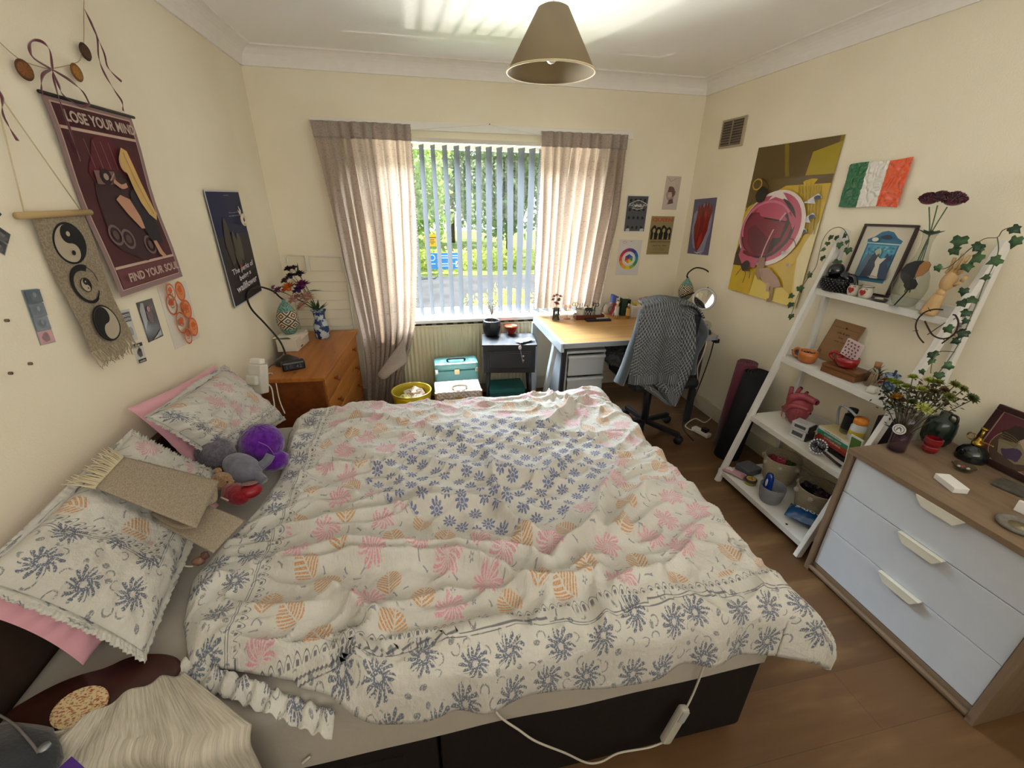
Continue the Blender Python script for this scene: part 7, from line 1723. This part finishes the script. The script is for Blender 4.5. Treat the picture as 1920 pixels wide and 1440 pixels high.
# books stacked flat
bk = [('book', 'black book, lowest of the flat stack on the third tier', '#1a1416', .016, 0), ('book', 'black book with pale spine mark, second from the stack bottom', '#17171a', .016, .004), ('book', 'thin red book above the two black books', '#8c2a22', .012, -.003), ('book', 'orange-red book in the middle of the stack', '#a8452e', .020, .003), ('book', 'teal green book near the top of the stack', '#2f8068', .020, 0), ('book', 'white book with yellowish cover on top of the stack', '#c8b684', .016, .004)]
z = S3; yc, xc = 1.035, 3.045
for k, (nm, lab, h, th, dx) in enumerate(bk):
    t = thing(nm, lab, 'book', (xc, yc, z)); T = Matrix.Translation((xc+dx-.02, yc+.006*((k*7) % 3-1)+.05, z)) @ Matrix.Rotation(.03*((k*5) % 3-1)-.06, 4, 'Z')
    mb = MB(); L = .105-.004*(k % 3)
    mb.box((-.068, -L, 0), (.07, L, .0016), M(h, .5), 0, T); mb.box((-.068, -L, th-.0018), (.07, L, th-.0002), M(h, .5), 0, T); mb.box((-.070, -L, 0), (-.067, L, th-.0002), M('#d6d6d0' if k == 5 else h, .5), .001, T); mb.build('cover', t)
    mb = MB(); mb.box((-.067, -L+.002, .0016), (.068, L-.002, th-.0018), M('#cfc8b6', .8), 0, T); mb.build('pages', t)
    if k in (1, 3, 4, 5):
        vs, fs = glyphs({1: 'ART', 3: 'STORIES', 4: 'WOMEN WHO', 5: 'POEMS AND DAYS'}[k], .01); mb = MB(); wd = .10 if k != 1 else .03; mb.add([T @ V(-.0708, .06-a*wd, .3*th+b*th*.4) for a, b in vs], fs, M('#3a3a3a' if k == 5 else '#cfcabc', .6)); mb.build('spine_text', t)
    z += th
BT = z
q = V(3.03, 1.105, BT); bottle('black labelled clear glass bottle standing on the book stack', q, .026, .135, glass('#dfe6e0'), M('#17181a', .4), M('#16191a', .4), label_z=(.18, .72), neck=.7)
q = V(3.005, 1.035, BT); t = thing('supplement_tub', 'white supplement tub with an orange lid on the book stack', 'tub', q)
mb = MB(); mb.lathe([(0, 0), (.030, 0), (.032, .004), (.032, .075), (.026, .088), (.026, .092), (0, .092)], q, M('#b9bbb8', .4), 32); mb.build('body', t)
mb = MB(); mb.lathe([(.0325, .035), (.0325, .055)], q, M('#c2a62c', .5), 32); mb.f = mb.f[:32]; mb.mi = mb.mi[:32]; mb.sm = mb.sm[:32]; mb.uv = mb.uv[:32]; mb.build('yellow_band', t)
mb = MB(); mb.lathe([(0, .092), (.0285, .092), (.029, .096), (.028, .120), (0, .122)], q, M('#c9761c', .35), 40, ribs=lambda a, z_: 1+.012*cos(a*30)); mb.build('lid', t)
mb = MB(); q = V(3.13, 1.0, S3); mb.obox(q+V(.01, 0, .11), (.05, .10, .22), M('#2c2030', .5), 0, .004); mb.build('dark_box', None, 'tall dark purple box behind the tubs at the shelf\'s right end', 'box')
mb = MB(); mb.tube([V(3.03, 1.155, BT+.02), V(3.02, 1.165, BT+.09), V(2.995, 1.14, BT+.135), V(2.985, 1.09, BT+.14), V(2.985, 1.05, BT+.125)], .006, M('#8f9193', .35), 10); mb.build('headband', None, 'grey curved headband hooked under the second tier above the books', 'headband')
# crystal-edged round mirror
q = V(2.875, 1.09, S3+.045); nrm = V(-.75, -.35, .55).normalized(); X, Y_, _ = frame(nrm); T = Matrix((X, Y_, nrm)).transposed().to_4x4()
t = thing('crystal_mirror', 'small round hand mirror ringed with crystals on the third tier front', 'mirror', q-V(0, 0, .045))
mb = MB(); mb.lathe([(0, -.004), (.031, -.004), (.033, 0), (.031, .003), (0, .003)], q, M('#26242a', .3), 32, T); mb.build('back_plate', t)
mb = MB(); mb.lathe([(0, .0036), (.028, .0036)], q, M('#b8b4c4', .03, metal=1.), 32, T); mb.build('mirror_glass', t)
for k in range(18): a = 2*pi*k/18; mb = MB(); mb.ball(q+(X*cos(a)+Y_*sin(a))*.036, .0052, M('#e4e4e8', .08, coat=.6), 6); mb.build('crystal', t)
mb = MB(); mb.tube([q+V(.0, -.034, -.01), q+V(.01, -.09, -.028), q+V(.015, -.125, -.035)], .0065, M('#2a1f20', .4), 8, smooth=0); mb.build('handle', t)
mb = MB(); T = Matrix.Translation((2.93, .955, S3+.0)) @ Matrix.Rotation(-.15, 4, 'Y'); mb.box((0, -.03, 0), (.006, .03, .175), M('#c9c9bb', .5), 0, T); o = mb.build('green_card', None, 'green card with a white border standing behind the oak top', 'card')
mb = MB(); mb.box((-.0012, -.024, .006), (0, .024, .167), M('#4a6a2c', .5), 0, T); mb.build('green_face', o)
# --- lowest tier: rope baskets
@cached
def rope(h1, h2, n):
    m, nt, b = newmat('rope', C(h1), .9); sp = nt.nodes.new('ShaderNodeSeparateXYZ'); nt.links.new(coord(nt), sp.inputs[0]); Z = Nd(nt, sp.outputs[2])
    h = (Z*n).f('SINE').f('ABSOLUTE'); g = noise_n(nt, coord(nt, 'Object'), 160, 2)
    nt.links.new(mixc(nt, (h*.6+g*.4).clamp(), C(h2), C(h1)), b.inputs['Base Color']); bump(nt, b, h+g*.3, .8, .006); return m
def basket(label, q, R, H, m_, pom=True, seed=0):
    t = thing('rope_basket', label, 'basket', q)
    mb = MB(); mb.lathe([(0, 0), (R*.72, 0), (R*.84, H*.15), (R*.97, H*.6), (R, H*.97), (R*.98, H), (R*.94, H*.98), (R*.90, H*.6), (R*.78, H*.1), (0, H*.07)], q, m_, 48, ribs=lambda a, z_: 1+.02*sin(a*2+seed)); mb.build('body', t)
    if pom:
        for k in range(7):
            a = 2*pi*k/7+seed; c = q+V(R*1.02*cos(a), R*1.02*sin(a), H*.80); mb = MB(); mb.ball(c, R*.13, plush('#b9b3a4', '#9d9788', 300), 14, noise_=.12, ns=8); mb.build('pompom', t)
    return t
B1 = V(3.0, 1.36, S4); basket('cream rope basket with pompoms at the left of the lowest tier', B1, .098, .165, rope('#cabda3', '#a3967b', 420), True, .3)
for k, (dx, dy, h, l) in enumerate(((-.035, .03, '#8a1f34', 'crimson packet at the left inside the cream basket'), (-.01, .0, '#a83248', 'pinkish red packet in the middle of the cream basket'), (.02, -.045, '#33491f', 'dark green pouch at the right inside the cream basket'))): crumple(B1+V(dx, dy, .115), .036, M(h, .3), k*4+1, 'snack_packet', l, 'packet', sq=(.8, 1, .9))
B2 = V(2.965, 1.075, S4); basket('beige rope basket with pompoms nearest the oak drawers on the lowest tier', B2, .102, .165, rope('#bfb199', '#97886f', 420), True, .9)
for k, (dx, dy, h, l) in enumerate(((-.01, .035, '#17141a', 'black pouch at the left in the beige basket'), (.0, -.03, '#2c121c', 'dark maroon pouch at the right in the beige basket'))): crumple(B2+V(dx, dy, .115), .046, M(h, .35), k*3+9, 'dark_pouch', l, 'pouch', sq=(.8, 1, .8))
B3 = V(2.815, 1.205, S4); basket('small grey rope basket in front of the two cream ones', B3, .066, .10, rope('#a4a6a9', '#808387', 520), False)
T0 = V(2.812, 1.225, S4+.02); t = thing('blue_packet', 'upright blue biscuit packet in the small grey basket', 'packet', T0)
mb = MB(); mb.tube([T0, T0+V(0, .01, .05), T0+V(.005, .02, .13)], lambda s: .026 if s < .8 else .026*(1-(s-.8)*2.2), M('#12358a', .2, coat=.5), 14, flat=.75); mb.build('wrapper', t)
mb = MB(); mb.ball(T0+V(-.024, .004, .085), (.003, .008, .026), M('#c9ced8', .3), 8); mb.build('white_print', t)
# pink packet, tin, flat box
t, T, f1 = packet('pink_packet', 'pink tissue packet hanging over the left corner of the lowest tier', 'packet', Pp(1376, 889, z=S4), .125, .07, .028, -1.1, [M('#a98088', .45)], seed=4)
mb = MB(); mb.grid(lambda i, j: f1(.12+.33*i, .2+.6*j)+V(0, 0, .0012), 8, 6, M('#c9b9bb', .45)); mb.build('white_label', t)
q = Pp(1406, 906, z=S4); t = thing('yellow_tin', 'round yellow balm tin with dark lid print on the lowest tier', 'tin', q)
mb = MB(); mb.lathe([(0, 0), (.031, 0), (.032, .002), (.032, .020), (0, .021)], q, M('#8f8030', .4), 32); mb.build('base', t)
mb = MB(); mb.lathe([(.0335, .018), (.034, .030), (.031, .033), (0, .033)], q, M('#3c2a38', .4), 32); mb.build('lid', t)
mb = MB(); cv = Canvas(mb, q+V(-.026, -.026, .0333), (1, 0, 0), (0, 1, 0), .052, .052, .0004); cv.disc(.5, .5, .48, .48, M('#b59a3a', .4)); cv.text('BALM', .2, .55, .6, .2, M('#2c2430'), .03); cv.disc(.5, .35, .12, .10, M('#3d3350')); mb.build('lid_print', t)
mb = MB(); mb.obox((2.885, 1.465, S4+.022), (.11, .10, .04), M('#55565c', .4), .2, .006); mb.build('grey_case', None, 'flat dark grey case behind the pink packet, beside the cream basket', 'case')
t, T, f1 = packet('blue_snack_packet', 'blue snack packet with white lettering at the front of the lowest tier', 'packet', Pp(1512, 980, z=S4), .19, .13, .065, -1.0, [M('#12497c', .2, coat=.5)], seed=6)
vs, fs = glyphs('Salties', .03); mb = MB()
mb.add([f1(.14+.72*a,   .50+.24*b)+V(-.003, -.002, .005) for a, b in vs], fs, M('#d0d6da', .3)); mb.build('lettering', t)
t, T, f1 = packet('yellow_packet', 'small yellow-green packet behind the blue snack packet', 'packet', V(2.90, .955, S4), .08, .05, .03, .2, [M('#8a8a28', .3)], seed=12)

# ivy garlands --------------------------------------------------------
IV = [M('#33502f', .5, var=.25, vscale=60), M('#28422a', .5, var=.25, vscale=60), M('#3f5f3a', .5, var=.2, vscale=60)]
def ivy_leaf(t, c, R, ang, seed, nrm=None):
    n = (EYE-c).normalized() if nrm is None else nrm; rr = random.Random(seed); n = (V(-1, -.2, .2)+V(rr.uniform(-.4, .4), rr.uniform(-.5, .5), rr.uniform(-.3, .5))).normalized(); x, y, _ = frame(n)
    pts = [(0, -.12), (.30, -.30), (.52, -.12), (.46, .10), (.60, .34), (.30, .46), (0, .92), (-.30, .46), (-.60, .34), (-.46, .10), (-.52, -.12), (-.30, -.30)]
    ca, sa = cos(ang), sin(ang); mb = MB()
    P_ = [c+x*((px*ca-py*sa)*R)+y*((px*sa+py*ca)*R)-n*(abs(px)*R*.22) for px, py in pts]
    mid = c+(x*(-.3*sa)+y*(.3*ca))*R; mb.add([mid]+P_, [[0, 1+k, 1+(k+1) % 12] for k in range(12)], rr.choice(IV), True); mb.build('leaf', t, mod=solid(.0006))
t = thing('ivy_garland', 'artificial ivy garland trailing over the left side of the ladder shelf', 'garland', Pp(1540, 500, x=3.12))
LL = [(1558, 443, .022), (1568, 444, .020), (1584, 439, .024), (1574, 457, .026), (1590, 467, .026), (1545, 466, .020), (1542, 482, .024), (1571, 490, .030), (1518, 513, .030), (1499, 539, .030), (1485, 553, .024), (1483, 569, .028), (1483, 591, .026), (1521, 554, .022), (1588, 452, .018), (1552, 455, .018)]
for k, (u, v, R) in enumerate(LL): ivy_leaf(t, Pp(u, v, x=3.115-.0006*max(0, v-500)), R*1.25, pi+.6*sin(k*2.3), k)
def vine(t, uvs, x0, r_=.0016): mb = MB(); mb.tube([Pp(u, v, x=x0-.0006*max(0, v-500)) for u, v in uvs], r_, '#5a5c3e', 6, smooth=4); mb.build('vine', t)
vine(t, [(1588, 470), (1592, 450), (1584, 432), (1572, 426), (1556, 432), (1543, 450), (1536, 475), (1530, 500), (1516, 520), (1500, 545), (1487, 580), (1480, 600)], 3.115)
t = thing('ivy_garland', 'artificial ivy garland trailing down the right side of the ladder shelf', 'garland', Pp(1800, 550, x=3.08))
RL = [(1801, 447, .046), (1787, 467, .036), (1838, 459, .036), (1836, 479, .044), (1900, 427, .032), (1905, 448, .040), (1872, 486, .038), (1757, 500, .028), (1813, 497, .034), (1852, 518, .026), (1807, 543, .030), (1803, 565, .032), (1827, 560, .030), (1814, 584, .030), (1776, 614, .032), (1808, 622, .034), (1795, 638, .026), (1748, 662, .034), (1747, 675, .026), (1782, 685, .030), (1761, 701, .030), (1727, 695, .022), (1841, 466, .02), (1812, 600, .022)]
for k, (u, v, R) in enumerate(RL): ivy_leaf(t, Pp(u, v, x=3.06-.0007*max(0, v-480)), R*1.0, pi+.9*sin(k*1.9), 50+k)
vine(t, [(1757, 505), (1780, 500), (1815, 470), (1845, 448), (1870, 445), (1880, 432), (1900, 425)], 3.06); vine(t, [(1870, 445), (1872, 470), (1862, 500), (1846, 530), (1835, 560), (1822, 590), (1800, 640), (1775, 680), (1755, 705)], 3.06); vine(t, [(1790, 660), (1760, 660), (1748, 680), (1745, 700)], 2.93)
t = thing('twig_ring', 'ring of dark thorny twigs hanging on the right front rail of the ladder shelf', 'wreath', Pp(1757, 650, x=2.93))
TW = M('#2e2018', .8); mb = MB(); c = Pp(1757, 612, x=2.93)
ring_uv = [(1732, 643), (1722, 630), (1717, 612), (1722, 597), (1735, 585), (1752, 580), (1768, 581)]
mb.tube([Pp(u, v, x=2.93) for u, v in ring_uv], .0028, TW, 7); mb.build('twig', t)
mb = MB(); mb.tube([Pp(u, v, x=2.93) for u, v in ((1734, 602), (1742, 618), (1750, 629), (1766, 635), (1782, 632), (1792, 622), (1797, 605), (1792, 592), (1787, 590))], .0030, TW, 7); mb.build('twig', t)
mb = MB(); mb.tube([Pp(u, v, x=2.93) for u, v in ((1766, 644), (1778, 635), (1795, 622), (1812, 617))], .0026, TW, 7); mb.build('twig', t)
mb = MB()
for k, (u, v) in enumerate(((1719, 620), (1719, 600), (1728, 590), (1744, 582), (1790, 598), (1797, 612), (1788, 628), (1770, 636))): p = Pp(u, v, x=2.93); d = (p-c).normalized(); mb.tube([p-d*.004, p+d*.014+V(0, .004, 0)], lambda s: .002*(1-.8*s), TW, 5, smooth=0)
mb.tube([c+V(0, -.02, .02), c+V(0, .02, -.04)], .0015, TW, 5); mb.build('thorns', t)

# ================================================================== oak and white chest of drawers
OAK = wood('#85705a', '#6d5a47', 'y', 1., .45); OAKZ = wood('#85705a', '#6d5a47', 'z', 1., .45)
t = thing('drawer_chest', 'low oak-effect chest with three white drawers against the right wall', 'chest of drawers', (2.95, .48, 0))
CX0, CX1, CY0, CY1, CHH = 2.703, RW-.022, .138, .826, .667
mb = MB(); mb.box((CX0-.004, CY0-.004, CHH-.022), (CX1, CY1+.004, CHH), OAK, .002); mb.build('top', t)
for y0, y1 in ((CY0, CY0+.024), (CY1-.024, CY1)): mb = MB(); mb.box((CX0, y0, 0), (CX1, y1, CHH-.023), OAKZ, .002); mb.build('side_panel', t)
mb = MB(); mb.box((CX0+.012, CY0+.025, .0), (CX0+.03, CY1-.025, .056), OAK, .002); mb.box((CX0-.006, CY0+.024, .020), (CX0+.012, CY1-.024, .034), OAK, .003); mb.build('plinth', t)
mb = MB(); mb.box((CX0+.03, CY0+.025, .03), (CX1-.01, CY1-.025, CHH-.024), M('#3b342c', .8)); mb.build('carcass', t)
DW = M('#c6cbd2', .35); HC = M('#d9d6c6', .35)
for k, (z0, z1) in enumerate(((.062, .266), (.270, .468), (.472, .642))):
    mb = MB(); mb.box((CX0+.010, CY0+.028, z0), (CX0+.028, CY1-.030, z1), DW, .0015); d = mb.build('drawer', t)
    mb = MB(); y0, y1 = .402, .552; zt = z1+.0005; a = [(y0, zt), (y1, zt), (y1-.028, zt-.030), (y0+.022, zt-.030)]
    mb.prism([V(CX0-.006, y, z) for y, z in a], (-.0025, 0, 0), HC)
    mb.box((CX0-.0085, y0, zt-.0005), (CX0+.012, y1, zt+.0018), HC); mb.build('handle', d, 'cream tab handle' if 0 else None)
ZC = CHH+.001
# bouquet vase
q = V(2.875, .778, ZC); t = thing('flower_vase', 'clear glass vase with purple water holding a wilting yellow-green bouquet', 'vase', q)
mb = MB(); mb.lathe([(.030, 0), (.032, .01), (.031, .05), (.034, .11), (.042, .17)], q, glass('#e6dfe6'), 32); mb.build('glass_body', t)
mb = MB(); mb.lathe([(0, .004), (.028, .004), (.028, .04), (.0285, .085), (0, .085)], q, M('#4b3540', .1, alpha=.55), 28); mb.build('water', t)
mb = MB(); T = Matrix.Translation(q+V(-.030, -.014, .115)) ; c = Pp(1686, 805, x=2.838); x_, y_ = V(.35, -.93, 0).normalized(), V(0, 0, 1)
cv = Canvas(mb, c-x_*.022-V(0, 0, .022), x_, y_, .044, .044, .0004); cv.disc(.5, .5, .5, .5, M('#cfcfcb', .5)); cv.ring(.5, .5, .36, .36, .05, M('#3b3838')); cv.line([(.3, .3), (.5, .7), (.68, .35)], .07, M('#3b3838')); cv.line([(.3, .6), (.7, .62)], .05, M('#3b3838')); mb.build('round_sticker', t)
BF = [((1672, 715), .020, '#8d9a34'), ((1683, 720), .022, '#98a53c'), ((1700, 726), .020, '#8f9c38'), ((1712, 708), .018, '#8fa03a'), ((1743, 715), .020, '#96a23e'), ((1760, 718), .018, '#7f8a36'), ((1728, 731), .018, '#929c3a'), ((1790, 722), .018, '#6f7434'), ((1805, 730), .018, '#757a3a'), ((1822, 748), .022, '#566033'), ((1780, 745), .020, '#6b7030'), ((1682, 745), .022, '#b5801f'), ((1690, 752), .018, '#a8741c'), ((1732, 768), .030, '#c9cc74'), ((1665, 735), .014, '#2c3a24'), ((1655, 748), .014, '#47312a'), ((1710, 755), .020, '#5f6a24'), ((1750, 735), .018, '#5a4a28'), ((1770, 732), .016, '#644a2c'), ((1660, 712), .014, '#8a4a24'), ((1652, 718), .013, '#7a3f22')]
fl = [(Pp(u, v, x=2.855+.025*sin(k*1.7)), R, h) for k, ((u, v), R, h) in enumerate(BF)]
stems(t, q+V(0, 0, .05), [f[0]-V(0, 0, .006) for f in fl], '#46472a', .0017)
for k, (p, R, h) in enumerate(fl): bloom(t, p, R*1.0, M(h, .7, var=.25, vscale=90), 44, 'bloom', up=(p-q-V(0, 0, .08)), flat=.7)
mb = MB(); r = random.Random(31)
for k in range(360):
    u, v = max(1660, min(1810, r.gauss(1732, 36))), max(712, min(785, r.gauss(748, 15))); p = Pp(u, v, x=2.91+r.uniform(-.04, .05)); mb.leaf(p, (r.gauss(0, 1), r.gauss(0, 1), r.gauss(.3, .8)), (r.gauss(0, 1), r.gauss(0, 1), 1), r.uniform(.014, .028), .010, r.choice([M('#3f4425', .7), M('#4b3c26', .7), M('#2d3a22', .7)]))
for k in range(160):
    u, v = r.gauss(1678, 14), r.gauss(756, 12); p = Pp(u, v, x=2.88+r.uniform(-.03, .03)); mb.leaf(p, (r.gauss(0, 1), r.gauss(0, 1), r.gauss(0, .8)), (0, 0, 1), .016, .010, M('#27331f', .7))
mb.build('foliage', t)
mb = MB(); p = Pp(1665, 800, x=2.86); mb.leaf(p+V(0, -.03, .0), (0, 1, .05), (1, 0, 1), .055, .02, M('#1e3422')); mb.build('drooping_leaf', t)
q = V(3.0, .742, ZC); t = thing('tealight_holder', 'red faceted tealight holder behind the bouquet vase', 'candle holder', q); RG = M('#7c1118', .25, coat=.4)
mb = MB(); mb.lathe([(.018, 0), (.029, .015), (.028, .026), (.024, .031)], q, RG, 8, smooth=False); mb.build('foot', t)
mb = MB(); mb.lathe([(.024, .032), (.031, .046), (.030, .063), (.025, .065), (.026, .046), (0, .038)], q, RG, 8, smooth=False); mb.build('cup', t)
q = V(3.105, .80, ZC); t = thing('ribbed_vase', 'dark green ribbed vase behind the bouquet', 'vase', q)
mb = MB(); mb.lathe([(0, 0), (.040, 0), (.050, .02), (.053, .065), (.050, .10), (.040, .115), (.020, .122), (.018, .145), (.014, .145), (.014, .12)], q, M('#16241c', .25, coat=.3), 40, ribs=lambda a, z_: 1+.012*sin(z_*95)); mb.build('body', t)
mb = MB(); mb.tube([q+V(0, -.018, .142), q+V(0, -.038, .14), q+V(0, -.045, .12), q+V(0, -.042, .10)], .005, M('#16241c', .25), 8); mb.build('handle', t)
q = V(3.105, .667, ZC); t = thing('plant_mister', 'black glass plant mister with a brass pump beside the framed print', 'mister', q)
mb = MB(); mb.lathe([(0, 0), (.045, 0), (.048, .008), (.047, .035), (.036, .052), (.018, .062), (.016, .066), (0, .066)], q, M('#0e1513', .15, coat=.5), 32); mb.build('bottle', t)
BR = M('#a88a3a', .25, metal=.9)
mb = MB(); mb.lathe([(.018, .066), (.019, .078), (.012, .082), (.008, .09), (.006, .10), (0, .10)], q, BR, 20); mb.tube([q+V(0, 0, .09), q+V(0, 0, .135)], .005, BR, 10, smooth=0); mb.lathe([(0, .135), (.012, .136), (.012, .140), (0, .142)], q, BR, 18); mb.build('pump', t)
mb = MB(); mb.tube([q+V(-.004, -.004, .088), q+V(-.012, -.03, .092), q+V(-.018, -.055, .094)], .003, BR, 8); mb.build('nozzle', t)
mb = MB(); c = q+V(.0, .028, .092); mb.tube([c+V(0, .013*cos(w_), .013*sin(w_)) for w_ in [2*pi*i/16 for i in range(16)]], .0028, BR, 7, closed=True, smooth=1); mb.build('thumb_ring', t)
def lady(cv):
    cv.rect(.0, 0, 1, 1, M('#a48a78', .5)); cv.rect(.03, .03, .97, .97, M('#55262f', .5)); cv.ring(.5, .36, .38, .38, .012, M('#a58a74', .5)); cv.disc(.5, .36, .37, .37, M('#4b3a30', .5), 36)
    cv.disc(.42, .62, .24, .16, M('#2f2620', .5), wob=.5, seed=2); cv.disc(.72, .66, .16, .12, M('#9b8d70', .5), wob=.3); cv.disc(.58, .52, .12, .16, M('#a3927a', .5), wob=.2); cv.poly([(.2, .45), (.5, .52), (.62, .40), (.8, .48), (.86, .26), (.6, .12), (.3, .2)], M('#7f745c', .5)); cv.disc(.5, .27, .16, .10, M('#42334d', .5), wob=.5)
    for k in range(5): cv.line([(.2, .62-.05*k), (.35, .60-.04*k), (.48, .54-.03*k)], .012, M('#6a5a3c', .5))
    cv.line([(.62, .58), (.72, .52), (.70, .40)], .02, M('#b5a486', .5))
TL, BLp, BRp = Pp(1848, 752, x=3.165), V(3.12, .672, ZC+.004), V(3.12, .545, ZC+.004)
TL = V(3.17, .690, .902); 
framed('framed_print', 'dark red framed art print leaning on the wall on the oak chest', 'picture', V(3.175, .700, .895), V(3.16, .455, .895), V(3.125, .700, ZC+.006), .022, M('#2c1513', .35), M('#8a7060', .5), lady)
q = V(2.99, .615, ZC); t = thing('glass_ashtray', 'small clear glass dish of trinkets in front of the plant mister', 'dish', q)
mb = MB(); mb.lathe([(.026, 0), (.034, .016), (.036, .018), (.030, .018), (.024, .006), (0, .005)], q, glass('#e2e4de'), 24); mb.build('glass_dish', t)
r = random.Random(12)
for k, h in enumerate(('#8a4a30', '#b9b2a2', '#3a4a52', '#a9a49a', '#6a3a2a')): mb = MB(); mb.ball(q+V(r.uniform(-.018, .018), r.uniform(-.016, .016), .012), (.007, .006, .004), M(h, .3), 8); mb.build('trinket', t)
q = V(2.828, .545, ZC); t = thing('white_carton', 'small flat white box lying on the oak chest', 'box', q); T = Matrix.Translation(q) @ Matrix.Rotation(radians(-20), 4, 'Z')
mb = MB(); mb.box((-.024, -.045, 0), (.024, .045, .021), M('#d9d7d2', .45), .002, T); mb.build('carton', t)
mb = MB(); mb.box((-.0242, -.0452, .0155), (.0242, .0452, .0215), M('#e2e0db', .45), .002, T); mb.build('lid', t)
q = V(3.035, .49, ZC); mb = MB(); mb.obox(q+V(0, 0, .005), (.085, .085, .009), M('#4d4a42', .7, var=.2, vscale=60), .2, .003); mb.build('slate_coaster', None, 'dark slate coaster lying before the framed print', 'coaster')
q = V(2.80, .335, ZC); t = thing('stone_dish', 'round grey stone dish at the right edge of the photo', 'dish', q); SG = M('#6f6a62', .6, var=.12, vscale=80)
mb = MB(); mb.lathe([(0, 0), (.046, 0), (.052, .006), (.052, .013), (.044, .016), (.041, .012), (.036, .008), (0, .007)], q, SG, 40); mb.build('dish', t)
mb = MB(); mb.lathe([(0, .0075), (.03, .0078)], q+V(.004, -.006, 0), M('#b9ad86', .6), 24); mb.build('disc', t)
q = V(2.90, .372, ZC); mb = MB(); mb.obox(q+V(0, 0, .02), (.012, .06, .04), M('#e0deda', .5), .1, .002); mb.build('white_card', None, 'white folded card standing at the right edge behind the stone dish', 'card')
